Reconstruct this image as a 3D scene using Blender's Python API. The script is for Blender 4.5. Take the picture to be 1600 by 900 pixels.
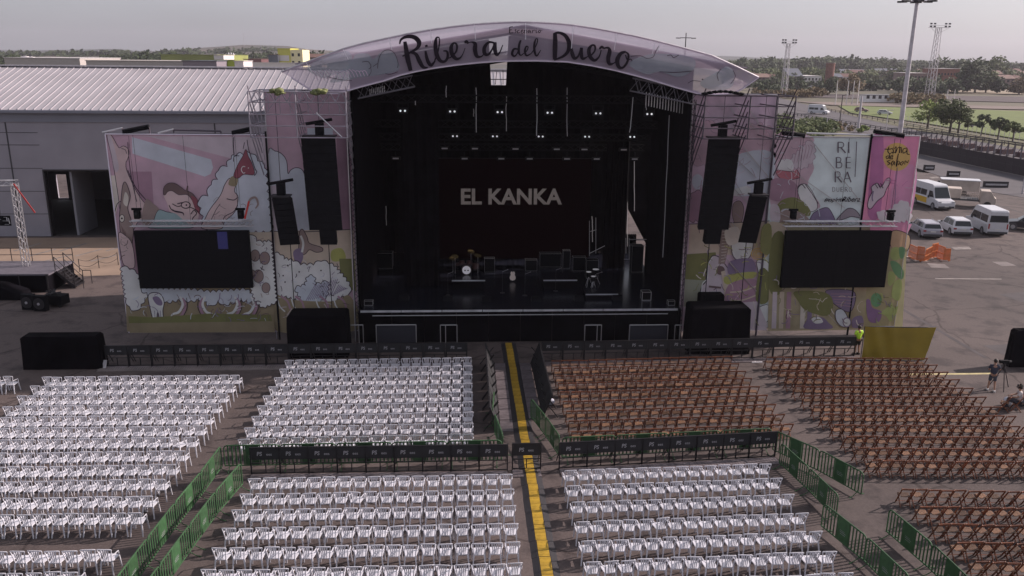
import bpy, math, random
import numpy as np
from mathutils import Vector, Matrix
random.seed(7)
R = math.radians
C = bpy.context.scene.collection
for o in list(bpy.data.objects): bpy.data.objects.remove(o)

# ---------------------------------------------------------------- camera
CAMH = 16.4; FPX = 1300.0; PITCH = math.atan(360/1300.0); ROLL = R(0.55); YAW = R(3.2)
_f = Vector((math.sin(YAW)*math.cos(PITCH), math.cos(YAW)*math.cos(PITCH), -math.sin(PITCH)))
_r0 = Vector((math.cos(YAW), -math.sin(YAW), 0)); _u0 = _r0.cross(_f)
_r = _r0*math.cos(ROLL)+_u0*math.sin(ROLL); _u = _u0*math.cos(ROLL)-_r0*math.sin(ROLL)
cam = bpy.data.cameras.new('camera'); co = bpy.data.objects.new('camera', cam); C.objects.link(co)
cam.sensor_width = 36; cam.lens = FPX/1600*36; cam.clip_start = 0.3; cam.clip_end = 30000
co.matrix_world = Matrix(((_r.x, _u.x, -_f.x, 0), (_r.y, _u.y, -_f.y, 0), (_r.z, _u.z, -_f.z, CAMH), (0, 0, 0, 1)))
bpy.context.scene.camera = co
# ---------------------------------------------------------------- world, sun, exposure
SUN_AZ = R(13)      # towards +X, this much behind the stage
SUN_EL = R(30)
w = bpy.data.worlds.new('World'); bpy.context.scene.world = w; w.use_nodes = True
nt = w.node_tree; nt.nodes.clear()
sk = nt.nodes.new('ShaderNodeTexSky'); sk.sky_type = 'NISHITA'; sk.sun_disc = False
sk.sun_elevation = SUN_EL; sk.sun_rotation = math.pi/2-SUN_AZ
sk.air_density = 1.0; sk.dust_density = 6.0; sk.ozone_density = 1.5; sk.altitude = 800
hs = nt.nodes.new('ShaderNodeHueSaturation'); hs.inputs['Saturation'].default_value = 0.45
mx = nt.nodes.new('ShaderNodeMix'); mx.data_type = 'RGBA'; mx.blend_type = 'MULTIPLY'; mx.inputs[0].default_value = 1.0
mx.inputs[7].default_value = (1.0, 1.0, 1.07, 1)
mc = nt.nodes.new('ShaderNodeMix'); mc.data_type = 'RGBA'; mc.inputs[0].default_value = 0.42; mc.inputs[7].default_value = (4.5, 4.5, 4.95, 1)   # even haze veil
tcw = nt.nodes.new('ShaderNodeTexCoord'); mpw = nt.nodes.new('ShaderNodeMapping'); mpw.inputs['Scale'].default_value = (1.2, 1.2, 5.0); nw = nt.nodes.new('ShaderNodeTexNoise'); nw.inputs['Scale'].default_value = 1.6; nw.inputs['Detail'].default_value = 5
mrw = nt.nodes.new('ShaderNodeMapRange'); mrw.inputs[1].default_value = 0.3; mrw.inputs[2].default_value = 0.7; mrw.inputs[3].default_value = 0.34; mrw.inputs[4].default_value = 0.56
nt.links.new(tcw.outputs['Generated'], mpw.inputs[0]); nt.links.new(mpw.outputs[0], nw.inputs['Vector']); nt.links.new(nw.outputs[0], mrw.inputs[0]); nt.links.new(mrw.outputs[0], mc.inputs[0])
bg = nt.nodes.new('ShaderNodeBackground'); bg.inputs[1].default_value = 0.108
ou = nt.nodes.new('ShaderNodeOutputWorld')
nt.links.new(sk.outputs[0], hs.inputs['Color']); nt.links.new(hs.outputs[0], mx.inputs[6])
nt.links.new(mx.outputs[2], mc.inputs[6]); nt.links.new(mc.outputs[2], bg.inputs[0]); nt.links.new(bg.outputs[0], ou.inputs[0])
sun = bpy.data.lights.new('sun', 'SUN'); sun.energy = 5.0; sun.angle = R(0.6); sun.color = (1.0, 0.86, 0.80)
so = bpy.data.objects.new('sun', sun); C.objects.link(so)
sd = Vector((math.cos(SUN_AZ)*math.cos(SUN_EL), math.sin(SUN_AZ)*math.cos(SUN_EL), math.sin(SUN_EL)))
so.rotation_euler = sd.to_track_quat('Z', 'Y').to_euler(); so.location = (60, 30, 60)
vs = bpy.context.scene.view_settings
vs.view_transform = 'Standard'; vs.look = 'None'; vs.gamma = 1; vs.exposure = 0.32

# ---------------------------------------------------------------- helpers
def ray(px, py): return _f+_r*((px-800)/FPX)-_u*((py-450)/FPX)
def G(px, py, z=0.0):
    """point of the plane at height z seen at photo position px, py"""
    d = ray(px, py); t = (z-CAMH)/d.z; return Vector((d.x*t, d.y*t, z))
def P(px, py, Y):
    """point of the upright plane at distance Y"""
    d = ray(px, py); t = Y/d.y; return Vector((d.x*t, Y, CAMH+d.z*t))

MATS = {}
def mat(name, col, rough=0.6, metal=0.0, vary=0.0, scale=3.0, emit=None, spec=0.5, col2=None, detail=4.0, coord='Object', rand=0.0, bump=0.0, trans=0.0, alpha=1.0):
    if name in MATS: return MATS[name]
    m = bpy.data.materials.new(name); m.use_nodes = True; n = m.node_tree.nodes; l = m.node_tree.links
    b = n['Principled BSDF']; b.inputs['Roughness'].default_value = rough; b.inputs['Metallic'].default_value = metal
    b.inputs['Specular IOR Level'].default_value = spec
    src = None
    if vary > 0 or col2:
        tc = n.new('ShaderNodeTexCoord'); no = n.new('ShaderNodeTexNoise'); no.inputs['Scale'].default_value = scale; no.inputs['Detail'].default_value = detail
        l.new(tc.outputs[coord], no.inputs['Vector'])
        cr = n.new('ShaderNodeValToRGB'); cr.color_ramp.elements[0].position = 0.32; cr.color_ramp.elements[1].position = 0.68
        a = [c*(1-vary) for c in col]; c2 = col2 if col2 else [min(1, c*(1+vary)) for c in col]
        cr.color_ramp.elements[0].color = (*a, 1); cr.color_ramp.elements[1].color = (*c2, 1)
        l.new(no.outputs[0], cr.inputs[0]); src = cr.outputs[0]
        if bump > 0:
            bp = n.new('ShaderNodeBump'); bp.inputs['Strength'].default_value = bump; bp.inputs['Distance'].default_value = 0.05
            l.new(no.outputs[0], bp.inputs['Height']); l.new(bp.outputs[0], b.inputs['Normal'])
    if rand > 0:
        oi = n.new('ShaderNodeObjectInfo'); mr = n.new('ShaderNodeMapRange'); mr.inputs[3].default_value = 1-rand; mr.inputs[4].default_value = 1+rand
        hv = n.new('ShaderNodeHueSaturation'); l.new(oi.outputs['Random'], mr.inputs[0]); l.new(mr.outputs[0], hv.inputs['Value'])
        if src: l.new(src, hv.inputs['Color'])
        else: hv.inputs['Color'].default_value = (*col, 1)
        src = hv.outputs[0]
    if src: l.new(src, b.inputs['Base Color'])
    else: b.inputs['Base Color'].default_value = (*col, 1)
    if emit: b.inputs['Emission Color'].default_value = (*col, 1); b.inputs['Emission Strength'].default_value = emit
    if trans > 0 or alpha < 1:
        out = n['Material Output']; tr = n.new('ShaderNodeBsdfTranslucent'); mi = n.new('ShaderNodeMixShader'); mi.inputs[0].default_value = trans
        if src: l.new(src, tr.inputs['Color'])
        else: tr.inputs['Color'].default_value = (*col, 1)
        l.new(b.outputs[0], mi.inputs[1]); l.new(tr.outputs[0], mi.inputs[2]); last = mi
        if alpha < 1:
            tp = n.new('ShaderNodeBsdfTransparent'); m2 = n.new('ShaderNodeMixShader'); m2.inputs[0].default_value = 1-alpha
            l.new(mi.outputs[0], m2.inputs[1]); l.new(tp.outputs[0], m2.inputs[2]); last = m2
        l.new(last.outputs[0], out.inputs['Surface'])
    m.diffuse_color = (*col, 1)
    MATS[name] = m; return m

class MB:
    def __init__(s): s.v = []; s.f = []; s.mi = []; s.k = 0
    def m(s, k): s.k = k; return s
    def add(s, vs_, fs):
        b = len(s.v); s.v += [tuple(p) for p in vs_]; s.f += [tuple(i+b for i in f) for f in fs]; s.mi += [s.k]*len(fs); return s
    def box(s, c, d, rz=0.0):
        x, y, z = d[0]/2, d[1]/2, d[2]/2; ca, sa = math.cos(rz), math.sin(rz)
        vs_ = []
        for k in (-1, 1):
            for i, j in ((-1, -1), (1, -1), (1, 1), (-1, 1)):
                a, b = i*x, j*y; vs_.append((c[0]+a*ca-b*sa, c[1]+a*sa+b*ca, c[2]+k*z))
        return s.add(vs_, [(3, 2, 1, 0), (4, 5, 6, 7), (0, 1, 5, 4), (1, 2, 6, 5), (2, 3, 7, 6), (3, 0, 4, 7)])
    def lohi(s, a, b): return s.box([(a[i]+b[i])/2 for i in range(3)], [abs(b[i]-a[i]) for i in range(3)])
    def tube(s, p0, p1, r, n=6, r2=None, caps=True):
        p0 = Vector(p0); p1 = Vector(p1); d = p1-p0
        if d.length < 1e-6: return s
        d.normalize(); a = d.orthogonal().normalized(); b = d.cross(a); r2 = r if r2 is None else r2
        vs_ = [p0+(a*math.cos(t)+b*math.sin(t))*r for t in [2*math.pi*i/n for i in range(n)]]+[p1+(a*math.cos(t)+b*math.sin(t))*r2 for t in [2*math.pi*i/n for i in range(n)]]
        fs = [(i, (i+1) % n, n+(i+1) % n, n+i) for i in range(n)]
        if caps: fs += [tuple(range(n-1, -1, -1)), tuple(range(n, 2*n))]
        return s.add(vs_, fs)
    def path(s, pts, r, n=6):
        for a, b in zip(pts[:-1], pts[1:]): s.tube(a, b, r, n)
        return s
    def bar(s, p0, p1, w_, h, w2=None, h2=None, side=None):
        p0 = Vector(p0); p1 = Vector(p1); d = (p1-p0).normalized()
        a = Vector(side) if side else (Vector((1, 0, 0)) if abs(d.x) < 0.8 else Vector((0, 1, 0)))
        a = (a-d*a.dot(d)).normalized(); b = d.cross(a); w2 = w2 or w_; h2 = h2 or h
        vs_ = [p0+a*i*w_/2+b*j*h/2 for i, j in ((-1, -1), (1, -1), (1, 1), (-1, 1))]+[p1+a*i*w2/2+b*j*h2/2 for i, j in ((-1, -1), (1, -1), (1, 1), (-1, 1))]
        return s.add(vs_, [(3, 2, 1, 0), (4, 5, 6, 7), (0, 1, 5, 4), (1, 2, 6, 5), (2, 3, 7, 6), (3, 0, 4, 7)])
    def prism(s, pts, d0, d1, ax='y'):
        n = len(pts)
        mk = {'y': lambda p, d: (p[0], d, p[1]), 'x': lambda p, d: (d, p[0], p[1]), 'z': lambda p, d: (p[0], p[1], d)}[ax]
        return s.add([mk(p, d0) for p in pts]+[mk(p, d1) for p in pts], [tuple(range(n)), tuple(range(2*n-1, n-1, -1))]+[(i, n+i, n+(i+1) % n, (i+1) % n) for i in range(n)])
    def disc(s, c, nrm, r, th, n=16, r2=None):
        c = Vector(c); nrm = Vector(nrm).normalized(); return s.tube(c-nrm*th/2, c+nrm*th/2, r, n, r2)
    def ball(s, c, r, n=8, sq=(1, 1, 1)):
        vs_ = []; fs = []; k = n//2
        for i in range(k+1):
            ph = math.pi*i/k
            for j in range(n):
                th = 2*math.pi*j/n; vs_.append((c[0]+r*sq[0]*math.sin(ph)*math.cos(th), c[1]+r*sq[1]*math.sin(ph)*math.sin(th), c[2]+r*sq[2]*math.cos(ph)))
        for i in range(k):
            for j in range(n): fs.append((i*n+j, (i+1)*n+j, (i+1)*n+(j+1) % n, i*n+(j+1) % n))
        return s.add(vs_, fs)
    def build(s, name, mats, parent=None, world=False, smooth=False, bevel=0.0):
        if world and parent is not None:
            rt = parent
            while rt.parent: rt = rt.parent
            ox, oy, oz = rt.location; vv = [(p[0]-ox, p[1]-oy, p[2]-oz) for p in s.v]
        else: vv = s.v
        me = bpy.data.meshes.new(name); me.from_pydata(vv, [], s.f)
        if not isinstance(mats, (list, tuple)): mats = [mats]
        for m_ in mats: me.materials.append(m_)
        if len(mats) > 1: me.polygons.foreach_set('material_index', s.mi)
        if smooth: me.polygons.foreach_set('use_smooth', [True]*len(me.polygons))
        me.update(); o = bpy.data.objects.new(name, me); C.objects.link(o)
        if parent is not None: o.parent = parent
        if bevel > 0:
            bm_ = o.modifiers.new('bevel', 'BEVEL'); bm_.width = bevel; bm_.segments = 2; bm_.limit_method = 'ANGLE'
        return o
def tag(o, label=None, cat=None, group=None, kind=None):
    if label: o['label'] = label
    if cat: o['category'] = cat
    if group: o['group'] = group
    if kind: o['kind'] = kind
    return o
def thing(name, label, cat, loc=(0, 0, 0), rz=0.0, group=None):
    o = bpy.data.objects.new(name, None); C.objects.link(o); o.empty_display_size = 0.3
    o.location = loc; o.rotation_euler = (0, 0, rz); return tag(o, label, cat, group)
def structure(o): o['kind'] = 'structure'; return o
KIDS = {}
def kids(o):
    if o.name not in KIDS: KIDS[o.name] = [c for c in bpy.data.objects if c.parent == o]
    return KIDS[o.name]
def dup(o, loc=None, rz=None, label=None, parent=None):
    c = o.copy(); C.objects.link(c)
    if parent is not None: c.parent = parent
    if loc is not None: c.location = loc
    if rz is not None: c.rotation_euler = (0, 0, rz)
    if label: c['label'] = label
    for ch in kids(o): dup(ch, parent=c)
    return c
ORD = 'zeroth first second third fourth fifth sixth seventh eighth ninth tenth eleventh twelfth thirteenth fourteenth fifteenth sixteenth seventeenth eighteenth nineteenth twentieth twenty-first twenty-second twenty-third twenty-fourth twenty-fifth twenty-sixth twenty-seventh twenty-eighth'.split()
def text_geo(body, size=1.0, shear=0.0, extrude=0.0, bold=0.0):
    cu = bpy.data.curves.new('t', 'FONT'); cu.body = body; cu.size = size; cu.shear = shear; cu.extrude = extrude; cu.align_x = 'CENTER'; cu.align_y = 'CENTER'; cu.offset = bold; cu.resolution_u = 3
    o = bpy.data.objects.new('t', cu); C.objects.link(o); dg = bpy.context.evaluated_depsgraph_get()
    me = bpy.data.meshes.new_from_object(o.evaluated_get(dg)); vv = [tuple(v.co) for v in me.vertices]; ff = [tuple(p.vertices) for p in me.polygons]
    bpy.data.objects.remove(o); bpy.data.curves.remove(cu); bpy.data.meshes.remove(me); return vv, ff
def add_text(mb, geo, fn): vv, ff = geo; mb.add([fn(v[0], v[1]) for v in vv], ff)

# ---------------------------------------------------------------- materials
M_white = mat('white_plastic', (0.57, 0.565, 0.615), 0.42, rand=0.07)
M_brown = mat('brown_wood', (0.165, 0.055, 0.026), 0.55, vary=0.25, scale=9, rand=0.3)
M_slat = mat('seat_wood', (0.18, 0.100, 0.060), 0.5, vary=0.35, scale=12, rand=0.5)
M_steel = mat('steel', (0.42, 0.41, 0.43), 0.45, 0.6, vary=0.15)
M_galv = mat('galvanised', (0.5, 0.47, 0.5), 0.5, 0.4, vary=0.15)
M_dark = mat('dark_steel', (0.025, 0.022, 0.026), 0.5, 0.3)
M_black = mat('black_paint', (0.005, 0.005, 0.007), 0.75, spec=0.12)
M_cloth = mat('black_cloth', (0.004, 0.0035, 0.005), 0.95, vary=0.5, scale=1.2, spec=0.04)
M_glass = mat('glass', (0.02, 0.025, 0.03), 0.08)
M_tyre = mat('tyre', (0.02, 0.02, 0.02), 0.8)
M_rim = mat('rim', (0.35, 0.35, 0.37), 0.35, 0.7)
M_greenp = mat('green_paint', (0.027, 0.082, 0.029), 0.65, vary=0.25, scale=5, rand=0.2)
M_yellow = mat('yellow_plastic', (0.36, 0.225, 0.025), 0.5, vary=0.22, scale=4, rand=0.1)
M_rubber = mat('rubber', (0.018, 0.017, 0.02), 0.7)
M_letter = mat('white_print', (0.62, 0.6, 0.62), 0.6)
M_led = mat('led_face', (0.004, 0.004, 0.006), 0.6, spec=0.12)

# ---------------------------------------------------------------- ground and setting
def ground_mat():
    m = bpy.data.materials.new('asphalt'); m.use_nodes = True; n = m.node_tree.nodes; l = m.node_tree.links; b = n['Principled BSDF']
    b.inputs['Roughness'].default_value = 0.85; b.inputs['Specular IOR Level'].default_value = 0.25
    tc = n.new('ShaderNodeTexCoord')
    def noise(sc, de, rough=0.55):
        x = n.new('ShaderNodeTexNoise'); x.inputs['Scale'].default_value = sc; x.inputs['Detail'].default_value = de; x.inputs['Roughness'].default_value = rough; l.new(tc.outputs['Object'], x.inputs['Vector']); return x.outputs[0]
    def ramp(src, p0, c0, p1, c1):
        r_ = n.new('ShaderNodeValToRGB'); r_.color_ramp.elements[0].position = p0; r_.color_ramp.elements[0].color = (*c0, 1); r_.color_ramp.elements[1].position = p1; r_.color_ramp.elements[1].color = (*c1, 1); l.new(src, r_.inputs[0]); return r_.outputs[0]
    def mix(a, b_, f, mode='MIX'):
        x = n.new('ShaderNodeMix'); x.data_type = 'RGBA'; x.blend_type = mode
        if isinstance(f, float): x.inputs[0].default_value = f
        else: l.new(f, x.inputs[0])
        l.new(a, x.inputs[6]); l.new(b_, x.inputs[7]); return x.outputs[2]
    base = ramp(noise(0.06, 5), 0.3, (0.074, 0.059, 0.057), 0.7, (0.114, 0.089, 0.084))
    fine = ramp(noise(9.0, 6, 0.7), 0.25, (0.72, 0.72, 0.72), 0.75, (1.22, 1.22, 1.22))
    stain = ramp(noise(0.55, 4, 0.65), 0.36, (0.60, 0.60, 0.63), 0.50, (1.02, 1.02, 1.02))
    c = mix(mix(base, fine, 1.0, 'MULTIPLY'), stain, 1.0, 'MULTIPLY')
    vo = n.new('ShaderNodeTexVoronoi'); vo.feature = 'DISTANCE_TO_EDGE'; vo.inputs['Scale'].default_value = 0.11
    wp = n.new('ShaderNodeVectorMath'); wp.operation = 'ADD'; nz = n.new('ShaderNodeTexNoise'); nz.inputs['Scale'].default_value = 0.5; l.new(tc.outputs['Object'], nz.inputs['Vector'])
    l.new(tc.outputs['Object'], wp.inputs[0]); l.new(nz.outputs['Color'], wp.inputs[1]); l.new(wp.outputs[0], vo.inputs['Vector'])
    crack = ramp(vo.outputs[0], 0.003, (0.55, 0.53, 0.53), 0.008, (1, 1, 1))
    c = mix(c, crack, 1.0, 'MULTIPLY'); l.new(c, b.inputs['Base Color'])
    bp = n.new('ShaderNodeBump'); bp.inputs['Strength'].default_value = 0.25; bp.inputs['Distance'].default_value = 0.02
    l.new(noise(30, 3), bp.inputs['Height']); l.new(bp.outputs[0], b.inputs['Normal']); return m
M_asph = ground_mat()
M_field = mat('dry_land', (0.13, 0.10, 0.065), 0.95, scale=0.006, col2=(0.065, 0.07, 0.045), detail=8)
M_road = mat('road', (0.070, 0.062, 0.070), 0.9, vary=0.18, scale=0.3)
M_grass = mat('grass', (0.105, 0.135, 0.028), 0.95, vary=0.14, scale=0.12)
M_verge = mat('verge', (0.13, 0.11, 0.06), 0.95, scale=0.25, col2=(0.07, 0.075, 0.035), detail=6)
M_track = mat('dirt', (0.15, 0.115, 0.10), 0.95, vary=0.2, scale=0.05)

g = MB(); g.add([(-9000, -200, -0.35), (9000, -200, -0.35), (9000, 16000, -0.35), (-9000, 16000, -0.35)], [(0, 1, 2, 3)])
structure(g.build('terrain', M_field))
g = MB(); lot = [(-160, -60), (120, -60), (120, 75), (98, 97), (70, 124), (40, 150), (10, 170), (-160, 170)]
g.prism(lot, -0.3, 0.0, 'z'); structure(g.build('ground', M_asph))
def strip(name, pts, z, m, t=0.05):
    g = MB(); g.prism([(p.x, p.y) for p in pts], z-t, z, 'z'); return structure(g.build(name, m))
Z0 = -0.2
# road beyond the parking, verge, track, sports field
strip('verge', [G(1130, 215), G(1150, 150), G(1700, 235), G(1700, 330), G(1440, 232)], -0.10, M_verge)
strip('service_road', [G(1420, 236), G(1720, 292), G(1720, 330), G(1530, 297), G(1430, 262)], 0.03, M_road, 0.02)
strip('road', [G(1150, 152), G(1215, 152), G(1395, 196), G(1620, 243), G(1640, 262), G(1380, 215), G(1150, 180)], -0.06, M_road)
strip('road', [G(1150, 153), G(1180, 151), G(1440, 205), G(1700, 252), G(1700, 262)], -0.02, M_road)
strip('grass_field', [G(1310, 164.5), G(1700, 176), G(1700, 232), G(1590, 216), G(1440, 191), G(1330, 176)], -0.08, M_grass)
strip('path', [G(1240, 158), G(1700, 168.5), G(1700, 173), G(1300, 164)], -0.05, M_track)
strip('path', [G(1240, 146), G(1700, 152), G(1700, 162), G(1240, 151)], -0.09, mat('brown_soil', (0.055, 0.038, 0.040), 0.95, vary=0.2, scale=0.05))
strip('field', [G(1330, 128), G(1700, 142), G(1700, 149), G(1480, 145), G(1330, 137)], -0.07, mat('stubble', (0.22, 0.175, 0.12), 0.95, vary=0.15, scale=0.01))
strip('field', [G(1180, 139), G(1260, 139), G(1260, 144), G(1180, 144)], -0.07, MATS['stubble'])
strip('field', [G(1185, 121), G(1215, 121), G(1215, 126), G(1185, 126)], -0.07, MATS['stubble'])
# painted marks and patches on the car park
M_mark = mat('worn_marking', (0.19, 0.165, 0.155), 0.9, vary=0.3, scale=2)
def patch(name, pxs, m, z=0.006, label=None):
    g = MB(); g.add([(p.x, p.y, z) for p in [G(*q) for q in pxs]], [tuple(range(len(pxs)))]); return structure(g.build(name, m))
M_patch = mat('asphalt_patch', (0.055, 0.045, 0.048), 0.9, vary=0.25, scale=0.8)
M_pale = mat('concrete_patch', (0.155, 0.13, 0.125), 0.9, vary=0.25, scale=0.9)
M_tan = mat('tan_concrete', (0.25, 0.18, 0.135), 0.9, vary=0.16, scale=0.25, detail=7)
patch('pavement', [(-80, 372), (-80, 436), (120, 432), (300, 425), (520, 420), (520, 365), (180, 371)], M_tan)
patch('road_marking', [(1461, 434.6), (1565, 435.4), (1565, 437), (1461, 436)], M_mark)
patch('road_marking', [(1486, 386), (1514, 385.5), (1518, 389.5), (1492, 390)], M_mark)
patch('ground_patch', [(1448, 411), (1476, 413), (1484, 419), (1455, 418)], M_pale)
patch('ground_patch', [(1550, 409), (1572, 409), (1588, 415), (1566, 416)], M_pale)
patch('ground_patch', [(1400, 479), (1404, 478), (1545, 560), (1538, 560)], M_patch)
patch('ground_patch', [(1430, 281), (1433, 281), (1640, 345), (1640, 347)], M_patch)
patch('ground_patch', [(1536, 540), (1590, 537), (1640, 560), (1570, 556)], M_patch)
patch('ground_patch', [(1560, 460), (1600, 456), (1700, 480), (1640, 486)], M_patch)
patch('road_marking', [(1432, 285), (1446, 284), (1450, 286), (1436, 287)], M_mark)
patch('road_marking', [(1452, 277), (1464, 276), (1468, 278), (1456, 279)], M_mark)
patch('road_marking', [(1445, 243), (1720, 300), (1720, 301.6), (1445, 244)], M_mark, 0.045)
for k in range(8):
    x = 20+k*24; patch('road_marking', [(x, 392+k % 3*8), (x+42, 380+k % 3*9), (x+45, 380.6+k % 3*9), (x+3, 392.8+k % 3*8)], M_mark, 0.012)
# hills and horizon
def hill(name, pts, Y, depth, m):
    """ridge line given as photo points at distance Y, falling away in front and behind"""
    g = MB(); top = [P(px, py, Y) for px, py in pts]; n = len(top)
    fr = [Vector((t.x*(Y-depth)/Y, Y-depth, -0.4)) for t in top]; bk = [Vector((t.x, Y+depth, -0.4)) for t in top]
    mid = [Vector((t.x*(Y-depth*0.5)/Y, Y-depth*0.5, max(0.0, t.z*0.55+random.uniform(-2, 2)))) for t in top]
    g.add(fr+mid+top+bk, [(k*n+i, k*n+i+1, (k+1)*n+i+1, (k+1)*n+i) for k in range(3) for i in range(n-1)])
    return structure(g.build(name, m, smooth=True))
M_hill = mat('hillside', (0.030, 0.038, 0.028), 0.95, scale=0.010, col2=(0.10, 0.075, 0.06), detail=9)
M_hill2 = mat('hillside_dark', (0.028, 0.036, 0.032), 0.95, vary=0.5, scale=0.008, detail=8)
hill('hills', [(-300, 80), (-60, 79), (0, 78), (45, 79), (90, 78), (150, 77), (160, 76.5), (187, 76.5), (200, 79), (240, 80), (300, 78)], 2600, 700, M_hill2)
hill('hills', [(180, 84), (230, 82), (262, 78.5), (300, 75.5), (340, 73), (380, 70), (420, 71), (450, 72), (480, 77), (530, 80), (620, 84), (800, 86)], 1700, 600, M_hill)
hill('hills', [(-300, 84), (0, 83.5), (100, 83), (200, 84), (300, 84)], 1300, 350, M_hill)
hill('hills', [(900, 90), (1040, 87), (1110, 87), (1150, 88), (1200, 91), (1300, 92), (1420, 94), (1600, 98), (1800, 100), (2000, 104)], 2300, 700, M_hill2)
hill('hills', [(1040, 96), (1120, 94), (1180, 93), (1230, 92), (1300, 90), (1350, 92), (1450, 96), (1600, 99), (1900, 106)], 1250, 300, M_hill2)

# ---------------------------------------------------------------- warehouse on the left
M_wall = mat('cladding', (0.28, 0.265, 0.305), 0.55, 0.0, vary=0.08, scale=0.4)
M_fasc = mat('cladding_fascia', (0.20, 0.205, 0.25), 0.5, 0.0, vary=0.06, scale=0.4)
M_roof = mat('roof_sheet', (0.36, 0.335, 0.36), 0.5, 0.0, vary=0.07, scale=0.35)
M_in = mat('interior_dark', (0.03, 0.028, 0.03), 0.8)
wh = thing('warehouse', 'long grey metal warehouse with a pale ribbed roof behind the stage', 'warehouse', (-38, 78, 0))
X0, X1, YF, YR, YB = -78.0, 7.0, 78.0, 88.5, 99.0; ZE, ZR = 11.65, 15.0
dx0, dx1, dz = -38.4, -30.5, 6.05
g = MB().m(0)
for a, b in ((X0, dx0), (dx1, X1)): g.lohi((a, YF, 0), (b, YF+0.25, 10.45))
g.lohi((dx0, YF, dz), (dx1, YF+0.25, 10.45))
g.m(1).lohi((X0, YF-0.12, 10.45), (X1, YF+0.25, ZE-0.12))
ox0, ox1, oz = P(90, 285, YB).x, P(106, 285, YB).x, P(98, 272, YB).z
g.m(0).lohi((X0, YB-0.25, 0), (ox0, YB, ZE)); g.lohi((ox1, YB-0.25, 0), (X1, YB, ZE)); g.lohi((ox0, YB-0.25, oz), (ox1, YB, ZE)); g.lohi((ox0, YB-0.25, 0), (ox1, YB, P(98, 309, YB).z))
for X in (X0, X1-0.25): g.prism([(YF+0.25, 0), (YB-0.25, 0), (YB-0.25, ZE), (YR, ZR-0.1), (YF+0.25, ZE)], X, X+0.25, 'x')
g.build('wall', [M_wall, M_fasc], wh, True)
g = MB()
for z in (2.1, 4.2, 6.3, 8.4, 9.5): 
    for a, b in ((X0, dx0-0.1), (dx1+0.1, X1)): g.lohi((a, YF-0.015, z-0.025), (b, YF-0.002, z+0.025))
for x in [X0+9.2*k for k in range(10)]:
    if not dx0-0.2 < x < dx1+0.2: g.lohi((x-0.06, YF-0.03, 0), (x+0.06, YF-0.017, 10.4))
g.build('panel_seam', mat('seam', (0.05, 0.05, 0.058), 0.7), wh, True)
g = MB().m(0)
g.lohi((dx0-0.15, YF-0.06, 0), (dx0, YF+0.5, dz)); g.lohi((dx1, YF-0.06, 0), (dx1+0.15, YF+0.5, dz)); g.lohi((dx0-0.15, YF-0.06, dz), (dx1+0.15, YF+0.5, dz+0.15))
g.build('door_frame', M_dark, wh, True)
g = MB(); g.lohi((dx0+2.05, YF+0.3, 0.03), (dx0+2.25, YF+4.4, dz-0.1)); g.build('door', mat('door_leaf', (0.2, 0.2, 0.23), 0.5), wh, True)
g = MB(); g.lohi((-34.4, YF+4, 0.02), (dx1+0.5, YF+4.3, dz)); g.build('partition', M_in, wh, True)
g = MB(); g.lohi((X0, YF+0.3, 0.01), (X1, YB-0.3, 0.03)); g.build('floor', M_in, wh, True)
g = MB()
g.prism([(YF-0.45, ZE-0.22), (YR, ZR), (YB+0.45, ZE-0.22), (YB+0.45, ZE-0.12), (YR, ZR+0.12), (YF-0.45, ZE-0.12)], X0-0.3, X1+0.3, 'x')
x = X0-0.1
while x < X1+0.2:
    for a, b in ((YF-0.44, YR), (YB+0.44, YR)):
        g.bar((x, a, ZE-0.08), (x, b, ZR+0.14), 0.055, 0.075)
    x += 0.71
g.build('roof', M_roof, wh, True)
g = MB(); g.lohi((X0-0.3, YR-0.35, ZR+0.14), (X1+0.3, YR+0.35, ZR+0.26)); g.build('ridge_cap', M_galv, wh, True)
g = MB(); g.lohi((X0-0.3, YF-0.62, ZE-0.38), (X1+0.3, YF-0.46, ZE-0.16)); g.build('gutter', M_fasc, wh, True)

# ---------------------------------------------------------------- far buildings
def far_box(name, label, cat, px0, px1, pytop, Y, depth, wallm, roofm=None, slope=0.0, win=None, rz=0, stripes=None, zb=0.0):
    a = P(px0, pytop, Y); b = P(px1, pytop, Y); zt = (a.z+b.z)/2; cx = (a.x+b.x)/2; W = b.x-a.x
    t = thing(name, label, cat, (cx, Y, 0), rz)
    g = MB(); g.lohi((-W/2, 0, zb), (W/2, depth, zt-slope-0.15)); g.build('wall', wallm, t)
    g = MB()
    if slope > 0: g.prism([(-W/2-0.3, zt-slope-0.15), (W/2+0.3, zt-slope-0.15), (0, zt)], -0.3, depth+0.3, 'y') if slope > 0 and roofm == 'gable_x' else g.prism([(-0.4, zt-slope-0.15), (depth+0.4, zt-slope-0.15), (depth/2, zt)], -W/2-0.3, W/2+0.3, 'x')
    else: g.lohi((-W/2-0.2, -0.2, zt-0.15), (W/2+0.2, depth+0.2, zt))
    g.build('roof', roofm if not isinstance(roofm, str) and roofm else M_roof, t)
    if win:
        n, rows, m_ = win
        for r_ in range(rows):
            for k in range(n):
                x = -W/2+W*(k+0.5)/n; z = (zt-slope)*(0.72-0.42*r_)
                if z < 0.6: continue
                MB().box((x, -0.03, z), (W/n*0.5, 0.06, min(1.4, W/n*0.7))).build('window', m_, t)
    return t
M_cream = mat('cream_wall', (0.40, 0.36, 0.34), 0.8, vary=0.08)
M_palew = mat('pale_wall', (0.62, 0.58, 0.58), 0.8, vary=0.06)
M_ylw = mat('yellow_facade', (0.52, 0.50, 0.10), 0.7, vary=0.06)
M_ylw2 = mat('cream_facade', (0.75, 0.68, 0.42), 0.7, vary=0.05)
M_olive = mat('olive_facade', (0.24, 0.26, 0.07), 0.8, vary=0.15, scale=0.1)
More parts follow.
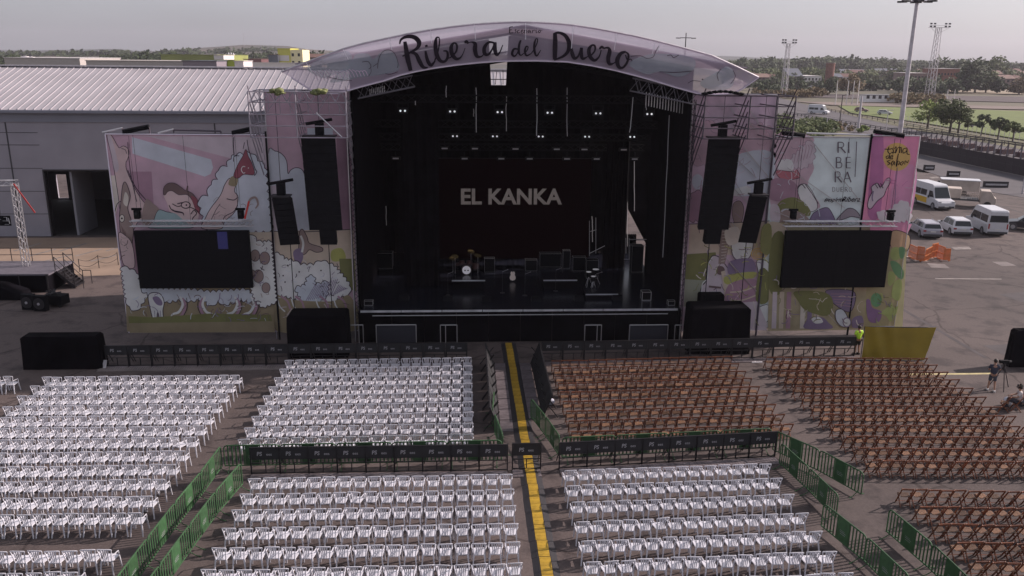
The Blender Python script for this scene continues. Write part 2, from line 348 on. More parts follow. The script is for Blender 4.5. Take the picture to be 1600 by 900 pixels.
M_tile = mat('roof_tile', (0.125, 0.062, 0.05), 0.85, vary=0.25, scale=0.6)
M_tile2 = mat('roof_tile_pale', (0.19, 0.12, 0.10), 0.85, vary=0.25, scale=0.6)
M_brick = mat('brick', (0.15, 0.062, 0.045), 0.85, vary=0.25, scale=1.2)
M_brickp = mat('brick_pale', (0.15, 0.11, 0.105), 0.85, vary=0.2, scale=0.8)
M_slate = mat('slate', (0.11, 0.12, 0.15), 0.7, vary=0.2)
far_box('warehouse_block', 'long low pale warehouse with a dark open strip below its eave', 'warehouse', 6, 124, 90, 260, 30, M_cream, M_palew, win=(6, 1, M_in))
far_box('warehouse_block', 'plain pale flat-roofed wall building right of the open-sided warehouse', 'warehouse', 134, 285, 94.5, 240, 28, M_cream, M_cream)
far_box('office_block', 'narrow pale rooftop block with an orange roof beyond the warehouse', 'building', 137, 157, 92, 300, 12, M_palew, M_tile2)
far_box('factory', 'long olive green factory with a row of pale roof lights', 'factory', 251, 338, 85, 420, 60, M_olive, M_olive, win=(11, 1, M_ylw2))
far_box('white_shed', 'small white shed at the end of the olive green factory', 'shed', 334, 349, 86, 400, 18, M_palew, M_palew)
far_box('purple_shed', 'low grey shed with a dark doorway just over the warehouse ridge', 'shed', 285, 338, 94.5, 230, 15, mat('grey_shed', (0.2, 0.17, 0.2), 0.8), M_slate, win=(3, 1, M_in))
far_box('lime_shed', 'low lime green building beyond the warehouse ridge', 'shed', 336, 366, 93.5, 240, 14, mat('lime_wall', (0.32, 0.40, 0.05), 0.8), M_olive, win=(3, 1, M_in))
far_box('white_kiosk', 'small white block beside the lime green building', 'building', 366, 380, 95, 240, 10, M_palew, M_palew)
far_box('red_shed', 'low dark red building left of the yellow tower block', 'building', 380, 408, 92, 420, 30, mat('dark_red_wall', (0.12, 0.05, 0.055), 0.8), M_tile, win=(5, 1, M_in))
far_box('grey_block', 'grey building attached to the yellow tower block', 'building', 419, 434, 85, 350, 30, M_slate, M_tile)
yb = far_box('tower_block', 'tall yellow and cream tower block on the left horizon', 'building', 433.5, 453, 75.5, 352, 18, M_ylw, M_ylw)
a = P(453, 77.5, 352); b = P(472, 77.5, 352)
g = MB(); g.lohi((a.x+0.02, 352.3, 0), (b.x, 368, a.z)); g.build('wing', M_ylw2, yb, True)
for fx in (0.2, 0.7):
    for z in (a.z-2, a.z-5): MB().box((a.x+(b.x-a.x)*fx, 352.27, z), (0.9, 0.06, 1.2)).build('window', M_glass, yb, True)
a = P(434, 90, 352); b = P(453, 90, 352); MB().lohi((a.x+0.3, 351.9, a.z-1.3), (b.x-0.3, 351.97, a.z+0.9)).build('window', M_palew, yb, True)
far_box('boundary_wall', 'long white wall below the yellow tower block', 'wall', 381, 470, 97.5, 300, 0.6, M_palew, M_palew)
far_box('terrace_house', 'pink-walled house with red roof right of the yellow tower', 'house', 478, 502, 84, 420, 16, M_brickp, M_tile, 1.5, win=(4, 1, M_in))
for k, (px, top) in enumerate(((357, 82), (361, 82), (364.5, 82.5))):
    t = P(px, top, 520); o = thing('silo', 'white silo beside the white shed, %s from the left' % ORD[k+1], 'silo', (t.x, 520, 0), 0, 'white silos on the left skyline')
    MB().tube((0, 0, 0), (0, 0, t.z-1), 0.62, 10).build('tank', M_palew, o); MB().tube((0, 0, t.z-1), (0, 0, t.z), 0.62, 10, 0.1).build('cap', M_galv, o)
for k, (px, top) in enumerate(((37, 87.5), (46.5, 88.5))):
    t = P(px, top, 268); o = thing('roof_unit', ('white roof unit on the open-sided warehouse, left one', 'white roof unit on the open-sided warehouse, right one')[k], 'roof unit', (t.x, 268, t.z-1.3))
    MB().lohi((-0.9, 0, 0), (0.9, 1.5, 1.2)).build('casing', M_palew, o); MB().tube((0, 0.7, 1.2), (0, 0.7, 1.35), 0.5, 10).build('fan_cover', M_galv, o)
t = P(380, 52, 1650); o = thing('radio_mast', 'thin radio mast on the hill at the left', 'mast', (t.x, 1650, 0)); MB().tube((0, 0, 0), (0, 0, t.z), 0.55, 5, 0.18).build('pole', M_galv, o)
# right: sheds, houses
random.seed(11)
far_box('barn', 'grey slate barn with a steep roof right of the stage', 'barn', 1234, 1256, 107, 520, 20, M_brickp, M_slate, 4.5)
far_box('white_hall', 'long white low hall left of the brick tower', 'hall', 1257, 1284, 118.5, 520, 25, M_palew, M_palew, win=(5, 1, M_in))
far_box('white_billboard_wall', 'white panelled stand with dark gaps behind the sports field', 'stand', 1352, 1399, 148.5, 345, 5, mat('bright_panel', (.8, .78, .8), .6), M_slate, win=(5, 1, M_dark))
far_box('apartment_block', 'red brick apartment block with pale top floor left of the big tree', 'building', 1466, 1500, 107, 520, 18, M_brick, M_palew, win=(7, 3, M_glass))
far_box('apartment_block', 'pink apartment block with a flat pale roof behind the lamp mast', 'building', 1419, 1450, 114, 520, 18, M_brickp, M_palew, win=(6, 2, M_glass))
hs_ = [(1184, 112, 640, 0), (1192, 115, 560, 1), (1211, 116, 600, 2), (1247, 117, 640, 1), (1262, 113, 700, 0), (1276, 115, 680, 2), (1314, 109, 700, 3), (1326, 108, 760, 3), (1338, 109, 720, 0), (1349, 108.5, 760, 3),
       (1311, 115, 600, 3), (1330, 115, 620, 2), (1362, 110, 700, 1), (1374, 107, 800, 3), (1386, 104, 900, 2), (1396, 107, 850, 3), (1404, 110, 760, 0), (1412, 108, 820, 3), (1452, 108, 700, 1), (1556, 110, 600, 1), (1566, 107, 720, 0), (1578, 110, 650, 1), (1588, 107, 700, 0), (1597, 112, 600, 2), (1574, 117, 540, 1), (1592, 118, 540, 0), (1612, 111, 600, 1), (1630, 113, 640, 0)]
wn = [('red-tiled brick', M_brick, M_tile), ('pink-walled', M_brickp, M_tile2), ('white-walled', M_palew, M_tile), ('slate-roofed grey', M_brickp, M_slate)]
cnt = {}
for px, top, Y, k in hs_:
    cnt[k] = cnt.get(k, 0)+1; wd = random.uniform(9, 13)
    far_box('house', '%s house in the far town, %s of its kind from the left' % (wn[k][0], ORD[cnt[k]]), 'house', px-wd*1.1, px+wd*1.1*random.uniform(.6, 1), top, Y, 11, wn[k][1], wn[k][2], 2.2, win=(4, 2, M_glass))['group'] = 'houses of the far town'
# brick water tower
a = P(1291.5, 98, 560); b = P(1305, 98, 560); o = thing('brick_tower', 'round red brick tower standing above the trees at the right', 'tower', ((a.x+b.x)/2, 560, 0))
MB().tube((0, 0, 0), (0, 0, a.z-0.5), 2.6, 20, 2.9).build('shaft', M_brick, o, smooth=False); MB().tube((0, 0, a.z-0.5), (0, 0, a.z), 3.05, 20).build('rim', M_tile2, o)

# ---------------------------------------------------------------- trees
def leaf_mat(name, c1, c2): return mat(name, c1, 0.8, scale=1.1, col2=c2, detail=3, rand=0.18, spec=0.2)
L_dark = leaf_mat('foliage_dark', (0.022, 0.035, 0.018), (0.055, 0.075, 0.03))
L_mid = leaf_mat('foliage_mid', (0.035, 0.055, 0.02), (0.10, 0.12, 0.04))
L_light = leaf_mat('foliage_light', (0.09, 0.13, 0.03), (0.2, 0.24, 0.06))
L_rust = leaf_mat('foliage_rust', (0.06, 0.055, 0.025), (0.15, 0.10, 0.05))
M_bark = mat('bark', (0.10, 0.08, 0.065), 0.9, vary=0.3, scale=4)
def crown_mb(g, cx, cy, z0, w_, h, n, leaf, rng, clumps=14, depth=None):
    cl = []
    for k in range(clumps):
        a = rng.uniform(0, 2*math.pi); rr = rng.uniform(0.1, 0.75)**0.7; t = rng.uniform(0.12, 0.9)
        env = math.sin(math.pi*min(1, max(0.05, t*0.85+0.12)))**0.6
        cl.append((cx+math.cos(a)*rr*w_/2*env, cy+math.sin(a)*rr*w_/2*env*(depth or 1), z0+h*t, rng.uniform(0.16, 0.3)*min(w_, h*1.2)))
    for k in range(n):
        c = cl[k % clumps]; v = Vector((rng.gauss(0, 1), rng.gauss(0, 1), rng.gauss(0, 1))).normalized()*c[3]*rng.uniform(0.55, 1.08)
        p = Vector((c[0]+v.x, c[1]+v.y, max(z0, c[2]+v.z*0.8))); a = Vector((rng.gauss(0, 1), rng.gauss(0, 1), rng.gauss(0, 0.7))).normalized(); b = a.orthogonal().normalized(); s = leaf*rng.uniform(0.6, 1.3)
        g.add([p-a*s, p-b*s*0.7, p+a*s, p+b*s*0.7], [(0, 1, 2, 3)])
def tree(name, label, p, w_, h, trunk, lm, n=600, leaf=0.35, seed=1, clumps=14, group=None, cat='tree', lean=0.0):
    rng = random.Random(seed); t = thing(name, label, cat, p, 0, group)
    g = MB(); r0 = max(0.09, w_*0.035); top = (lean, 0, trunk+(h-trunk)*0.55)
    g.tube((0, 0, -0.3), (lean*0.4, 0, trunk), r0, 7, r0*0.7); g.tube((lean*0.4, 0, trunk), top, r0*0.7, 6, r0*0.25)
    for k in range(5):
        a = k*1.26+rng.uniform(-.3, .3); g.tube((lean*0.4, 0, trunk*0.9), (lean*.4+math.cos(a)*w_*0.3, math.sin(a)*w_*0.3, trunk+(h-trunk)*rng.uniform(.3, .6)), r0*0.5, 5, r0*0.15)
    g.build('trunk', M_bark, t)
    g = MB(); crown_mb(g, lean, 0, trunk*0.8, w_, h-trunk*0.8, n, leaf, rng, clumps); g.build('crown', lm, t); return t
def bush_mb(lm, w_, h, n, leaf, seed, t, clumps=9):
    rng = random.Random(seed); g = MB(); crown_mb(g, 0, 0, 0, w_, h, n, leaf, rng, clumps); return g.build('foliage', lm, t)
def at_ground(px, py): p = G(px, py); return (p.x, p.y, -0.1)
# row along the sports field
tree('street_tree', 'pale leafy tree with light green top at left of the field row', at_ground(1449, 200), 8.5, 6.6, 2.4, L_light, 900, 0.34, 1, 12)
tree('street_tree', 'broad dark bushy tree, largest of the row beside the field', at_ground(1484, 206), 9.5, 7.6, 2.2, L_mid, 1500, 0.34, 2, 18)
tree('street_tree', 'medium dark tree merging with the largest tree beside the field', at_ground(1497, 207), 7.5, 6.0, 2.2, L_mid, 900, 0.32, 3, 12)
tree('street_tree', 'smallest round tree in the gap of the field row', at_ground(1511, 209), 3.0, 3.6, 1.8, L_mid, 350, 0.28, 4, 8)
tree('street_tree', 'round dark green tree with a slanting trunk beside the field', at_ground(1532, 212), 5.0, 5.0, 2.6, L_dark, 800, 0.28, 5, 12, lean=0.6)
tree('street_tree', 'flat-topped dark green tree beside the field', at_ground(1559, 217), 4.9, 4.6, 2.5, L_dark, 800, 0.28, 6, 12)
tree('street_tree', 'grey-green low tree at the right end of the field row', at_ground(1582, 221), 4.9, 4.3, 2.4, L_mid, 700, 0.28, 7, 12)
# big dark trees right
tree('large_tree', 'tallest dark tree right of the lattice floodlight tower', at_ground(1523, 144.5), 18, 18, 2.5, L_dark, 2200, 0.85, 8, 24)
tree('large_tree', 'dark rounded tree touching the tallest one on its right', at_ground(1540, 144.5), 14, 13, 2, L_mid, 1500, 0.8, 9, 18)
tree('large_tree', 'low dark green tree behind the stubble field at the right', at_ground(1558, 145), 13, 8, 1, L_dark, 1100, 0.7, 10, 16)
tree('large_tree', 'low rusty green tree next to the right edge of the picture', at_ground(1592, 147), 13, 8, 1, L_rust, 1000, 0.7, 12, 16)
tree('large_tree', 'dark tree at the left foot of the tallest tree', at_ground(1504, 144), 10, 9, 1, L_dark, 900, 0.7, 13, 14)
tree('large_tree', 'grey-green rounded tree behind the tallest tree', at_ground(1552, 133), 22, 20, 3, L_mid, 1300, 1.2, 14, 18)
tree('large_tree', 'dark dense tree just right of the stage roof tip', at_ground(1163, 134), 14, 10, 1, L_mid, 1100, 0.8, 15, 14)
tree('large_tree', 'dark tree below the brick tower', at_ground(1296, 146), 9, 8.5, 1, L_dark, 900, 0.6, 16, 12)
tree('large_tree', 'rust-tinted tree between the brick tower and the white stand', at_ground(1327, 148), 13, 10, 2, L_rust, 1000, 0.7, 17, 14)
tree('large_tree', 'rounded dark bush on the dry bank above the white stand', at_ground(1369, 141), 9, 5, 0.5, L_dark, 500, 0.6, 18, 9)
k_ = 0
for px, py, w_, h, lm in [(1205, 139, 12, 8, L_dark), (1222, 138, 14, 10, L_mid), (1240, 137, 10, 9, L_dark), (1256, 131, 12, 9, L_mid), (1276, 134, 10, 6, L_mid), (1392, 131, 18, 13, L_dark), (1408, 131, 16, 12, L_dark), (1440, 134, 14, 10, L_dark), (1360, 127, 16, 10, L_mid), (1345, 130, 12, 8, L_mid), (1320, 128, 14, 8, L_mid), (1452, 141, 10, 6, L_rust), (1420, 142, 14, 6, L_mid), (1478, 143, 9, 6, L_rust), (1270, 151, 7, 4, L_rust), (1245, 150, 8, 4, L_dark), (1215, 149, 8, 4.5, L_dark), (1192, 150, 9, 5, L_dark), (1575, 134, 16, 10, L_dark), (1140, 134, 14, 9, L_mid)]:
    k_ += 1
    tree('field_tree', '%s tree among the far right fields, %s listed' % ({L_dark: 'dark', L_mid: 'green', L_rust: 'rusty'}[lm], ORD[k_]), at_ground(px, py), w_, h, 1, lm, 420, 0.8, 100+k_, 10, group='scattered trees of the far right fields')
# poplars on the skyline
for k, (px, top, wd) in enumerate(((1318, 86, 5), (1325, 84, 5.5), (1332, 82, 5), (1341, 86, 5), (1399, 91, 6))):
    t = P(px, top, 880); tree('poplar', 'tall narrow poplar on the right skyline, %s from the left' % ORD[k+1], (t.x, 880, 0), wd, t.z, 1, L_dark, 420, 1.0, 200+k, 10, 'poplars on the skyline')
# woodland masses
def wood(label, segs, lm, seed, leaf):
    rng = random.Random(seed); g = MB()
    for px0, px1, top0, top1, Y, step in segs:
        px = px0
        while px < px1:
            f_ = (px-px0)/(px1-px0); t = P(px, top0+(top1-top0)*f_+rng.uniform(-1.2, 1.6), Y+rng.uniform(-20, 20)); hh = max(3, t.z)
            crown_mb(g, t.x, t.y, 0, hh*rng.uniform(1.6, 3.0), hh, 190, leaf, rng, 9); px += step
    o = g.build('woodland', lm); return tag(o, label, 'woodland', kind='stuff')
wood('dark belt of woodland along the right skyline behind the town', [(1150, 1215, 93, 92, 820, 4), (1215, 1310, 93, 89.5, 900, 4), (1300, 1400, 90, 93, 900, 4), (1395, 1500, 96, 97, 900, 4), (1475, 1500, 92, 95, 640, 6), (1500, 1640, 97, 101, 900, 4)], L_dark, 21, 1.7)
wood('greener trees mixed between the houses of the right town', [(1185, 1290, 108, 108, 620, 13), (1290, 1470, 109, 110, 640, 12), (1560, 1660, 110, 112, 620, 11)], L_mid, 22, 1.3)
wood('ragged trees and scrub on the left horizon above the warehouses', [(-30, 12, 86, 87, 600, 4), (160, 260, 88, 86, 700, 5), (350, 440, 84, 82, 800, 5), (470, 540, 82, 84, 700, 5), (240, 260, 84, 84, 600, 5)], L_dark, 23, 1.4)
wood('dark scrub clumps scattered on the left hills', [(-20, 200, 81.5, 81, 1240, 6), (200, 300, 81, 78.5, 1240, 6), (300, 440, 77.5, 75, 1450, 7)], L_dark, 27, 3.5)
wood('trees standing before the apartment blocks at the right', [(1412, 1505, 120, 122, 470, 8), (1180, 1290, 126, 127, 480, 14), (1300, 1412, 124, 125, 500, 13)], L_dark, 28, 1.1)
wood('reddish hedge along the far bank behind the road', [(1180, 1290, 143, 144, 395, 3), (1400, 1475, 145, 149, 345, 4)], L_rust, 24, 0.6)
wood('low dark scrub on the verge just over the stage wing', [(1225, 1300, 194, 200, 185, 3), (1195, 1240, 190, 196, 195, 3)], L_mid, 25, 0.35)
for k, (px, py, w_, h, lm, lab) in enumerate([(1270, 210, 7, 3.2, L_mid, 'rounded green bush on the verge above the right banner'), (1318, 204, 5, 2.4, L_rust, 'brown thorny bush beside the two lamp posts'), (1345, 207, 4, 1.8, L_light, 'pale dry bush at the foot of the thick post')]):
    t = thing('bush', lab, 'bush', at_ground(px, py)); bush_mb(lm, w_, h, 500, 0.25, 300+k, t)

# ---------------------------------------------------------------- masts, lamps and fences beyond the car park
def lattice_tower(label, px, pytop, pybase, wt, heads):
    b = G(px, pybase); t = P(px, pytop, b.y); o = thing('floodlight_tower', label, 'floodlight tower', (t.x, b.y, -0.1)); h = t.z
    g = MB(); wb = wt*1.9
    def cor(z, k): s = (wb+(wt-wb)*z/h)/2; return ((-s, -s), (s, -s), (s, s), (-s, s))[k]+(z,)
    for k in range(4): MB().tube(cor(0, k), cor(h, k), 0.13, 5).build('leg', M_galv, o)
    n = int(h/2.2)
    for i in range(n):
        for k in range(4): g.tube(cor(h*i/n, k), cor(h*(i+1)/n, (k+1) % 4), 0.06, 4); g.tube(cor(h*i/n, k), cor(h*i/n, (k+1) % 4), 0.05, 4)
    g.build('bracing', M_galv, o)
    g = MB(); g.lohi((-heads, -1.0, h), (heads, 1.0, h+0.12)); 
    for s in (-1, 1): g.tube((s*heads, -1, h), (s*wt/2, 0, h-2), 0.06, 4); g.tube((-heads, s, h+0.9), (heads, s, h+0.9), 0.04, 4)
    g.build('platform', M_galv, o)
    for s in (-heads, -heads*.6, heads*.6, heads):
        for z in (0.2, 1.3): MB().box((s, -1.0, h+z+0.3), (0.8, 0.4, 0.6)).build('floodlight', M_dark, o)
    return o
lattice_tower('tall lattice floodlight tower right of the lamp mast', 1467, 43, 158, 1.6, 4.0)
lattice_tower('thin lattice floodlight tower near the stage roof tip', 1232, 68, 152, 1.3, 3.0)
b = P(1406, 208, 82); tp = P(1433, 3, 82); o = thing('lamp_mast', 'tall grey lamp mast with a ring of flat lamp heads above the pink banner', 'lamp mast', ((b.x+tp.x)/2, 82, 0)); h = tp.z+0.4
MB().tube((0, 0, 0), (0, 0, h), 0.29, 10, 0.16).build('pole', M_galv, o); MB().tube((0, 0, h-0.5), (0, 0, h-0.2), 0.45, 10).build('collar', M_dark, o)
for k in range(6):
    a = k*math.pi/3+0.3; hd = MB(); hd.box((math.cos(a)*1.35, math.sin(a)*1.35, h-0.35), (0.85, 0.32, 0.16), a); q = hd.build('lamp_head', M_dark, o)
    MB().tube((0, 0, h-0.35), (math.cos(a)*0.95, math.sin(a)*0.95, h-0.33), 0.05, 5).build('arm', M_galv, o)
t = P(1072, 55, 150); o = thing('lamp_post', 'thin lamp post with a cross arm rising behind the stage roof', 'lamp post', (t.x, 150, 0)); MB().tube((0, 0, 0), (0, 0, t.z+0.4), 0.13, 6, 0.08).build('pole', M_dark, o)
MB().lohi((-1.0, -.05, t.z-.5), (1.0, .05, t.z-.38)).build('arm', M_dark, o)
for s in (-1, 1): MB().lohi((s*1.35-.4, -.15, t.z-.56), (s*1.35+.4, .15, t.z-.42)).build('lamp_head', M_dark, o)
def post(label, px, top, bot, r, arm=0.0, m=M_galv, name='lamp_post', cat='lamp post', group=None):
    b = G(px, bot); t = P(px, top, b.y); o = thing(name, label, cat, (b.x, b.y, -0.1), 0, group); MB().tube((0, 0, 0), (0, 0, t.z+0.1), r, 6, r*0.7).build('pole', m, o)
    if arm: MB().tube((0, 0, t.z-0.1), (arm, 0, t.z+0.1), r*0.5, 5).build('arm', m, o); MB().box((arm*1.25, 0, t.z+0.1), (abs(arm)*.5, 0.3, 0.14)).build('lamp_head', M_palew, o)
    return o
post('dark street lamp with a white head arm right of the van road', 1311, 148, 200, 0.14, 1.0, M_dark)
post('thick grey post right of the dark street lamp', 1341, 150, 200, 0.32, 0, M_galv, 'post', 'post')
post('thin pale lamp post at the foot of the passing white van', 1290, 184, 211, 0.1)
post('thin lamp post standing in front of the field', 1384, 172, 206, 0.1, 0.8)
post('pale lamp post at the right edge of the car park road', 1597, 215, 303, 0.12)
for k, px in enumerate((1305, 1322, 1331, 1339)): post('white flag pole by the brick tower, %s from the left' % ORD[k+1], px, 126, 163, 0.2, 0, M_palew, 'flag_pole', 'pole', 'white poles behind the road')
for k, px in enumerate((1478, 1489)): post('pale pole behind the field tree, %s of the pair' % ('left', 'right')[k], px, 140, 165, 0.16, 0, M_palew, 'goal_post', 'pole')
def fence_line(name, label, cat, p0, p1, h, n, m, fill=None, pr=0.04, rails=2):
    p0 = Vector(p0); p1 = Vector(p1); o = thing(name, label, cat, tuple(p0)); d = p1-p0
    for k in range(n+1):
        q = d*(k/n); MB().tube(q, q+Vector((0, 0, h)), pr, 5).build('post', m, o)
    g = MB()
    for k in range(rails): z = h*(k+1)/rails; g.tube((0, 0, z), d+Vector((0, 0, z)), pr*0.7, 4)
    g.build('rail', m, o)
    if fill:
        nrm = Vector((-d.y, d.x, 0)).normalized()*0.015; g = MB(); a0, a1 = Vector((0, 0, 0.05)), d+Vector((0, 0, 0.05)); u = Vector((0, 0, h*0.9))
        g.add([a0-nrm, a1-nrm, a1-nrm+u, a0-nrm+u, a0+nrm, a1+nrm, a1+nrm+u, a0+nrm+u], [(0, 1, 2, 3), (7, 6, 5, 4), (0, 4, 5, 1), (3, 2, 6, 7), (0, 3, 7, 4), (1, 5, 6, 2)]); g.build('mesh_panel', fill, o)
    return o
fence_line('metal_fence', 'thin grey railing between the road and the sports field trees', 'fence', G(1405, 192), G(1625, 228), 2.1, 34, M_galv, None, 0.05)
fence_line('crash_barrier', 'dark crash barrier along the near side of the far road', 'crash barrier', G(1225, 178), G(1440, 214), 0.8, 30, M_dark, None, 0.12)
fence_line('crash_barrier', 'dark crash barrier in the middle of the far road', 'crash barrier', G(1270, 169), G(1640, 240), 0.8, 36, M_dark, None, 0.10)
M_net = mat('shade_netting', (0.03, 0.022, 0.028), 0.9)
fence_line('netting_fence', 'long dark netting fence beside the service road at the right', 'fence', G(1395, 232), G(1640, 284), 2.6, 26, M_dark, M_net, 0.05)
M_scfar = mat('purple_steel', (0.13, 0.11, 0.14), 0.8)
# steel frame stand behind the netting
o = thing('steel_grandstand', 'low purple-grey steel framework running behind the netting fence', 'framework', tuple(G(1430, 224)))
d = G(1640, 258)-G(1430, 224); g = MB()
for k in range(22):
    q = d*(k/22); g.tube(q, q+Vector((0, 0, 2.6)), 0.07, 4); g.tube(q+Vector((0, 0, .3)), q+d/22+Vector((0, 0, 2.5)), 0.06, 4); g.tube(q+Vector((0, 4, 0)), q+Vector((0, 4, 2.9)), 0.07, 4)
g.build('frame', M_scfar, o); g = MB()
for z, y in ((2.6, 0), (2.9, 4)): g.tube((0, y, z), d+Vector((0, y, z)), 0.1, 4)
g.build('top_rail', M_dark, o)
g = MB()
for k in range(0, 22, 3): q = d*(k/22); g.box(q+Vector((2, 2, .8)), (3, 1.4, .9), 0.3)
g.build('crate', mat('rust_red', (0.07, 0.035, 0.04), .9, vary=.3), o)

# ---------------------------------------------------------------- stage platform and roof
YS = 47.0; SX0, SX1 = -6.35, 12.75; YE = 62.0; ZD = 2.03
st = thing('stage_platform', 'large black stage platform with a white strip along its front edge', 'stage', (3.2, YS, 0))
M_deck = mat('stage_floor', (0.010, 0.011, 0.018), 0.22, vary=0.3, scale=0.8, spec=0.4)
MB().lohi((SX0, YS+0.02, ZD-0.16), (SX1, YE, ZD)).build('deck', M_deck, st, True)
g = MB()
x = SX0
while x < SX1-0.1:
    g.lohi((x+0.01, YS+0.10, 0.02), (min(x+1.9, SX1)-0.01, YS+0.14, ZD-0.17)); x += 1.9
g.build('front_skirt', M_cloth, st, True)
g = MB(); x = SX0+0.1; k = 0
while x < SX1-0.3:
    ln = 2.35; g.lohi((x, YS-0.05, ZD-0.10), (min(x+ln, SX1-0.2), YS+0.01, ZD+0.015)); x += ln+0.04
g.build('edge_strip', mat('edge_metal', (0.50, 0.50, 0.54), 0.35, 0.3, vary=0.25, scale=1.5), st, True)
g = MB(); g.tube((SX0+0.8, YS-0.12, ZD-0.28), (SX1-0.8, YS-0.12, ZD-0.28), 0.03, 6); g.build('edge_rail', M_steel, st, True)
g = MB()
for s in (SX0, SX1): g.lohi((s-0.06, YS+0.15, 0), (s+0.06, YE, ZD-0.17))
g.build('side_skirt', M_cloth, st, True)

# fascia
YFC = 46.85
top_px = [(440.5, 112.5), (460, 104.5), (480, 97), (510, 86), (540, 75.5), (572, 67), (607, 59.5), (640, 52.5), (675, 46.5), (710, 41.5), (742, 38), (775, 35.8), (808, 34.5), (840, 35.2), (868, 36.8), (897, 39.5), (930, 44.5), (962, 50.5), (995, 57), (1025, 64), (1068, 75), (1112, 87), (1150, 104), (1185, 121)]
bot_px = [(440.5, 112.5), (455, 121), (470, 131), (487, 141.5), (510, 146), (530, 145.5), (562, 136), (600, 126), (625, 117.5), (650, 111.5), (680, 106), (712, 101.5), (745, 98), (775, 95.8), (800, 95), (840, 94.8), (887, 96.5), (925, 102.5), (962, 110), (993, 118), (1025, 127), (1056, 136.5), (1090, 146), (1120, 147.5), (1145, 146), (1160, 139), (1185, 121)]
M_fas = mat('fascia_print', (0.66, 0.54, 0.68), 0.7, vary=0.09, scale=0.3, trans=0.45, alpha=0.60)
M_fasg = mat('fascia_grey', (0.50, 0.56, 0.62), 0.7, vary=0.12, scale=0.6, trans=0.45, alpha=0.55)
M_fasp = mat('fascia_pink', (0.72, 0.58, 0.70), 0.7, vary=0.12, scale=0.6, trans=0.45)
M_ink = mat('ink', (0.014, 0.008, 0.016), 0.8, spec=0.2)
M_inks = mat('ink_soft', (0.06, 0.04, 0.06), 0.8, spec=0.2)
roof = thing('stage_roof', 'arched stage roof with a lilac printed front naming the stage', 'stage roof', (3.2, YFC, 14))
def smooth(pts, n=5, closed=False):
    out = []; N = len(pts)
    rng_ = range(N if closed else N-1)
    for i in rng_:
        p = [pts[(i+k) % N] if closed else pts[max(0, min(N-1, i+k))] for k in (-1, 0, 1, 2)]
        for j in range(n):
            t = j/n; out.append(tuple(0.5*((2*p[1][c])+(-p[0][c]+p[2][c])*t+(2*p[0][c]-5*p[1][c]+4*p[2][c]-p[3][c])*t*t+(-p[0][c]+3*p[1][c]-3*p[2][c]+p[3][c])*t**3) for c in range(len(pts[0]))))
    if not closed: out.append(tuple(pts[-1]))
    return out
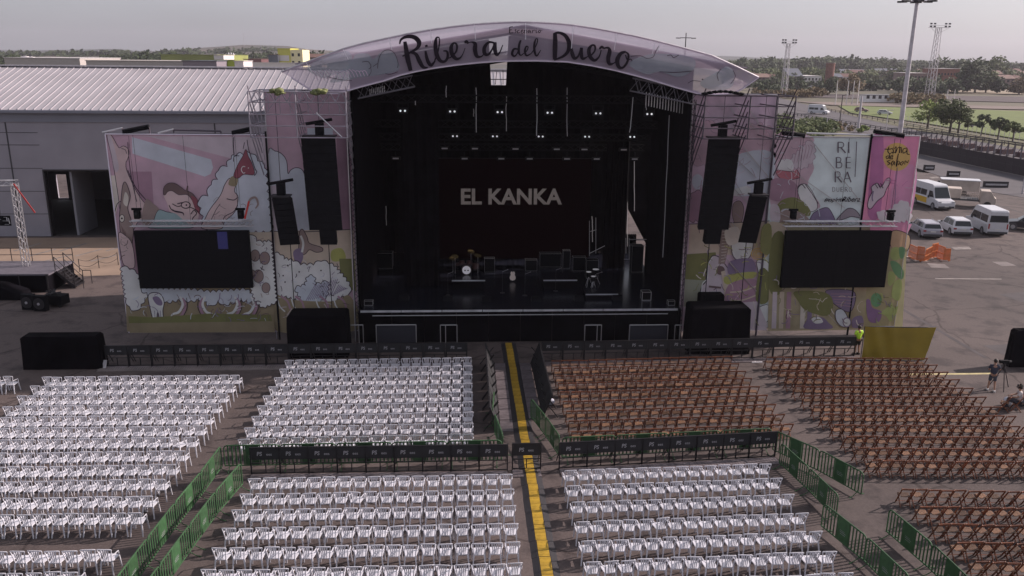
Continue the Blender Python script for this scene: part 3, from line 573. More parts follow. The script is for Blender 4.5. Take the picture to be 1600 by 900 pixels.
class Art:
    """flat print built on an upright sheet at distance Y: shapes traced in photo coordinates, a few mm proud of each other"""
    def __init__(s, Y): s.Y = Y; s.g = MB(); s.mats = []; s.layer = 0
    def _m(s, m):
        if m not in s.mats: s.mats.append(m)
        s.g.m(s.mats.index(m)); s.layer += 1; return s.Y-0.004-0.0025*s.layer
    def w(s, p, y): q = P(p[0], p[1], s.Y); return (q.x, y, q.z)
    def poly(s, pts, m, sm=False, line=None, lw=1.0):
        if sm: pts = smooth([tuple(p) for p in pts], 4, True)
        y = s._m(m); s.g.add([s.w(p, y) for p in reversed(pts)], [tuple(range(len(pts)))])
        if line: s.stroke(list(pts)+[pts[0]], lw, line, False)
        return s
    def stroke(s, pts, wd, m, sm=True):
        if s.Y > 47.5 and m.name.startswith('ink'): wd = wd*1.35
        p3 = [(p[0], p[1], p[2] if len(p) > 2 else wd) for p in pts]
        if sm: p3 = smooth(p3, 6)
        y = s._m(m); L = []; Rr = []; n = len(p3); p3 = [(a_[0], a_[1], a_[2]*(1.08 if s.Y < 47 and m.name == 'ink' else 1)) for a_ in p3]
        for i in range(n):
            a = p3[max(0, i-1)]; b = p3[min(n-1, i+1)]; dx, dy = b[0]-a[0], b[1]-a[1]; d = math.hypot(dx, dy) or 1; h = max(0.12, p3[i][2])/2
            L.append((p3[i][0]-dy/d*h, p3[i][1]+dx/d*h)); Rr.append((p3[i][0]+dy/d*h, p3[i][1]-dx/d*h))
        vv = [s.w(p, y) for p in L]+[s.w(p, y-0.0006) for p in Rr]
        s.g.add(vv, [(i, i+1, n+i+1, n+i) for i in range(n-1)]); return s
    def blob(s, pts, m, r=6, line=None, lw=1.0, amp=0.5):
        """closed outline with scalloped bumps"""
        out = []; N = len(pts)
        for i in range(N):
            a = pts[i]; b = pts[(i+1) % N]; d = math.hypot(b[0]-a[0], b[1]-a[1]); k = max(1, int(d/r)); nx, ny = (b[1]-a[1])/d, -(b[0]-a[0])/d
            for j in range(k):
                for q in range(5):
                    t = (j+q/5)/k; o_ = math.sin(math.pi*q/5)*r*amp; out.append((a[0]+(b[0]-a[0])*t+nx*o_, a[1]+(b[1]-a[1])*t+ny*o_))
        return s.poly(out, m, False, line, lw)
    def circ(s, x, y, r, m, ry=None, line=None, lw=1): return s.poly([(x+r*math.cos(t), y+(ry or r)*math.sin(t)) for t in [2*math.pi*k/22 for k in range(22)]], m, False, line, lw)
    def scribble(s, x0, y0, x1, y1, n, ms, seed, w0=.6, ln=9):
        rn = random.Random(seed)
        for k in range(n):
            x, y, a, b = rn.uniform(x0, x1), rn.uniform(y0, y1), rn.uniform(0, 6.28), rn.uniform(-1.2, 1.2); pts = [(x, y)]
            for q in range(4):
                a += b*.5; nx, ny = x+math.cos(a)*ln/4*rn.uniform(.6, 1.3), y+math.sin(a)*ln/4*rn.uniform(.6, 1.3)
                if not (x0 < nx < x1 and y0 < ny < y1): break
                x, y = nx, ny; pts.append((x, y))
            if len(pts) > 2: s.stroke(pts, rn.uniform(w0*.6, w0*1.5), ms[k % len(ms)])
        return s
    def text(s, body, x, y, size, m, shear=0.0, bold=0.0, rot=0.0, sx=1.0):
        yy = s._m(m); c = s.w((x, y), yy); ca, sa = math.cos(rot), math.sin(rot)
        add_text(s.g, text_geo(body, size, shear, 0, bold), lambda a, b: (c[0]+(a*sx*ca-b*sa), yy, c[2]+(a*sx*sa+b*ca))); return s
ar = Art(YFC)
ar.poly(top_px+bot_px[::-1][1:-1], M_fas)
# grey cloud shapes and lines in the print
ar.poly([(548, 98), (556, 85), (575, 84), (582, 92), (590, 88), (592, 84), (602, 78), (614, 82), (622, 96), (624, 106), (618, 112), (600, 116), (580, 119), (556, 122), (530, 128), (516, 126)], M_fasg, True)
ar.poly([(480, 108), (500, 92), (540, 80), (550, 90), (545, 108), (520, 118), (505, 122)], M_fasg, True)
for k in range(16):
    x = 488+k*5.2; ar.stroke([(x, 110+2*math.sin(k)), (x+5, 116-k*.35), (x+9, 126-k*0.5)], 1.1, M_fasp)
ar.stroke([(590, 107), (592, 92), (598, 81), (608, 78), (617, 84), (622, 98), (621, 106)], 0.9, M_inks)
ar.stroke([(566, 97), (575, 96), (580, 104), (576, 108)], 0.9, M_inks); ar.stroke([(583, 104), (590, 99)], 0.8, M_inks); ar.stroke([(576, 119), (580, 112), (579, 104)], 0.8, M_inks)
ar.stroke([(602, 115), (610, 116), (622, 112)], 0.9, M_inks); ar.stroke([(512, 120), (530, 124), (550, 126)], 0.8, M_inks)
ar.poly([(1020, 84), (1060, 86), (1085, 93), (1082, 110), (1060, 120), (1030, 112), (1010, 116), (985, 104), (988, 94)], M_fasg, True)
ar.poly([(1120, 112), (1135, 104), (1146, 112), (1144, 134), (1126, 141), (1102, 138), (1094, 128)], M_fasg, True)
ar.stroke([(985, 88), (1000, 87), (1010, 91), (1020, 89), (1024, 80), (1029, 72)], 0.9, M_inks); ar.stroke([(1030, 112), (1055, 113, 1.4), (1080, 111)], 1.0, M_inks)
ar.stroke([(1042, 87), (1048, 86), (1052, 90), (1060, 86)], 1.1, M_inks); ar.stroke([(1122, 126), (1120, 116), (1126, 108)], 0.9, M_inks); ar.stroke([(1145, 110), (1148, 120), (1141, 131)], 0.9, M_inks)
ar.stroke([(1074, 130), (1082, 126), (1094, 127)], 0.9, M_inks); ar.circ(1097, 124, 1.3, M_inks)
# brush lettering, traced in two enlargements
def ZA(pts): return [(560+p[0]/5.333, 20+p[1]/5.333)+((p[2]/5.333,) if len(p) > 2 else ()) for p in pts]
def ZB(pts): return [(740+p[0]/5.333, 20+p[1]/5.333)+((p[2]/5.333,) if len(p) > 2 else ()) for p in pts]
for s_ in ([(388, 240, 26), (398, 300, 34), (412, 380, 38), (436, 482, 30)], [(345, 262, 10), (358, 222, 18), (410, 198, 26), (470, 206, 34), (506, 246, 36), (490, 295, 24), (420, 338, 14)],
           [(430, 326, 18), (480, 345, 26), (508, 400, 34), (540, 452, 26), (580, 456, 8)], [(368, 362, 10), (402, 346, 10)],
           [(560, 318, 16), (568, 365, 24), (584, 412, 28), (608, 436, 24), (640, 400, 10)], [(564, 268, 20), (570, 284, 22)],
           [(636, 400, 10), (662, 330, 10), (676, 250, 10), (672, 208, 10), (650, 212, 16), (642, 270, 30), (654, 350, 34), (684, 400, 26), (722, 404, 20), (744, 368, 20), (738, 322, 16), (708, 318, 10)],
           [(740, 384, 8), (782, 362, 10), (816, 318, 14), (820, 268, 16), (796, 252, 14), (774, 284, 28), (780, 340, 32), (812, 382, 26), (846, 376, 14), (870, 344, 8), (890, 292, 6)],
           [(884, 250, 14), (900, 240, 24), (914, 254, 16)], [(908, 256, 8), (940, 244, 9), (972, 258, 28), (972, 310, 34), (986, 360, 28), (1020, 366, 12), (1046, 344, 8)],
           [(1134, 252, 14), (1086, 246, 18), (1050, 290, 28), (1052, 340, 28), (1084, 346, 18), (1116, 300, 12), (1138, 246, 16)], [(1138, 244, 26), (1136, 300, 32), (1150, 348, 24), (1176, 332, 12), (1202, 268, 7)],
           [(1332, 304, 12), (1296, 302, 16), (1280, 340, 20), (1298, 362, 14), (1326, 330, 9), (1350, 236, 10)], [(1352, 228, 14), (1338, 270, 18), (1336, 330, 18), (1352, 354, 10), (1376, 338, 7)],
           [(1374, 340, 7), (1402, 316, 9), (1412, 286, 10), (1396, 282, 12), (1386, 320, 18), (1400, 356, 14), (1440, 338, 7)],
           [(1440, 338, 7), (1476, 280, 8), (1492, 226, 9), (1476, 220, 10), (1464, 270, 18), (1468, 330, 18), (1486, 358, 12), (1518, 310, 6)]): ar.stroke(ZA(s_), 1, M_ink)
for s_ in ([(676, 172, 30), (678, 240, 36), (676, 320, 36), (674, 390, 30)], [(664, 178, 14), (706, 166, 20), (760, 190, 28), (792, 248, 34), (786, 316, 28), (744, 362, 20), (668, 394, 12)],
           [(812, 292, 16), (820, 340, 30), (838, 378, 26), (868, 362, 14), (892, 300, 14)], [(896, 290, 24), (894, 340, 28), (906, 382, 22), (946, 366, 8)],
           [(944, 366, 8), (980, 350, 12), (1008, 312, 14), (1006, 276, 16), (982, 272, 16), (958, 306, 28), (966, 362, 30), (1004, 396, 22), (1042, 366, 12), (1060, 310, 8)],
           [(1044, 302, 14), (1066, 284, 20), (1080, 298, 14)], [(1078, 298, 12), (1116, 292, 18), (1130, 320, 30), (1118, 380, 32), (1128, 424, 26), (1164, 420, 10), (1190, 396, 7)],
           [(1264, 324, 16), (1222, 340, 26), (1194, 392, 34), (1204, 448, 28), (1240, 456, 18), (1276, 410, 18), (1286, 350, 16), (1262, 326, 12)], [(1262, 350, 10), (1276, 390, 10), (1306, 386, 7), (1316, 404, 5)]): ar.stroke(ZB(s_), 1, M_ink)
for s_ in ([(300, 120, 7), (298, 170, 7)], [(298, 120, 6), (322, 116, 6)], [(298, 144, 5), (316, 142, 5)], [(298, 170, 6), (326, 166, 6)], [(348, 140, 5), (338, 144, 5), (346, 158, 6), (336, 170, 5)],
           [(372, 144, 5), (358, 150, 6), (358, 168, 6), (376, 164, 4)], [(380, 158, 4), (394, 152, 4), (390, 142, 5), (382, 156, 6), (388, 172, 5), (402, 164, 4)], [(406, 144, 6), (406, 172, 6)], [(406, 152, 4), (420, 144, 5), (424, 172, 6)],
           [(446, 144, 5), (434, 154, 6), (438, 168, 5), (450, 150, 5), (450, 168, 5), (458, 164, 3)], [(466, 146, 6), (464, 170, 5)], [(466, 152, 4), (482, 144, 5), (484, 150, 5)], [(492, 144, 6), (492, 168, 5), (502, 162, 3)], [(493, 132, 5), (495, 137, 5)],
           [(520, 144, 5), (508, 154, 6), (514, 168, 6), (524, 156, 5), (520, 144, 4)], [(522, 148, 4), (538, 150, 3)]): ar.stroke(ZB([(q[0]*1.0+(q[0]-298)*0.14, q[1], q[2]) for q in s_]), 1, M_ink)
# pale seams of the sheet
M_seam = mat('pale_seam', (0.75, 0.72, 0.78), 0.6)
for a, b in (((479, 97), (488, 112)), ((537, 77), (545, 93)), ((608, 60), (613, 78)), ((673, 47), (675, 68)), ((741, 38), (743, 62)), ((821, 36), (821, 62)), ((895, 41), (892, 76)), ((962, 52), (959, 78)), ((1022, 66), (1018, 84)), ((1030, 68), (1025, 82))):
    ar.stroke([a, b], 0.9, M_seam, False)
o = ar.g.build('fascia_sheet', ar.mats, roof, True)
def px_tube(pxs, Y, r, m, name, par):
    g = MB(); pp = [P(a, b, Y) for a, b in pxs]
    g.path(pp, r, 6); return g.build(name, m, par, True)
px_tube(top_px, YFC+0.06, 0.06, M_galv, 'top_tube', roof); px_tube(bot_px[1:], YFC+0.04, 0.05, mat('white_edge', (0.72, 0.66, 0.76), 0.5), 'lower_tube', roof)
# gable shell of the roof behind the fascia
M_rt = mat('roof_membrane', (0.30, 0.25, 0.30), 0.7, vary=0.1, scale=0.4); M_rb = mat('roof_lining', (0.004, 0.004, 0.005), 0.9, spec=0.03)
zr = P(820, 38.5, 47).z; ex0, ex1 = -9.2, 15.6; zs = 0.172; xr = P(820, 38, 47).x
for sgn, ex in ((-1, ex0), (1, ex1)):
    ze = zr-abs(ex-xr)*zs
    pts = [(xr, zr), (ex, ze), (ex, ze-0.06), (xr, zr-0.06)]
    MB().prism(pts if sgn < 0 else pts[::-1], 47.0, 63.5, 'y').build('roof_sheet', M_rt, roof, True)
    pts = [(xr, zr-0.10), (ex, ze-0.10), (ex, ze-0.15), (xr, zr-0.15)]
    MB().prism(pts if sgn < 0 else pts[::-1], 47.3, 63.3, 'y').build('lining', M_rb, roof, True)
# trussed arch members under the roof
def truss(g, a, b, s, n, rc=0.045, rb=0.022, box=True):
    a = Vector(a); b = Vector(b); d = (b-a); u = d.normalized(); sd = u.cross(Vector((0, 0, 1)))
    if sd.length < 0.1: sd = Vector((1, 0, 0))
    sd.normalize(); up = sd.cross(u).normalized()
    cs = [sd*i*s/2+up*j*s/2 for i, j in ((-1, -1), (1, -1), (1, 1), (-1, 1))]
    for c in cs: g.tube(a+c, b+c, rc, 5)
    for k in range(n):
        for q in range(4):
            c0, c1 = cs[q], cs[(q+1) % 4]; p0 = a+d*(k/n); p1 = a+d*((k+1)/n)
            if k % 2: g.tube(p0+c0, p1+c1, rb, 3, caps=False)
            else: g.tube(p0+c1, p1+c0, rb, 3, caps=False)
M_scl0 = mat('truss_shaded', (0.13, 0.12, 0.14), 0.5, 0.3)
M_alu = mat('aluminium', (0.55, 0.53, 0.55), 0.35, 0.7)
for y, z in ((47.5, 14.45),):
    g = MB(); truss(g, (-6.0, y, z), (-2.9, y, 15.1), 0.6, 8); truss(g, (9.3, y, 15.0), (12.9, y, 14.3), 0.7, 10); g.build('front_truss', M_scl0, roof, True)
for y in (49.5, 53, 57, 61):
    g = MB(); truss(g, (ex0+2.6, y, 15.0), (xr, y, 16.6), 0.5, 16); truss(g, (xr, y, 16.6), (ex1-2.6, y, 15.0), 0.5, 16); g.build('cross_truss', M_black, roof, True)
# fence of small upright tubes under the wings (pale bits seen below the fascia)
g = MB()
for k in range(16): p = P(1010+k*4.4, 144+k*1.0, 48.5); g.tube(p, p+Vector((0, 0, -0.75)), 0.03, 4)
for k in range(9): p = P(578+k*2.8, 139-k*0.6, 48.5); g.tube(p, p+Vector((0, 0, -0.35)), 0.03, 4)
g.build('hanger_tubes', M_alu, roof, True)

# drapes of the stage house: each a thing
def drape(name, label, a, b, z0, z1, folds, mat_=M_cloth, amp=0.10, poly=None):
    a = Vector((*a, 0)); b = Vector((*b, 0)); d = b-a; n = Vector((-d.y, d.x, 0)).normalized(); N = folds*4; g = MB(); o = thing(name, label, 'drape', (a.x, a.y, z0))
    top = poly or (lambda t: z1)
    bot = lambda t: z0
    if isinstance(z0, tuple): z00 = z0[0]
    fr = []; 
    for i in range(N+1):
        t = i/N; w_ = math.sin(t*folds*2*math.pi)*amp; fr.append(a+d*t+n*w_)
    vv = [(p.x, p.y, z0) for p in fr]+[(p.x, p.y, top(i/N)) for i, p in enumerate(fr)]+[(p.x+n.x*.03, p.y+n.y*.03, z0) for p in fr]+[(p.x+n.x*.03, p.y+n.y*.03, top(i/N)) for i, p in enumerate(fr)]
    M = N+1
    fs = [(i, i+1, M+i+1, M+i) for i in range(N)]+[(2*M+i+1, 2*M+i, 3*M+i, 3*M+i+1) for i in range(N)]+[(M+i, M+i+1, 3*M+i+1, 3*M+i) for i in range(N)]
    g.add(vv, fs); g.build('cloth', mat_, o, True); return o
def gz(x): return zr-abs(x-xr)*zs-0.2
drape('side_drape', 'black side drape closing the left side of the stage', (SX0+.1, YS+0.2), (SX0+.1, YE), ZD, 14.0, 22, poly=lambda t: gz(SX0))
# right drape with lower rear corner pulled up: gap shows the car park
xa = SX1-.1
drape('side_drape', 'black side drape closing the right side of the stage front', (xa, YS+0.2), (xa, 57.0), ZD, 14.2, 16, poly=lambda t: gz(SX1))
pbl = P(765, 130, 62.0); 
def btop(t):
    x = SX0+(SX1-SX0)*t
    l, r_ = P(764, 130, 62).x, P(794, 130, 62).x
    if l < x < r_: return P(780, 134, 62).z-(0 if x > l+0.5 else 0)
    return gz(x)
gx0, gx1 = P(977, 360, 62).x, P(1024, 360, 62).x
wA = gx0-SX0
drape('back_drape', 'black back drape across the rear of the stage', (SX0, 62.0), (gx0, 62.0), ZD, 16, 26, poly=lambda t: (lambda x: (P(780, 133, 62).z if P(766, 130, 62).x < x < P(794, 130, 62).x else gz(x)))(SX0+wA*t))
zt0, zt1 = P(978, 322, 62).z, P(1024, 366, 62).z
o = thing('back_drape', 'black rear drape at the right with its lower corner pulled aside', 'drape', (gx0, 62, zt1)); g = MB()
g.prism([(gx0, zt0), (gx1, zt1), (SX1+1.5, zt1-1.6), (SX1+1.5, gz(SX1)), (gx0, gz(gx0))], 62.0, 62.05, 'y'); g.build('cloth', M_cloth, o, True)
drape('darkening_cloth', 'low black cloth added to darken the stage rear under the bright gap', (gx0-.3, 61.8), (SX1+.2, 61.8), ZD, zt1+.05, 8)  # added cloth, keeps the area below the gap dark
drape('side_drape', 'narrow black leg drape hanging inside the stage at the left', (SX0+2.3, 52.5), (SX0+4.6, 52.5), ZD, 14.6, 4)
drape('side_drape', 'narrow black leg drape hanging inside the stage at the right', (9.6, 57), (11.2, 57), ZD, 14.6, 4)
drape('side_drape', 'black leg drape beside the rear screen on its left', (-4.4, 59.5), (-0.6, 59.5), ZD, 14.6, 6)

# rear LED screen with the name of the act
YL = 58.0
a = P(665, 247, YL); b = P(925, 247, YL); c_ = P(665, 405, YL)
o = thing('rear_screen', 'dark red lit screen at the back of the stage showing the name of the act', 'screen', ((a.x+b.x)/2, YL, c_.z))
MB().lohi((a.x, YL, c_.z), (b.x, YL+0.15, a.z)).build('housing', M_black, o, True)
g = MB().m(0); g.lohi((a.x+0.03, YL-0.012, c_.z+0.03), (b.x-0.03, YL-0.002, a.z-0.03))
yy = YL-0.018; q = P(799.5, 307, YL); g.m(1); gm = text_geo('EL KANKA', 1.0, 0, 0, 0.028)
xs = [v[0] for v in gm[0]]; ys = [v[1] for v in gm[0]]; W_ = P(878, 307, YL).x-P(720, 307, YL).x; H_ = P(800, 294.5, YL).z-P(800, 319.5, YL).z
sx, sy = W_/(max(xs)-min(xs)), H_/(max(ys)-min(ys)); mx0, my0 = (max(xs)+min(xs))/2, (max(ys)+min(ys))/2
add_text(g, gm, lambda u, v: (q.x+(u-mx0)*sx, yy, q.z+(v-my0)*sy))
g.build('lit_face', [mat('screen_red', (0.006, 0.0006, 0.0012), 0.9, emit=0.02, spec=0.0), mat('screen_text', (0.105, 0.088, 0.084), 0.6, emit=0.5, vary=0.3, scale=3)], o, True)

# lighting trusses and lamps
M_lens = mat('lamp_lens', (0.85, 0.85, 0.9), 0.3, emit=0.5); M_lensd = mat('lamp_lens_dim', (0.32, 0.30, 0.32), 0.3, emit=0.06)
def hang_truss(label, Y, z, x0=-5.9, x1=12.3):
    o = thing('lighting_truss', label, 'truss', ((x0+x1)/2, Y, z)); g = MB(); truss(g, (x0, Y, z), (x1, Y, z), 0.4, 30); g.build('beam', M_black, o, True)
rows = [(50.0, 172.5, 177.5, [630, 707, 780.5, 858, 933, 1012.5], 0), (54.0, 211.5, 213, [647, 711, 773, 844, 916, 986], 0), (56.5, 230.5, 233, [635, 695, 742, 805, 869, 912, 973], 1), (57.6, 246.5, 247.5, [619, 675, 726, 783, 827, 885, 931, 990], 1)]
nm = ['front', 'second', 'third', 'rear']
blind = wash = None
for ri, (Y, y0, y1, xs, kind) in enumerate(rows):
    z = P(800, (y0+y1)/2, Y).z+0.75
    hang_truss('black %s lighting truss hanging across the stage' % nm[ri], Y, z)
    for k, px in enumerate(xs):
        f_ = (px-xs[0])/(xs[-1]-xs[0]); p = P(px, y0+(y1-y0)*f_, Y)
        if kind == 0:
            lab = 'twin-lens blinder lamp with two pale lenses, %s from left on the %s truss' % (ORD[k+1], nm[ri])
            if blind is None:
                t = thing('blinder_lamp', lab, 'stage lamp', (0, 0, 0), 0, 'twin blinder lamps over the stage')
                MB().lohi((-0.28, -0.1, -0.16), (0.28, 0.2, 0.16)).build('housing', M_black, t)
                for s in (-1, 1): MB().disc((s*0.13, -0.115, 0), (0, -1, 0), 0.06, 0.03, 12).build('lens', M_lens, t)
                g = MB(); g.lohi((-0.33, -0.03, -0.03), (-0.29, 0.03, 0.4)); g.lohi((0.29, -0.03, -0.03), (0.33, 0.03, 0.4)); g.lohi((-0.33, -0.03, 0.4), (0.33, 0.03, 0.44)); g.build('yoke', M_black, t)
                blind = t; t.location = (p.x, Y-0.3, p.z)
            else: dup(blind, (p.x, Y-0.3, p.z), None, lab)
        else:
            lab = 'dim bar-shaped wash lamp, %s from left on the %s truss' % (ORD[k+1], nm[ri])
            if wash is None:
                t = thing('wash_lamp', lab, 'stage lamp', (0, 0, 0), 0, 'dim wash lamps over the stage')
                MB().lohi((-0.3, -0.1, -0.12), (0.3, 0.15, 0.1)).build('housing', M_black, t); MB().lohi((-0.2, -0.125, -0.045), (0.2, -0.101, 0.045)).build('lens', M_lensd, t)
                g = MB(); g.tube((0, 0, 0.1), (0, 0, 0.45), 0.04, 6); g.build('clamp', M_black, t)
                wash = t; t.location = (p.x, Y-0.3, p.z)
            else: dup(wash, (p.x, Y-0.3, p.z), None, lab)
M_cable = mat('pale_cable', (0.5, 0.5, 0.52), 0.5)
for k, (x0, y0, x1, y1, Y) in enumerate([(697, 134, 697, 152, 49), (744, 137, 744, 207, 50), (791, 150, 791, 205, 51), (839, 138, 839, 212, 50), (886.5, 137, 886, 213, 51), (989, 152, 984, 207, 49), (1009, 158, 1010, 172, 49), (1046, 180, 1036, 402, 50), (653.5, 318, 655, 378, 54), (980.5, 268, 980, 385, 58), (991, 252, 991, 330, 58), (1012, 332, 1012, 362, 59), (603, 322, 604, 352, 55), (925, 338, 926, 378, 57), (740, 170, 740, 182, 54), (649, 158, 649, 164, 49)]):
    a = P(x0, y0, Y); b = P(x1, y1, Y); o = thing('hoist_chain', 'pale hoist chain or cable hanging in the dark stage, %s listed from upper left' % ORD[k+1], 'chain', tuple(b), 0, 'chains hanging inside the stage')
    rn = random.Random(k); pts = [a.lerp(b, t/6)+Vector((rn.uniform(-.02, .02), 0, 0)) for t in range(7)]; MB().path(pts, 0.022, 5).build('chain', M_cable, o, True)
o = thing('bright_cross_frame', 'steel cross frame seen against the pale roof through the top gap', 'frame', tuple(P(780, 125, 61.5)))
g = MB(); g.tube(P(767, 124, 61.5), P(794, 124, 61.5), 0.04, 4); g.tube(P(776, 112, 61.5), P(774, 132, 61.5), 0.03, 4); g.tube(P(786, 110, 61.5), P(786, 132, 61.5), 0.03, 4); g.build('bars', M_black, o, True)

# ---------------------------------------------------------------- things on the stage
def case(name, label, px, py, w_, d_, h, m=M_black, edge=M_alu, z=ZD, cat='flight case', er=0.006):
    p = G(px, py, z); t = thing(name, label, cat, (p.x, p.y+d_/2, z)); MB().lohi((-w_/2, -d_/2, 0.03), (w_/2, d_/2, h)).build('body', m, t, bevel=0.01)
    g = MB()
    for sx_ in (-1, 1):
        for sy_ in (-1, 1): g.tube((sx_*w_/2, sy_*d_/2, 0.02), (sx_*w_/2, sy_*d_/2, h), er, 4)
        g.tube((sx_*w_/2, -d_/2, h), (sx_*w_/2, d_/2, h), er, 4)
    for sy_ in (-1, 1): g.tube((-w_/2, sy_*d_/2, h), (w_/2, sy_*d_/2, h), er, 4)
    g.tube((-w_/2, -d_/2, .04), (w_/2, -d_/2, .04), er, 4)
    g.build('edge_trim', edge, t); return t
def riser(label, px0, px1, py, d_, h):
    a = G(px0, py, ZD+h); b = G(px1, py, ZD+h); t = thing('riser', label, 'riser', ((a.x+b.x)/2, a.y, ZD)); W = b.x-a.x
    MB().lohi((-W/2, 0, h-0.1), (W/2, d_, h)).build('top', M_deck, t); MB().lohi((-W/2+0.05, 0.05, 0), (W/2-0.05, d_-.05, h-0.1)).build('skirt', M_cloth, t); MB().lohi((-W/2, -0.03, h-0.06), (W/2, -0.002, h+0.01)).build('edge_strip', MATS['edge_metal'], t)
riser('black drum riser with a white front strip, left of centre', 706, 758, 438, 2.4, 0.6)
riser('black riser with a white front strip right of centre', 849, 902, 437.5, 2.0, 0.6)
riser('low black riser with a white strip near the right of the stage', 915, 966, 459.5, 1.5, 0.3)
# drum kit
p = G(729, 431, ZD+0.6); t = thing('drum_kit', 'drum kit with a white-faced bass drum on the left riser', 'drum kit', (p.x, p.y+0.4, ZD+0.6))
bd = MB().disc((0, 0.1, 0.32), (0, 1, 0), 0.31, 0.45, 20).build('bass_drum', mat('drum_shell', (0.05, 0.02, 0.02), .3), t)
g = MB().m(0); g.disc((0, -0.14, 0.32), (0, 1, 0), 0.28, 0.02, 20); g.m(1)
for s in (-1, 1): g.disc((s*0.1, -0.153, 0.3), (0, 1, 0), 0.05, 0.008, 10)
g.build('drum_head', [mat('drum_skin', (0.75, 0.72, 0.75), 0.5, emit=0.10), M_black], bd)  # drum skins glow faintly, brightness put into the material
for x, y, z, r_, h in ((-0.3, .2, .75, .17, .2), (0.2, .2, .75, .17, .2), (0.6, .5, .45, .24, .35), (-.55, .6, .55, .18, .14)): MB().tube((x, y, z-h/2), (x, y, z+h/2), r_, 14).build('tom', MATS['drum_shell'], t)
for x, y, z in ((-0.75, .3, 1.15), (0.75, .3, 1.2), (-.9, .7, .9), (.3, 1., 1.3)):
    c = MB().disc((x, y, z), (0.2, -.3, 1), 0.24, 0.012, 16).build('cymbal', mat('brass', (0.6, 0.45, 0.2), .25, .9), t); MB().tube((x, y, 0), (x, y, z), 0.012, 5).build('stand', M_alu, c)
p = G(801, 440, ZD); t = thing('guitar', 'pale-bodied guitar standing at the centre of the stage', 'guitar', (p.x, p.y, ZD))
g = MB(); g.prism([(x*1.0, z) for x, z in [(-.14, .12), (-.2, .25), (-.17, .38), (-.12, .45), (-.15, .55), (-.12, .66), (0, .7), (.12, .66), (.15, .55), (.12, .45), (.17, .38), (.2, .25), (.14, .12), (0, .08)]], -0.04, 0.05); g.build('body', mat('guitar_top', (0.62, 0.52, 0.48), .4, emit=.04), t)  # guitar top has a slight glow added to its colour
MB().lohi((-.03, -.06, .66), (.03, -.03, 1.2)).build('neck', M_black, t); MB().lohi((-.05, -.06, 1.2), (.05, -.03, 1.36)).build('headstock', M_black, t)
g = MB(); g.tube((0, .1, .0), (0, .06, .6), .015, 5); g.tube((-.15, -.1, 0), (0, .06, .3), .012, 5); g.tube((.15, -.1, 0), (0, .06, .3), .012, 5); g.build('stand', M_black, t)
for k, (px, py) in enumerate(((631, 470), (700, 471), (760, 472), (838, 472), (905, 471), (965, 470))):
    p = G(px, py, ZD); t = thing('monitor_wedge', 'black floor monitor near the stage edge, %s from the left' % ORD[k+1], 'speaker', (p.x, p.y, ZD), 0, 'floor monitors at the stage edge')
    MB().prism([(0, 0), (0.45, 0), (0.45, 0.12), (0.12, 0.36), (0, 0.3)], -0.3, 0.3, 'x').build('cabinet', M_black, t); g = MB(); g.add([(-.27, .14, .352), (.27, .14, .352), (.27, .44, .137), (-.27, .44, .137)], [(0, 1, 2, 3)]); g.build('grille', M_dark, t)
for k, (px, py) in enumerate(((700, 462), (785, 458), (820, 462), (868, 455), (930, 462))):
    p = G(px, py, ZD); t = thing('microphone_stand', 'thin microphone stand on the stage, %s from the left' % ORD[k+1], 'microphone stand', (p.x, p.y, ZD), 0, 'microphone stands on the stage')
    MB().tube((0, 0, 0), (0, 0, 1.4), 0.011, 5).build('pole', M_dark, t); MB().disc((0, 0, 0.015), (0, 0, 1), 0.15, 0.03, 14).build('base', M_dark, t); MB().tube((0, 0, 1.4), (0.3, -0.3, 1.6), 0.01, 5).build('boom', M_steel, t); MB().ball((0.31, -0.31, 1.61), 0.03, 6).build('microphone', M_steel, t)
case('flight_case', 'square light-framed flight case at the right of the stage', 1010, 470, 0.55, 0.5, 0.55, er=0.022)
case('flight_case', 'small light-framed box in the right corner of the stage edge', 1049, 478, 0.4, 0.3, 0.3, er=0.018)
case('flight_case', 'small light-framed box in the left corner of the stage edge', 576, 478, 0.5, 0.3, 0.3, er=0.015)
case('amplifier_rack', 'dark amplifier rack beside the right riser', 925, 436, 0.8, 0.6, 1.3, cat='rack')
case('amplifier_rack', 'dark tall rack in front of the opening at the right', 995, 426, 0.8, 0.7, 1.9, cat='rack')
case('flight_case', 'dark long case standing in the right wing', 1035, 430, 1.3, 0.7, 1.0)
case('flight_case', 'dark case at the left wing of the stage', 600, 420, 1.2, 0.8, 1.1)
case('piano', 'dark keyboard cabinet behind the centre of the stage', 860, 418, 1.5, 0.6, 1.0, cat='keyboard')
for k, (px, py, s) in enumerate(((920, 425, .16), (931, 421, .2), (927, 432, .14))):
    p = G(px, py, ZD+1.0); t = thing('percussion_drum', 'small pale-rimmed percussion drum right of the riser, %s one' % ('left', 'right', 'lower')[k], 'drum', (p.x, p.y, ZD)); MB().tube((0, 0, .7), (0, 0, 1.0), s, 12).build('shell', M_black, t); MB().tube((0, 0, 1.0), (0, 0, 1.02), s+.01, 12).build('skin', MATS['drum_skin'], t)
    g = MB()
    for q in range(3): a = q*2.1; g.tube((0, 0, .7), (math.cos(a)*.3, math.sin(a)*.3, 0), .012, 4)
    g.build('tripod', M_alu, t)
o = thing('wing_framework', 'pale steel tubes and steps standing in the right wing of the stage', 'framework', tuple(G(955, 420, ZD)))
g = MB(); wf = [((921, 345), (921, 400)), ((931, 340), (931, 396)), ((921, 362), (932, 359)), ((921, 396), (945, 384)), ((978, 372), (978, 396)), ((983, 374), (1016, 374)), ((983, 384), (1016, 384)), ((983, 372), (983, 405)), ((1012, 372), (1012, 405)), ((1036, 350), (1036, 402)), ((1048, 378), (1048, 410)), ((975, 405), (1000, 405))]
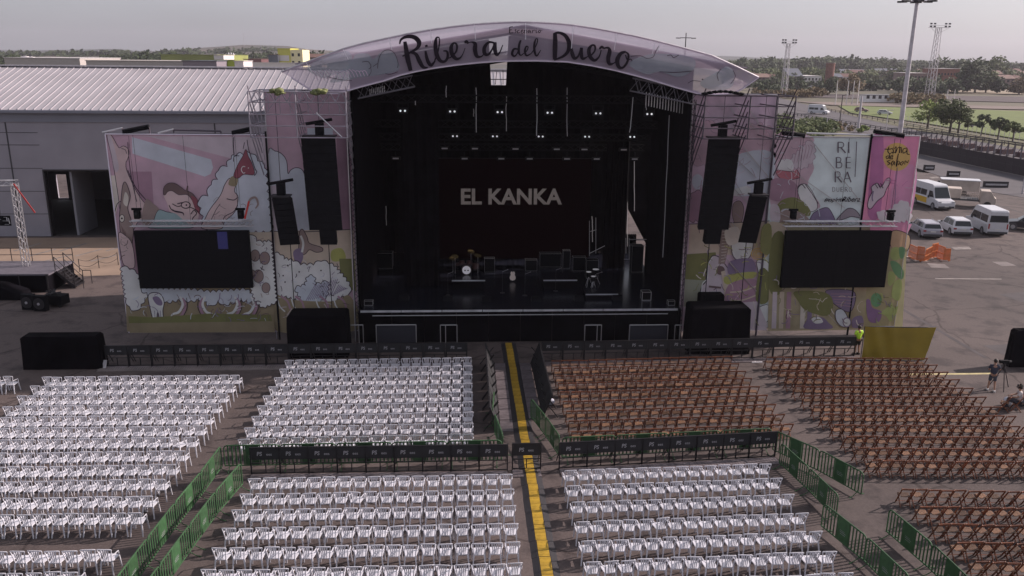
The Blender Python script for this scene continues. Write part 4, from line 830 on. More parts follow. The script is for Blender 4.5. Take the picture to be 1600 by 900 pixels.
for a_, b_ in wf: MB().tube(P(*a_, 56.5), P(*b_, 56.5), .022, 5).build('tube', M_steel, o, True)
for k, (px, py, w_, h) in enumerate(((655, 428, .9, .9), (676, 424, .6, 1.2), (830, 424, .8, .8), (765, 426, .7, 1.0), (905, 424, .9, 1.0), (885, 420, .5, 1.3))): case('amplifier', 'dark amplifier on the stage, %s from the left behind the risers' % ORD[k+1], px, py, w_, .5, h, cat='amplifier')
# gates and frames in the pit before the stage
for lab, px0, px1, extra in (('narrow steel gate frame at the left end of the stage front', 541.5, 567, 1), ('wide dark steel frame left of centre before the stage', 587.5, 650, 0), ('narrow steel gate frame left of the runway', 688, 714, 1), ('narrow steel gate frame right of the runway', 914, 940, 1), ('wide dark steel frame right of centre before the stage', 984, 1044, 0), ('narrow steel gate frame at the right end of the stage front', 1055, 1080, 1)):
    Y = 46.3; a = P(px0, 508, Y); b = P(px1, 508, Y); t = thing('pit_frame', lab, 'frame', ((a.x+b.x)/2, Y, 0)); W = b.x-a.x; h = a.z
    g = MB(); g.tube((-W/2, 0, 0), (-W/2, 0, h), 0.025, 6); g.tube((W/2, 0, 0), (W/2, 0, h), 0.025, 6); g.tube((-W/2, 0, h), (W/2, 0, h), 0.028, 6); g.build('frame', M_alu, t)
    if extra:
        x = W/2-0.25 if px0 < 540 or (900 < px0 < 1000) or px0 < 560 else -W/2+0.3
        MB().tube((x, 0, 0), (x, 0, h), 0.025, 6).build('post', M_alu, t)
    else: MB().lohi((-W/2+.03, .1, 0), (W/2-.03, .25, h-.05)).build('panel', mat('panel_dark', (0.02, 0.02, 0.03), .7), t)

# ---------------------------------------------------------------- printed banners
YBN = 48.0
def fab(n, c, v=0.10):
    l_ = sum(c)/3; c = tuple(min(.8, (l_+(q-l_)*0.72)*1.28) for q in c); return mat('print_'+n, c, 0.6, vary=v, scale=0.9, trans=0.28, spec=0.25, bump=0.9)
pk, pkd, pkl = fab('pink', (0.50, 0.31, 0.40)), fab('pink_dark', (0.38, 0.19, 0.28)), fab('pink_light', (0.54, 0.44, 0.50))
gy, wt_, sk_ = fab('grey_blue', (0.50, 0.54, 0.62)), fab('white_blue', (0.62, 0.66, 0.76)), fab('skin', (0.60, 0.42, 0.42))
br, brd, mar = fab('brown', (0.32, 0.22, 0.20)), fab('brown_dark', (0.17, 0.10, 0.10)), fab('maroon', (0.30, 0.055, 0.09))
ol, old, tan_, ylw = fab('olive', (0.30, 0.23, 0.12)), fab('olive_dark', (0.20, 0.20, 0.05)), fab('tan', (0.55, 0.44, 0.33)), fab('acid', (0.42, 0.42, 0.06))
teal, pur, mag, sky_ = fab('teal', (0.28, 0.42, 0.44)), fab('purple', (0.22, 0.15, 0.28)), fab('magenta', (0.66, 0.22, 0.40)), fab('pale_sky', (0.52, 0.58, 0.60))
gold, grn, leaf_, cream = fab('gold', (0.68, 0.45, 0.07)), fab('green', (0.14, 0.33, 0.13)), fab('leaf', (0.38, 0.45, 0.10)), fab('cream', (0.62, 0.55, 0.48))
def rect(art, px0, py0, px1, py1, m): return art.poly([(px0, py0), (px1, py0), (px1, py1), (px0, py1)], m)
def sheet(art, x0, x1, z0, z1, m):
    y = art._m(m); art.g.lohi((x0, art.Y-0.003, z0), (x1, art.Y+0.01, z1)); return art
def frame_edges(par, x0, x1, z0, z1, m, r=0.035, name='edge_tube'):
    for a, b in (((x0, z0), (x0, z1)), ((x1, z0), (x1, z1)), ((x0, z0), (x1, z0)), ((x0, z1), (x1, z1))):
        MB().tube((a[0], YBN-0.06, a[1]), (b[0], YBN-0.06, b[1]), r, 5).build(name, m, par, True)
# left wing
XA0, XA1, XB0, XB1 = P(165, 210, YBN).x, P(415, 209, YBN).x, P(417, 209, YBN).x, P(549, 209, YBN).x
t1 = thing('printed_banner', 'wide pink illustrated banner of the left stage wing with the beret man', 'banner', ((XA0+XA1)/2, YBN, 0))
A = Art(YBN); sheet(A, XA0, XA1, 0.5, 12.1, pk)
A.poly([(200, 212), (415, 214), (418, 262), (332, 240), (235, 214)], pkl)
A.poly([(206, 214), (330, 249), (333, 262), (329, 272), (320, 276), (296, 268), (207, 240)], gy)
A.poly([(205, 268), (237, 268), (242, 345), (228, 330), (206, 300)], pkd); A.poly([(237, 268), (262, 270), (262, 290), (254, 305), (242, 345)], pk)
A.poly([(173, 274), (184, 274), (190, 300), (182, 330), (179, 340)], cream)
A.poly([(167, 211), (174, 211), (183, 226), (187, 231), (193, 228), (200, 232), (202, 240), (199, 250), (197, 255), (199, 268), (214, 300), (229, 320), (250, 338), (236, 352), (218, 345), (206, 362), (192, 350), (184, 300), (176, 250)], sk_, True, M_inks, 0.7)
A.poly([(168, 213), (174, 214), (181, 238), (186, 262), (180, 268), (174, 240)], pkl, True)
A.stroke([(190, 232), (196, 234), (198, 240)], .7, M_inks); A.stroke([(200, 222), (202, 250), (206, 280), (214, 315)], .8, M_inks); A.stroke([(200, 266), (212, 292), (228, 312)], .9, M_inks)
A.poly([(192, 290), (197, 285), (204, 306), (200, 325), (206, 345), (209, 362), (206, 385), (200, 404), (193, 396), (189, 370), (187, 340), (189, 318)], br, True, M_inks, .8)
A.poly([(196, 300), (201, 308), (199, 322), (193, 316)], cream, True); A.circ(191, 341, 4, cream, 6, M_inks, .7); A.circ(191, 341, 1.4, M_ink); A.stroke([(180, 330), (184, 318), (190, 314)], .8, M_inks)
for k in range(4): A.stroke([(190+k*2, 352+k*3), (194+k*2, 372+k*5), (194+k*3, 396+k*4)], .7, brd)
A.poly([(228, 312), (240, 318), (250, 328), (251, 345), (240, 350), (222, 348)], br, True)
A.poly([(248, 328), (262, 331), (276, 333), (292, 340), (300, 348), (298, 356), (235, 356), (240, 346)], teal, True, M_inks, .6)
A.poly([(256, 303), (262, 298), (270, 298), (285, 302), (296, 306), (305, 318), (311, 330), (310, 342), (300, 350), (288, 344), (276, 334), (266, 330), (262, 318)], sk_, True)
A.poly([(256, 303), (257, 292), (264, 286), (273, 286), (282, 291), (290, 297), (300, 301), (309, 312), (313, 325), (313, 334), (306, 326), (301, 313), (293, 304), (280, 304), (270, 298), (263, 299), (259, 304)], brd, True, M_inks, .6)
A.poly([(299, 306), (309, 312), (313, 334), (306, 326)], mar, True); A.stroke([(292, 298), (294, 290)], 2.2, brd, False)
A.stroke([(291+7*math.cos(t), 320+5*math.sin(t)) for t in [k*.35 for k in range(19)]], 1.0, M_ink); A.circ(292, 320, 1.3, M_ink); A.stroke([(284, 321), (278, 322), (270, 318)], .9, M_ink); A.stroke([(297, 323), (306, 327), (311, 331)], .9, M_ink)
A.stroke([(265, 320), (268, 326), (272, 328)], 1.0, M_ink); A.stroke([(270, 328, 1.4), (276, 330, 2.4), (286, 332, 2), (288, 336, .8)], 1, M_inks); A.stroke([(299, 334), (304, 328), (308, 333), (303, 339), (300, 345)], 0.9, M_ink); A.stroke([(278, 318), (286, 316)], 1.2, M_inks)
A.blob([(312, 312), (326, 306), (331, 288), (341, 280), (342, 266), (356, 260), (362, 248), (370, 243), (392, 240), (414, 262), (424, 360), (330, 360), (322, 350)], gy, 11, M_inks, .9, .4)
A.poly([(316, 356), (322, 340), (330, 325), (345, 305), (352, 288), (360, 278), (370, 284), (367, 298), (373, 308), (368, 330), (352, 345), (346, 357)], sk_, True, M_inks, .8)
A.poly([(358, 288), (362, 276), (372, 276), (370, 290)], ol, True); A.stroke([(330, 345), (338, 328), (345, 318)], .7, M_inks); A.stroke([(348, 350), (352, 338), (366, 330), (372, 320)], .9, M_inks); A.stroke([(355, 310), (366, 312), (372, 308)], 1.0, M_inks)
A.poly([(385, 233), (380, 244), (373, 256), (366, 274), (373, 278), (382, 272), (398, 272), (395, 256), (389, 244)], mar, True, M_inks, .6)
A.stroke([(384, 260), (380, 260), (378, 265), (381, 270), (384, 269)], 1.2, wt_); A.circ(389, 262, .9, wt_)
A.stroke([(383, 222), (381, 232)], .8, M_inks); A.stroke([(387, 218), (390, 235), (399, 262), (402, 268), (398, 274)], .9, M_inks); A.stroke([(366, 252), (367, 244), (375, 243)], .8, M_inks); A.stroke([(366, 214), (366, 232), (367, 240)], .9, M_inks)
A.stroke([(388, 326, 1.4), (391, 312, 3.4), (400, 308, 3.4), (404, 318, 3), (400, 325, 2)], 1, br)
A.poly([(388, 365), (424, 361), (430, 512), (200, 517), (196, 430), (392, 440)], ol); rect(A, 391, 290+72, 425, 388, tan_)
A.poly([(187, 364), (196, 366), (208, 380), (212, 416), (196, 414), (190, 392)], sk_, True, M_inks, .7)
A.blob([(192, 416), (204, 420), (215, 426), (222, 452), (232, 456), (222, 474), (214, 484), (204, 478), (199, 465)], wt_, 7, M_inks, .9)
A.blob([(222, 450), (300, 452), (330, 456), (385, 452), (398, 462), (394, 470), (378, 466), (352, 474), (342, 468), (330, 476), (318, 464), (300, 468), (280, 466), (262, 470), (240, 462)], gy, 8, M_inks, .9)
A.poly([(233, 462), (240, 456), (252, 458), (258, 470), (256, 484), (257, 498), (252, 500), (248, 486), (246, 499), (241, 498), (237, 484)], wt_, True, M_inks, .9); A.poly([(240, 464), (248, 462), (255, 470), (254, 476), (246, 474)], pur, True)
for x in (243, 248, 252): A.stroke([(x, 484), (x+1, 497)], .8, pur)
for x0, d_ in ((283, 1), (322, -1), (368, 1), (394, 1)):
    A.stroke([(x0, 462, 3), (x0+4*d_, 474, 4), (x0-2*d_, 486, 4), (x0-12*d_, 490, 3), (x0-15*d_, 499, 2)], 1, wt_); A.stroke([(x0+4*d_, 464, 2), (x0+8*d_, 476, 4), (x0+3*d_, 490, 4), (x0-6*d_, 497, 3)], 1, pkd); A.stroke([(x0+10*d_, 464), (x0+11*d_, 480), (x0+3*d_, 496)], .8, M_inks)
A.blob([(386, 372), (396, 366), (402, 376), (412, 378), (424, 376), (432, 470), (412, 478), (402, 470), (395, 452), (393, 400)], wt_, 6, M_inks, .9)
for x, y, r_ in ((400, 398, 9), (405, 430, 10), (415, 402, 10), (417, 448, 8), (396, 426, 6)): A.circ(x, y, r_*.8, br, r_, M_inks, .6)
A.poly([(203, 492), (240, 494), (330, 488), (424, 490), (427, 500), (204, 505)], old); A.poly([(204, 503), (430, 500), (431, 517), (205, 518)], ol)
A.scribble(202, 455, 425, 500, 60, [brd, pur, gy], 1, .8, 12); A.scribble(396, 368, 424, 470, 30, [M_inks, pur, br], 2, .7, 8); A.scribble(330, 300, 400, 352, 14, [brd], 3, .6, 12); A.scribble(192, 366, 206, 410, 10, [brd, br], 4, .8, 12)
A.g.build('print_sheet', A.mats, t1, True); frame_edges(t1, XA0, XA1, 0.5, 12.1, MATS['white_edge'])

t2 = thing('printed_banner', 'tall narrow illustrated banner left of the stage with clouds and a fluffy sheep', 'banner', ((XB0+XB1)/2, YBN, 0))
A = Art(YBN); sheet(A, XB0, XB1, 0.5, 14.5, pk)
A.poly([(419, 242), (430, 236), (441, 241), (448, 252), (450, 271), (454, 266), (462, 262), (472, 265), (478, 280), (479, 300), (486, 320), (488, 362), (424, 362)], gy, True, M_inks, .9)
A.poly([(422, 290), (445, 288), (450, 358), (424, 360)], pkl); A.poly([(480, 200), (520, 200), (526, 362), (488, 362)], gy); A.poly([(526, 214), (546, 214), (552, 358), (530, 358)], pkd)
A.poly([(425, 361), (552, 358), (555, 400), (557, 420), (430, 425)], tan_); A.stroke([(425, 361), (480, 362), (552, 358)], .9, M_inks)
A.poly([(518, 392), (534, 388), (540, 404), (520, 408)], ylw, True); A.poly([(530, 404), (554, 404), (557, 455), (540, 450), (532, 430)], old)
A.poly([(468, 364), (473, 358), (480, 370), (484, 380), (502, 386), (504, 392), (494, 394), (484, 390), (478, 396), (472, 400), (470, 412), (464, 412), (460, 402), (466, 394)], br, True, M_inks, .8); A.poly([(459, 392), (470, 388), (474, 402), (468, 412), (460, 404)], pur, True); A.stroke([(470, 368), (474, 380), (472, 394)], 3.5, wt_)
A.blob([(428, 396), (438, 398), (444, 405), (458, 408), (470, 414), (490, 414), (502, 408), (514, 412), (522, 416), (536, 432), (546, 446), (546, 458), (534, 462), (520, 470), (498, 476), (478, 474), (462, 466), (440, 460), (430, 464)], wt_, 7, M_inks, 1.0)
A.blob([(462, 450), (478, 446), (482, 432), (490, 432), (492, 446), (512, 440), (510, 462), (494, 474), (474, 470)], gy, 7, M_inks, .9)
for k in range(13): A.stroke([(478+k*3.3, 470-k*.7), (492+k*3.0, 446-k*.9)], .9, pur)
for k in range(7): A.stroke([(520+k*3.2, 462-k*1.8), (530+k*2.2, 444+k*1.0)], .9, pur)
for x, y in ((450, 414), (443, 430), (502, 422), (446, 440), (468, 424)): A.circ(x, y, 1.2, M_inks)
A.poly([(430, 462), (460, 468), (520, 470), (548, 462), (558, 515), (434, 517)], ol, True)
for x in (440, 462, 500, 528): A.stroke([(x, 462), (x+10, 470), (x+14, 482)], 3, pkd); A.stroke([(x-6, 466), (x-2, 478), (x+6, 486)], 2, wt_)
A.scribble(434, 400, 540, 465, 40, [M_inks, pur, gy], 5, .6, 8); A.scribble(436, 470, 550, 500, 24, [brd, pkl], 6, .9, 12)
A.g.build('print_sheet', A.mats, t2, True); frame_edges(t2, XB0, XB1, 0.5, 14.5, M_galv)

# right wing
XC0, XC1 = P(1079, 209, YBN).x, P(1208, 209, YBN).x; XD1, XE1 = P(1359, 212, YBN).x, P(1437, 213, YBN).x
t3 = thing('printed_banner', 'tall illustrated banner right of the stage with a guitar and a pink upper part', 'banner', ((XC0+XC1)/2, YBN, 0))
A = Art(YBN); sheet(A, XC0, XC1, 0.5, 14.5, fab('mauve', (0.50, 0.36, 0.46), .16))
A.blob([(1080, 200), (1100, 190), (1120, 198), (1150, 210), (1180, 195), (1207, 205), (1206, 250), (1190, 262), (1160, 256), (1120, 262), (1080, 250)], fab('rose', (0.54, 0.34, 0.42), .14), 14, fab('rose_line', (0.34, 0.22, 0.30)), .8)
A.poly([(1146, 246), (1207, 238), (1204, 298), (1172, 306), (1140, 300)], gy, True); A.circ(1090, 284, 9, gy, 12); A.blob([(1085, 300), (1108, 302), (1104, 340), (1078, 345), (1076, 320)], pkd, 8, M_inks, .6)
A.poly([(1132, 302), (1168, 290), (1172, 302), (1148, 306)], wt_, True); A.poly([(1146, 318), (1156, 314), (1162, 326), (1158, 348), (1150, 352), (1144, 336)], br, True, M_inks, .6)
A.poly([(1078, 350), (1202, 346), (1199, 400), (1075, 396)], tan_); A.stroke([(1074, 350), (1140, 348), (1202, 345)], .9, M_inks)
A.poly([(1073, 397), (1118, 394), (1122, 430), (1112, 442), (1070, 438)], old); A.poly([(1070, 436), (1104, 438), (1098, 478), (1068, 480)], fab('sage', (0.30, 0.31, 0.22)))
A.poly([(1112, 400), (1124, 402), (1132, 412), (1140, 426), (1140, 448), (1136, 478), (1094, 474), (1096, 448), (1102, 440), (1104, 420)], pkl, True, M_inks, 1.0); A.stroke([(1113, 401), (1106, 414), (1105, 434), (1097, 444), (1096, 466)], 1.3, wt_)
A.poly([(1126, 358), (1140, 350), (1144, 362), (1132, 412), (1122, 412)], br); 
for k in range(11): A.stroke([(1128-k*.2, 362+k*4.6), (1141-k*.9, 361+k*4.6)], .9, cream, False)
A.circ(1125, 422, 7, brd); A.stroke([(1107, 447), (1126, 449)], 3, brd, False); A.poly([(1126, 424), (1132, 422), (1142, 474), (1134, 476)], tan_)
A.poly([(1146, 368), (1172, 372), (1176, 384), (1168, 404), (1148, 404), (1142, 386)], wt_, True, M_inks, .9); A.poly([(1140, 408), (1174, 404), (1178, 428), (1140, 430)], pur, True); A.poly([(1134, 430), (1178, 424), (1176, 434), (1136, 444)], ylw, True)
A.poly([(1138, 444), (1180, 436), (1182, 470), (1136, 478)], pkd, True); A.stroke([(1140, 456), (1160, 454), (1182, 446)], 2.2, tan_); A.stroke([(1138, 470), (1160, 468), (1182, 460)], 2.2, tan_)
for r_ in (11, 7.5, 4.5): A.stroke([(1185+r_*1.1*math.cos(q*.4), 396+r_*.8*math.sin(q*.4)) for q in range(17)], 1.4, gold)
A.poly([(1181, 408), (1188, 405), (1198, 408), (1203, 418), (1203, 430), (1199, 424), (1196, 436), (1192, 426), (1188, 438), (1184, 424)], wt_, True, M_inks, .7)
A.poly([(1186, 420), (1201, 428), (1199, 470), (1180, 468)], old, True); A.poly([(1182, 482), (1200, 476), (1200, 500), (1182, 502)], wt_, True, M_inks, .7); A.poly([(1068, 478), (1182, 470), (1198, 506), (1196, 515), (1064, 517)], pkl)
A.stroke([(1176, 470), (1180, 490), (1176, 512)], 1.2, cream)
A.scribble(1082, 160, 1204, 345, 90, [MATS['print_rose_line'], pkl, pkd], 7, .7, 14); A.scribble(1078, 350, 1198, 510, 90, [brd, cream, old, pur, ylw], 8, .9, 12); A.poly([(1128, 358), (1148, 352), (1152, 372), (1134, 380)], cream, True); A.poly([(1186, 352), (1200, 350), (1198, 392), (1184, 388)], old, True)
A.g.build('print_sheet', A.mats, t3, True); frame_edges(t3, XC0, XC1, 0.5, 14.5, M_galv)

t4 = thing('printed_banner', 'pale blue illustrated banner of the right stage wing carrying the wine region name', 'banner', ((XC1+XD1)/2, YBN, 0))
A = Art(YBN); sheet(A, XC1+0.02, XD1, 0.5, 12.12, sky_)
A.poly([(1209, 214), (1270, 214), (1262, 240), (1272, 262), (1262, 290), (1282, 322), (1258, 330), (1206, 330)], fab('rose', (0.54, 0.34, 0.42)), True)
A.blob([(1258, 226), (1266, 220), (1272, 230), (1270, 250), (1256, 262), (1240, 260), (1238, 246), (1250, 236)], pkl, 7, fab('rose_line', (0.34, .22, .3)), .9)
for k in range(6): A.stroke([(1240+k*5, 256-k*2), (1244+k*5, 238-k*1.5), (1250+k*3, 226)], .8, pkd)
A.poly([(1214, 258), (1222, 249), (1236, 250), (1240, 262), (1234, 268), (1220, 268)], wt_, True); A.poly([(1213, 266), (1238, 268), (1244, 264), (1250, 276), (1240, 280), (1226, 282), (1216, 276)], fab('wine', (0.55, 0.13, 0.18)), True, M_inks, .5)
A.poly([(1206, 280), (1240, 284), (1250, 310), (1204, 312)], pkd, True); A.poly([(1246, 292), (1260, 288), (1274, 310), (1276, 326), (1262, 330), (1250, 312)], wt_, True, M_inks, .6); A.stroke([(1258, 288), (1268, 302), (1278, 318)], .8, M_inks); A.stroke([(1246, 294), (1252, 288), (1258, 294)], .9, M_inks)
A.poly([(1213, 322), (1222, 312), (1240, 308), (1256, 316), (1266, 330), (1262, 338), (1246, 330), (1228, 330), (1214, 330)], old, True); A.poly([(1222, 326), (1246, 330), (1262, 340), (1262, 352), (1222, 354), (1218, 340)], br, True)
A.poly([(1266, 352), (1268, 336), (1278, 328), (1292, 324), (1300, 334), (1306, 348), (1306, 352)], pur, True, M_inks, .7); A.poly([(1306, 344), (1318, 330), (1326, 325), (1336, 328), (1344, 340), (1330, 338), (1318, 342)], fab('tent', (.28, .22, .26)), True, M_inks, .8); A.poly([(1204, 320), (1216, 322), (1218, 344), (1204, 344)], pkl, True); A.stroke([(1206, 345), (1230, 350), (1300, 346), (1350, 350)], 2.5, gy)
def L(pts, w_=1.4): A.stroke(pts, w_, fab('logo', (0.12, 0.09, 0.12)), False)
def lett(ch, x, y, w_, h, th=2.0):
    f = fab('logo', (0.12, 0.09, 0.12)); S = lambda pp, t: A.stroke([(x+a*w_, y+b*h) for a, b in pp], t, f)
    SS = lambda pp, t: A.stroke([(x+a*w_, y+b*h) for a, b in pp], t, f, False)
    if ch in 'RBIE': SS([(.12, 0), (.12, 1)], th)
    if ch == 'I': SS([(0, 0), (.26, 0)], th*.4); SS([(0, 1), (.26, 1)], th*.4)
    if ch == 'R': S([(.12, 0), (.6, .03), (.75, .25), (.6, .47), (.15, .5)], th*.6); SS([(.4, .5), (.95, 1)], th)
    if ch == 'B': S([(.12, 0), (.55, .03), (.7, .22), (.55, .44), (.15, .47)], th*.6); S([(.15, .47), (.7, .52), (.82, .74), (.65, .97), (.12, 1)], th*.6)
    if ch == 'E':
        for yy in (0, .48, 1): SS([(.12, yy), (.8, yy)], th*.55)
    if ch == 'A': SS([(.5, 0), (.05, 1)], th*.6); SS([(.5, 0), (.95, 1)], th); SS([(.25, .65), (.75, .65)], th*.5)
    if ch == 'D': SS([(.12, 0), (.12, 1)], th*.8); S([(.12, 0), (.6, .05), (.85, .5), (.6, .95), (.12, 1)], th*.6)
    if ch == 'U': S([(.12, 0), (.14, .75), (.45, 1), (.8, .75), (.82, 0)], th*.6)
    if ch == 'O': S([(.5+.45*math.sin(q*.35), .5-.5*math.cos(q*.35)) for q in range(19)], th*.6)
for ch, x, y, w_ in (('R', 1307, 222, 14), ('I', 1324, 222, 10), ('B', 1304.5, 245.5, 12), ('E', 1320, 245.5, 10), ('R', 1302.5, 268, 12), ('A', 1316, 268, 13)): lett(ch, x, y, w_, 16.5, 2.1)
L([(1337, 221), (1336, 250), (1334.5, 276)], 1.3)
for k, ch in enumerate('DUERO'): lett(ch, 1299+k*6.4, 292, 5, 7, 1.0)
A.text('#espíritu', 1301.5, 311.5, 0.33, M_ink, 0.35, 0.008, sx=1.0); A.text('Ribera', 1327.5, 311, 0.42, M_ink, 0.35, 0.008)
# lower part behind and beside the screen
A.poly([(1203, 346), (1358, 352), (1348, 514), (1198, 516)], fab('ochre', (0.36, 0.29, 0.16), .2)); A.poly([(1202, 346), (1226, 352), (1224, 366), (1204, 372)], tan_, True); A.poly([(1204, 372), (1224, 368), (1220, 452), (1200, 450)], old, True)
for k in range(7): A.poly([(1206+k*11, 455), (1213+k*11, 455), (1211+k*11, 512), (1204+k*11, 512)], (pkl, tan_, pkd, fab('ochre', (.36, .29, .16)), cream, pur, tan_)[k])
A.poly([(1258, 500), (1264, 494), (1282, 494), (1292, 502), (1298, 512), (1256, 512)], pur, True); A.poly([(1266, 496), (1278, 494), (1284, 502), (1272, 504)], wt_, True)
A.poly([(1290, 452), (1330, 453), (1334, 470), (1326, 486), (1310, 480), (1294, 466)], pur, True, M_inks, .7); A.poly([(1240, 454), (1288, 456), (1300, 474), (1290, 492), (1258, 484), (1246, 470)], old, True)
for k in range(5): A.stroke([(1296+k*2, 458+k*4), (1328, 458+k*5)], 1, pkd, False)
A.poly([(1304, 484), (1314, 482), (1322, 494), (1322, 508), (1312, 508), (1304, 498)], gy, True, M_inks, .8); A.circ(1321, 502, 6, wt_, 7, pur, 1.5); A.poly([(1330, 496), (1344, 492), (1346, 508), (1330, 510)], pur, True)
A.scribble(1212, 220, 1278, 345, 46, [pkl, MATS['print_rose_line'], gy], 9, .7, 12); A.scribble(1204, 352, 1348, 508, 110, [brd, cream, old, pur, tan_], 10, .9, 12)
A.g.build('print_sheet', A.mats, t4, True); frame_edges(t4, XC1+0.02, XD1, 0.5, 12.12, M_galv)

t5 = thing('printed_banner', 'narrow magenta banner at the right end with a yellow disc and a raised hand', 'banner', ((XD1+XE1)/2, YBN, 0))
A = Art(YBN); sheet(A, XD1+0.08, XE1, 0.5, 12.2, mag)
A.poly([(1363, 215), (1380, 214), (1376, 330), (1356, 336), (1360, 262)], fab('magenta_deep', (0.50, 0.13, 0.36)), True); A.poly([(1398, 268), (1432, 264), (1420, 345), (1392, 348)], fab('magenta_light', (0.66, 0.25, 0.46)), True)
A.circ(1401, 245, 21.5, gold, 22)
f_ = 0.011
for s_ in ([(1382, 233, 1.4), (1390, 233, 1.4), (1396, 231, 1)], [(1389, 229, 1), (1387, 236, 1.8), (1390, 240, 1.2), (1394, 237, 1)], [(1394, 233, 1), (1396, 236, 1.4), (1394, 239, 1), (1398, 238, 1)], [(1397, 233, 1), (1400, 229, 1), (1399, 239, 1.6), (1402, 232, 1), (1406, 230, 1.2), (1405, 239, 1.6)], [(1405, 233, 1), (1408, 230, 1), (1408, 239, 1.5)], [(1417, 231, 1), (1411, 233, 1.2), (1411, 239, 1.4), (1416, 236, 1), (1417, 231, 1), (1417, 240, 1.4), (1421, 241, 1)],
           [(1388, 243, 1), (1384, 245, 1.2), (1386, 248, 1), (1389, 244, 1), (1390, 239.5, 1), (1389, 248, 1.3)], [(1391, 246, 1), (1395, 244, 1), (1392, 243, 1), (1391, 248, 1.2), (1395, 247, 1)], 
           [(1391, 250, 1), (1386, 252, 1.2), (1390, 255, 1.4), (1386, 258, 1)], [(1396, 251, 1), (1392, 255, 1.2), (1394, 258, 1), (1397, 252, 1), (1397, 258, 1)], [(1403, 240, 1), (1401, 250, 1.4), (1400, 260, 1.6), (1402, 252, 1), (1405, 253, 1), (1403, 258, 1)], [(1410, 252, 1), (1406, 255, 1.2), (1408, 258, 1), (1411, 254, 1), (1410, 252, 1)], [(1413, 257, 1), (1414, 251, 1), (1417, 254, 1), (1419, 250, 1)]): A.stroke(s_, 1, M_ink)
A.stroke([(1402, 262), (1399, 290), (1397, 330)], .8, pur)
A.poly([(1355, 322), (1357, 310), (1362, 300), (1361, 292), (1370, 286), (1376, 292), (1384, 280), (1389, 278), (1391, 283), (1384, 296), (1380, 306), (1370, 314), (1360, 326)], pkl, True, M_inks, .8)
for k in range(3): A.stroke([(1367+k*4, 288-k*1), (1371+k*4, 294)], .9, M_inks); A.stroke([(1364, 298), (1362, 308), (1363, 314)], 1.6, pur)
A.blob([(1370, 336), (1374, 330), (1386, 332), (1394, 326), (1402, 318), (1412, 314), (1420, 322), (1422, 342), (1400, 346), (1380, 344)], fab('cloud', (0.60, 0.58, 0.60)), 7, None)
A.poly([(1394, 346), (1424, 350), (1415, 368), (1394, 362)], mag); A.poly([(1394, 360), (1420, 368), (1416, 392), (1392, 388)], fab('orange_print', (0.50, 0.33, 0.16)), True, M_inks, .8); A.poly([(1357, 384), (1416, 388), (1409, 512), (1348, 514)], fab('olive_leaf', (0.36, 0.32, 0.14)))
A.poly([(1393, 388), (1402, 386), (1410, 396), (1404, 404), (1396, 406), (1390, 400)], leaf_, True); A.poly([(1390, 408), (1402, 410), (1411, 424), (1408, 436), (1396, 426)], grn, True); A.poly([(1388, 424), (1396, 426), (1398, 436), (1390, 446), (1386, 440)], leaf_, True); A.poly([(1404, 386), (1413, 388), (1411, 402), (1405, 402)], grn, True)
A.circ(1368, 468, 8.5, fab('apple', (0.13, 0.36, 0.15)), 11); A.poly([(1337, 462), (1346, 458), (1352, 470), (1350, 490), (1342, 498), (1336, 480)], leaf_, True); A.poly([(1384, 480), (1391, 472), (1396, 480), (1402, 478), (1398, 492), (1390, 502), (1384, 494), (1376, 488)], leaf_, True); A.poly([(1352, 470), (1358, 468), (1362, 480), (1376, 486), (1372, 502), (1356, 500)], fab('grape', (0.26, 0.12, 0.30)), True); A.poly([(1396, 440), (1408, 438), (1404, 468), (1392, 462)], leaf_, True)
A.scribble(1366, 270, 1425, 350, 14, [MATS['print_magenta_deep'], pkl], 11, .7, 14); A.scribble(1356, 455, 1400, 508, 26, [old, leaf_, pur], 12, .9, 9)
A.g.build('print_sheet', A.mats, t5, True); frame_edges(t5, XD1+0.08, XE1, 0.5, 12.2, M_galv)

# ---------------------------------------------------------------- scaffold towers of the wings
def scaffold(name, label, xs, yf, yb, zlo, zhi, lev, m, brace_x, back=True, floor_posts=True):
    t = thing(name, label, 'scaffold', ((xs[0]+xs[-1])/2, yb, 0))
    for x in xs:
        MB().tube((x, yf, zlo), (x, yf, zhi), 0.040, 6).build('post', m, t, True)
        if floor_posts: MB().tube((x, yb+0.25, 0), (x, yb+0.25, zhi), 0.040, 6).build('post', m, t, True)
        g = MB()
        for z in lev: g.tube((x, yf, z), (x, yb+0.25, z), 0.035, 5)
        g.build('ledger', m, t, True)
    for z in lev:
        MB().tube((xs[0], yf, z), (xs[-1], yf, z), 0.032, 6).build('ledger', m, t, True)
        MB().tube((xs[0], yb+0.25, z), (xs[-1], yb+0.25, z), 0.04, 5).build('ledger', m, t, True)
    for x in brace_x:
        for k in range(5):
            MB().tube((x, yf+0.02, zlo+0.2+k*0.62), (x, yb-0.12, zlo-2.3+k*0.62), 0.032, 5).build('brace', m, t, True)
    return t
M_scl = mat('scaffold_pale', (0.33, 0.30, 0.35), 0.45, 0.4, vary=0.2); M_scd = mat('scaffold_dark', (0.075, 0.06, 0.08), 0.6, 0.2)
YF_ = 45.4
lx = [P(px, 215, YF_).x for px in (392, 465, 543)]; lz = [P(450, py, YF_).z for py in (215, 197, 179, 160, 143.5)]
tl = scaffold('scaffold_tower', 'cantilevered scaffold frame of pale tubes over the left loudspeaker tower', lx, YF_, YBN-0.2, lz[0], lz[-1], lz, M_scl, lx)
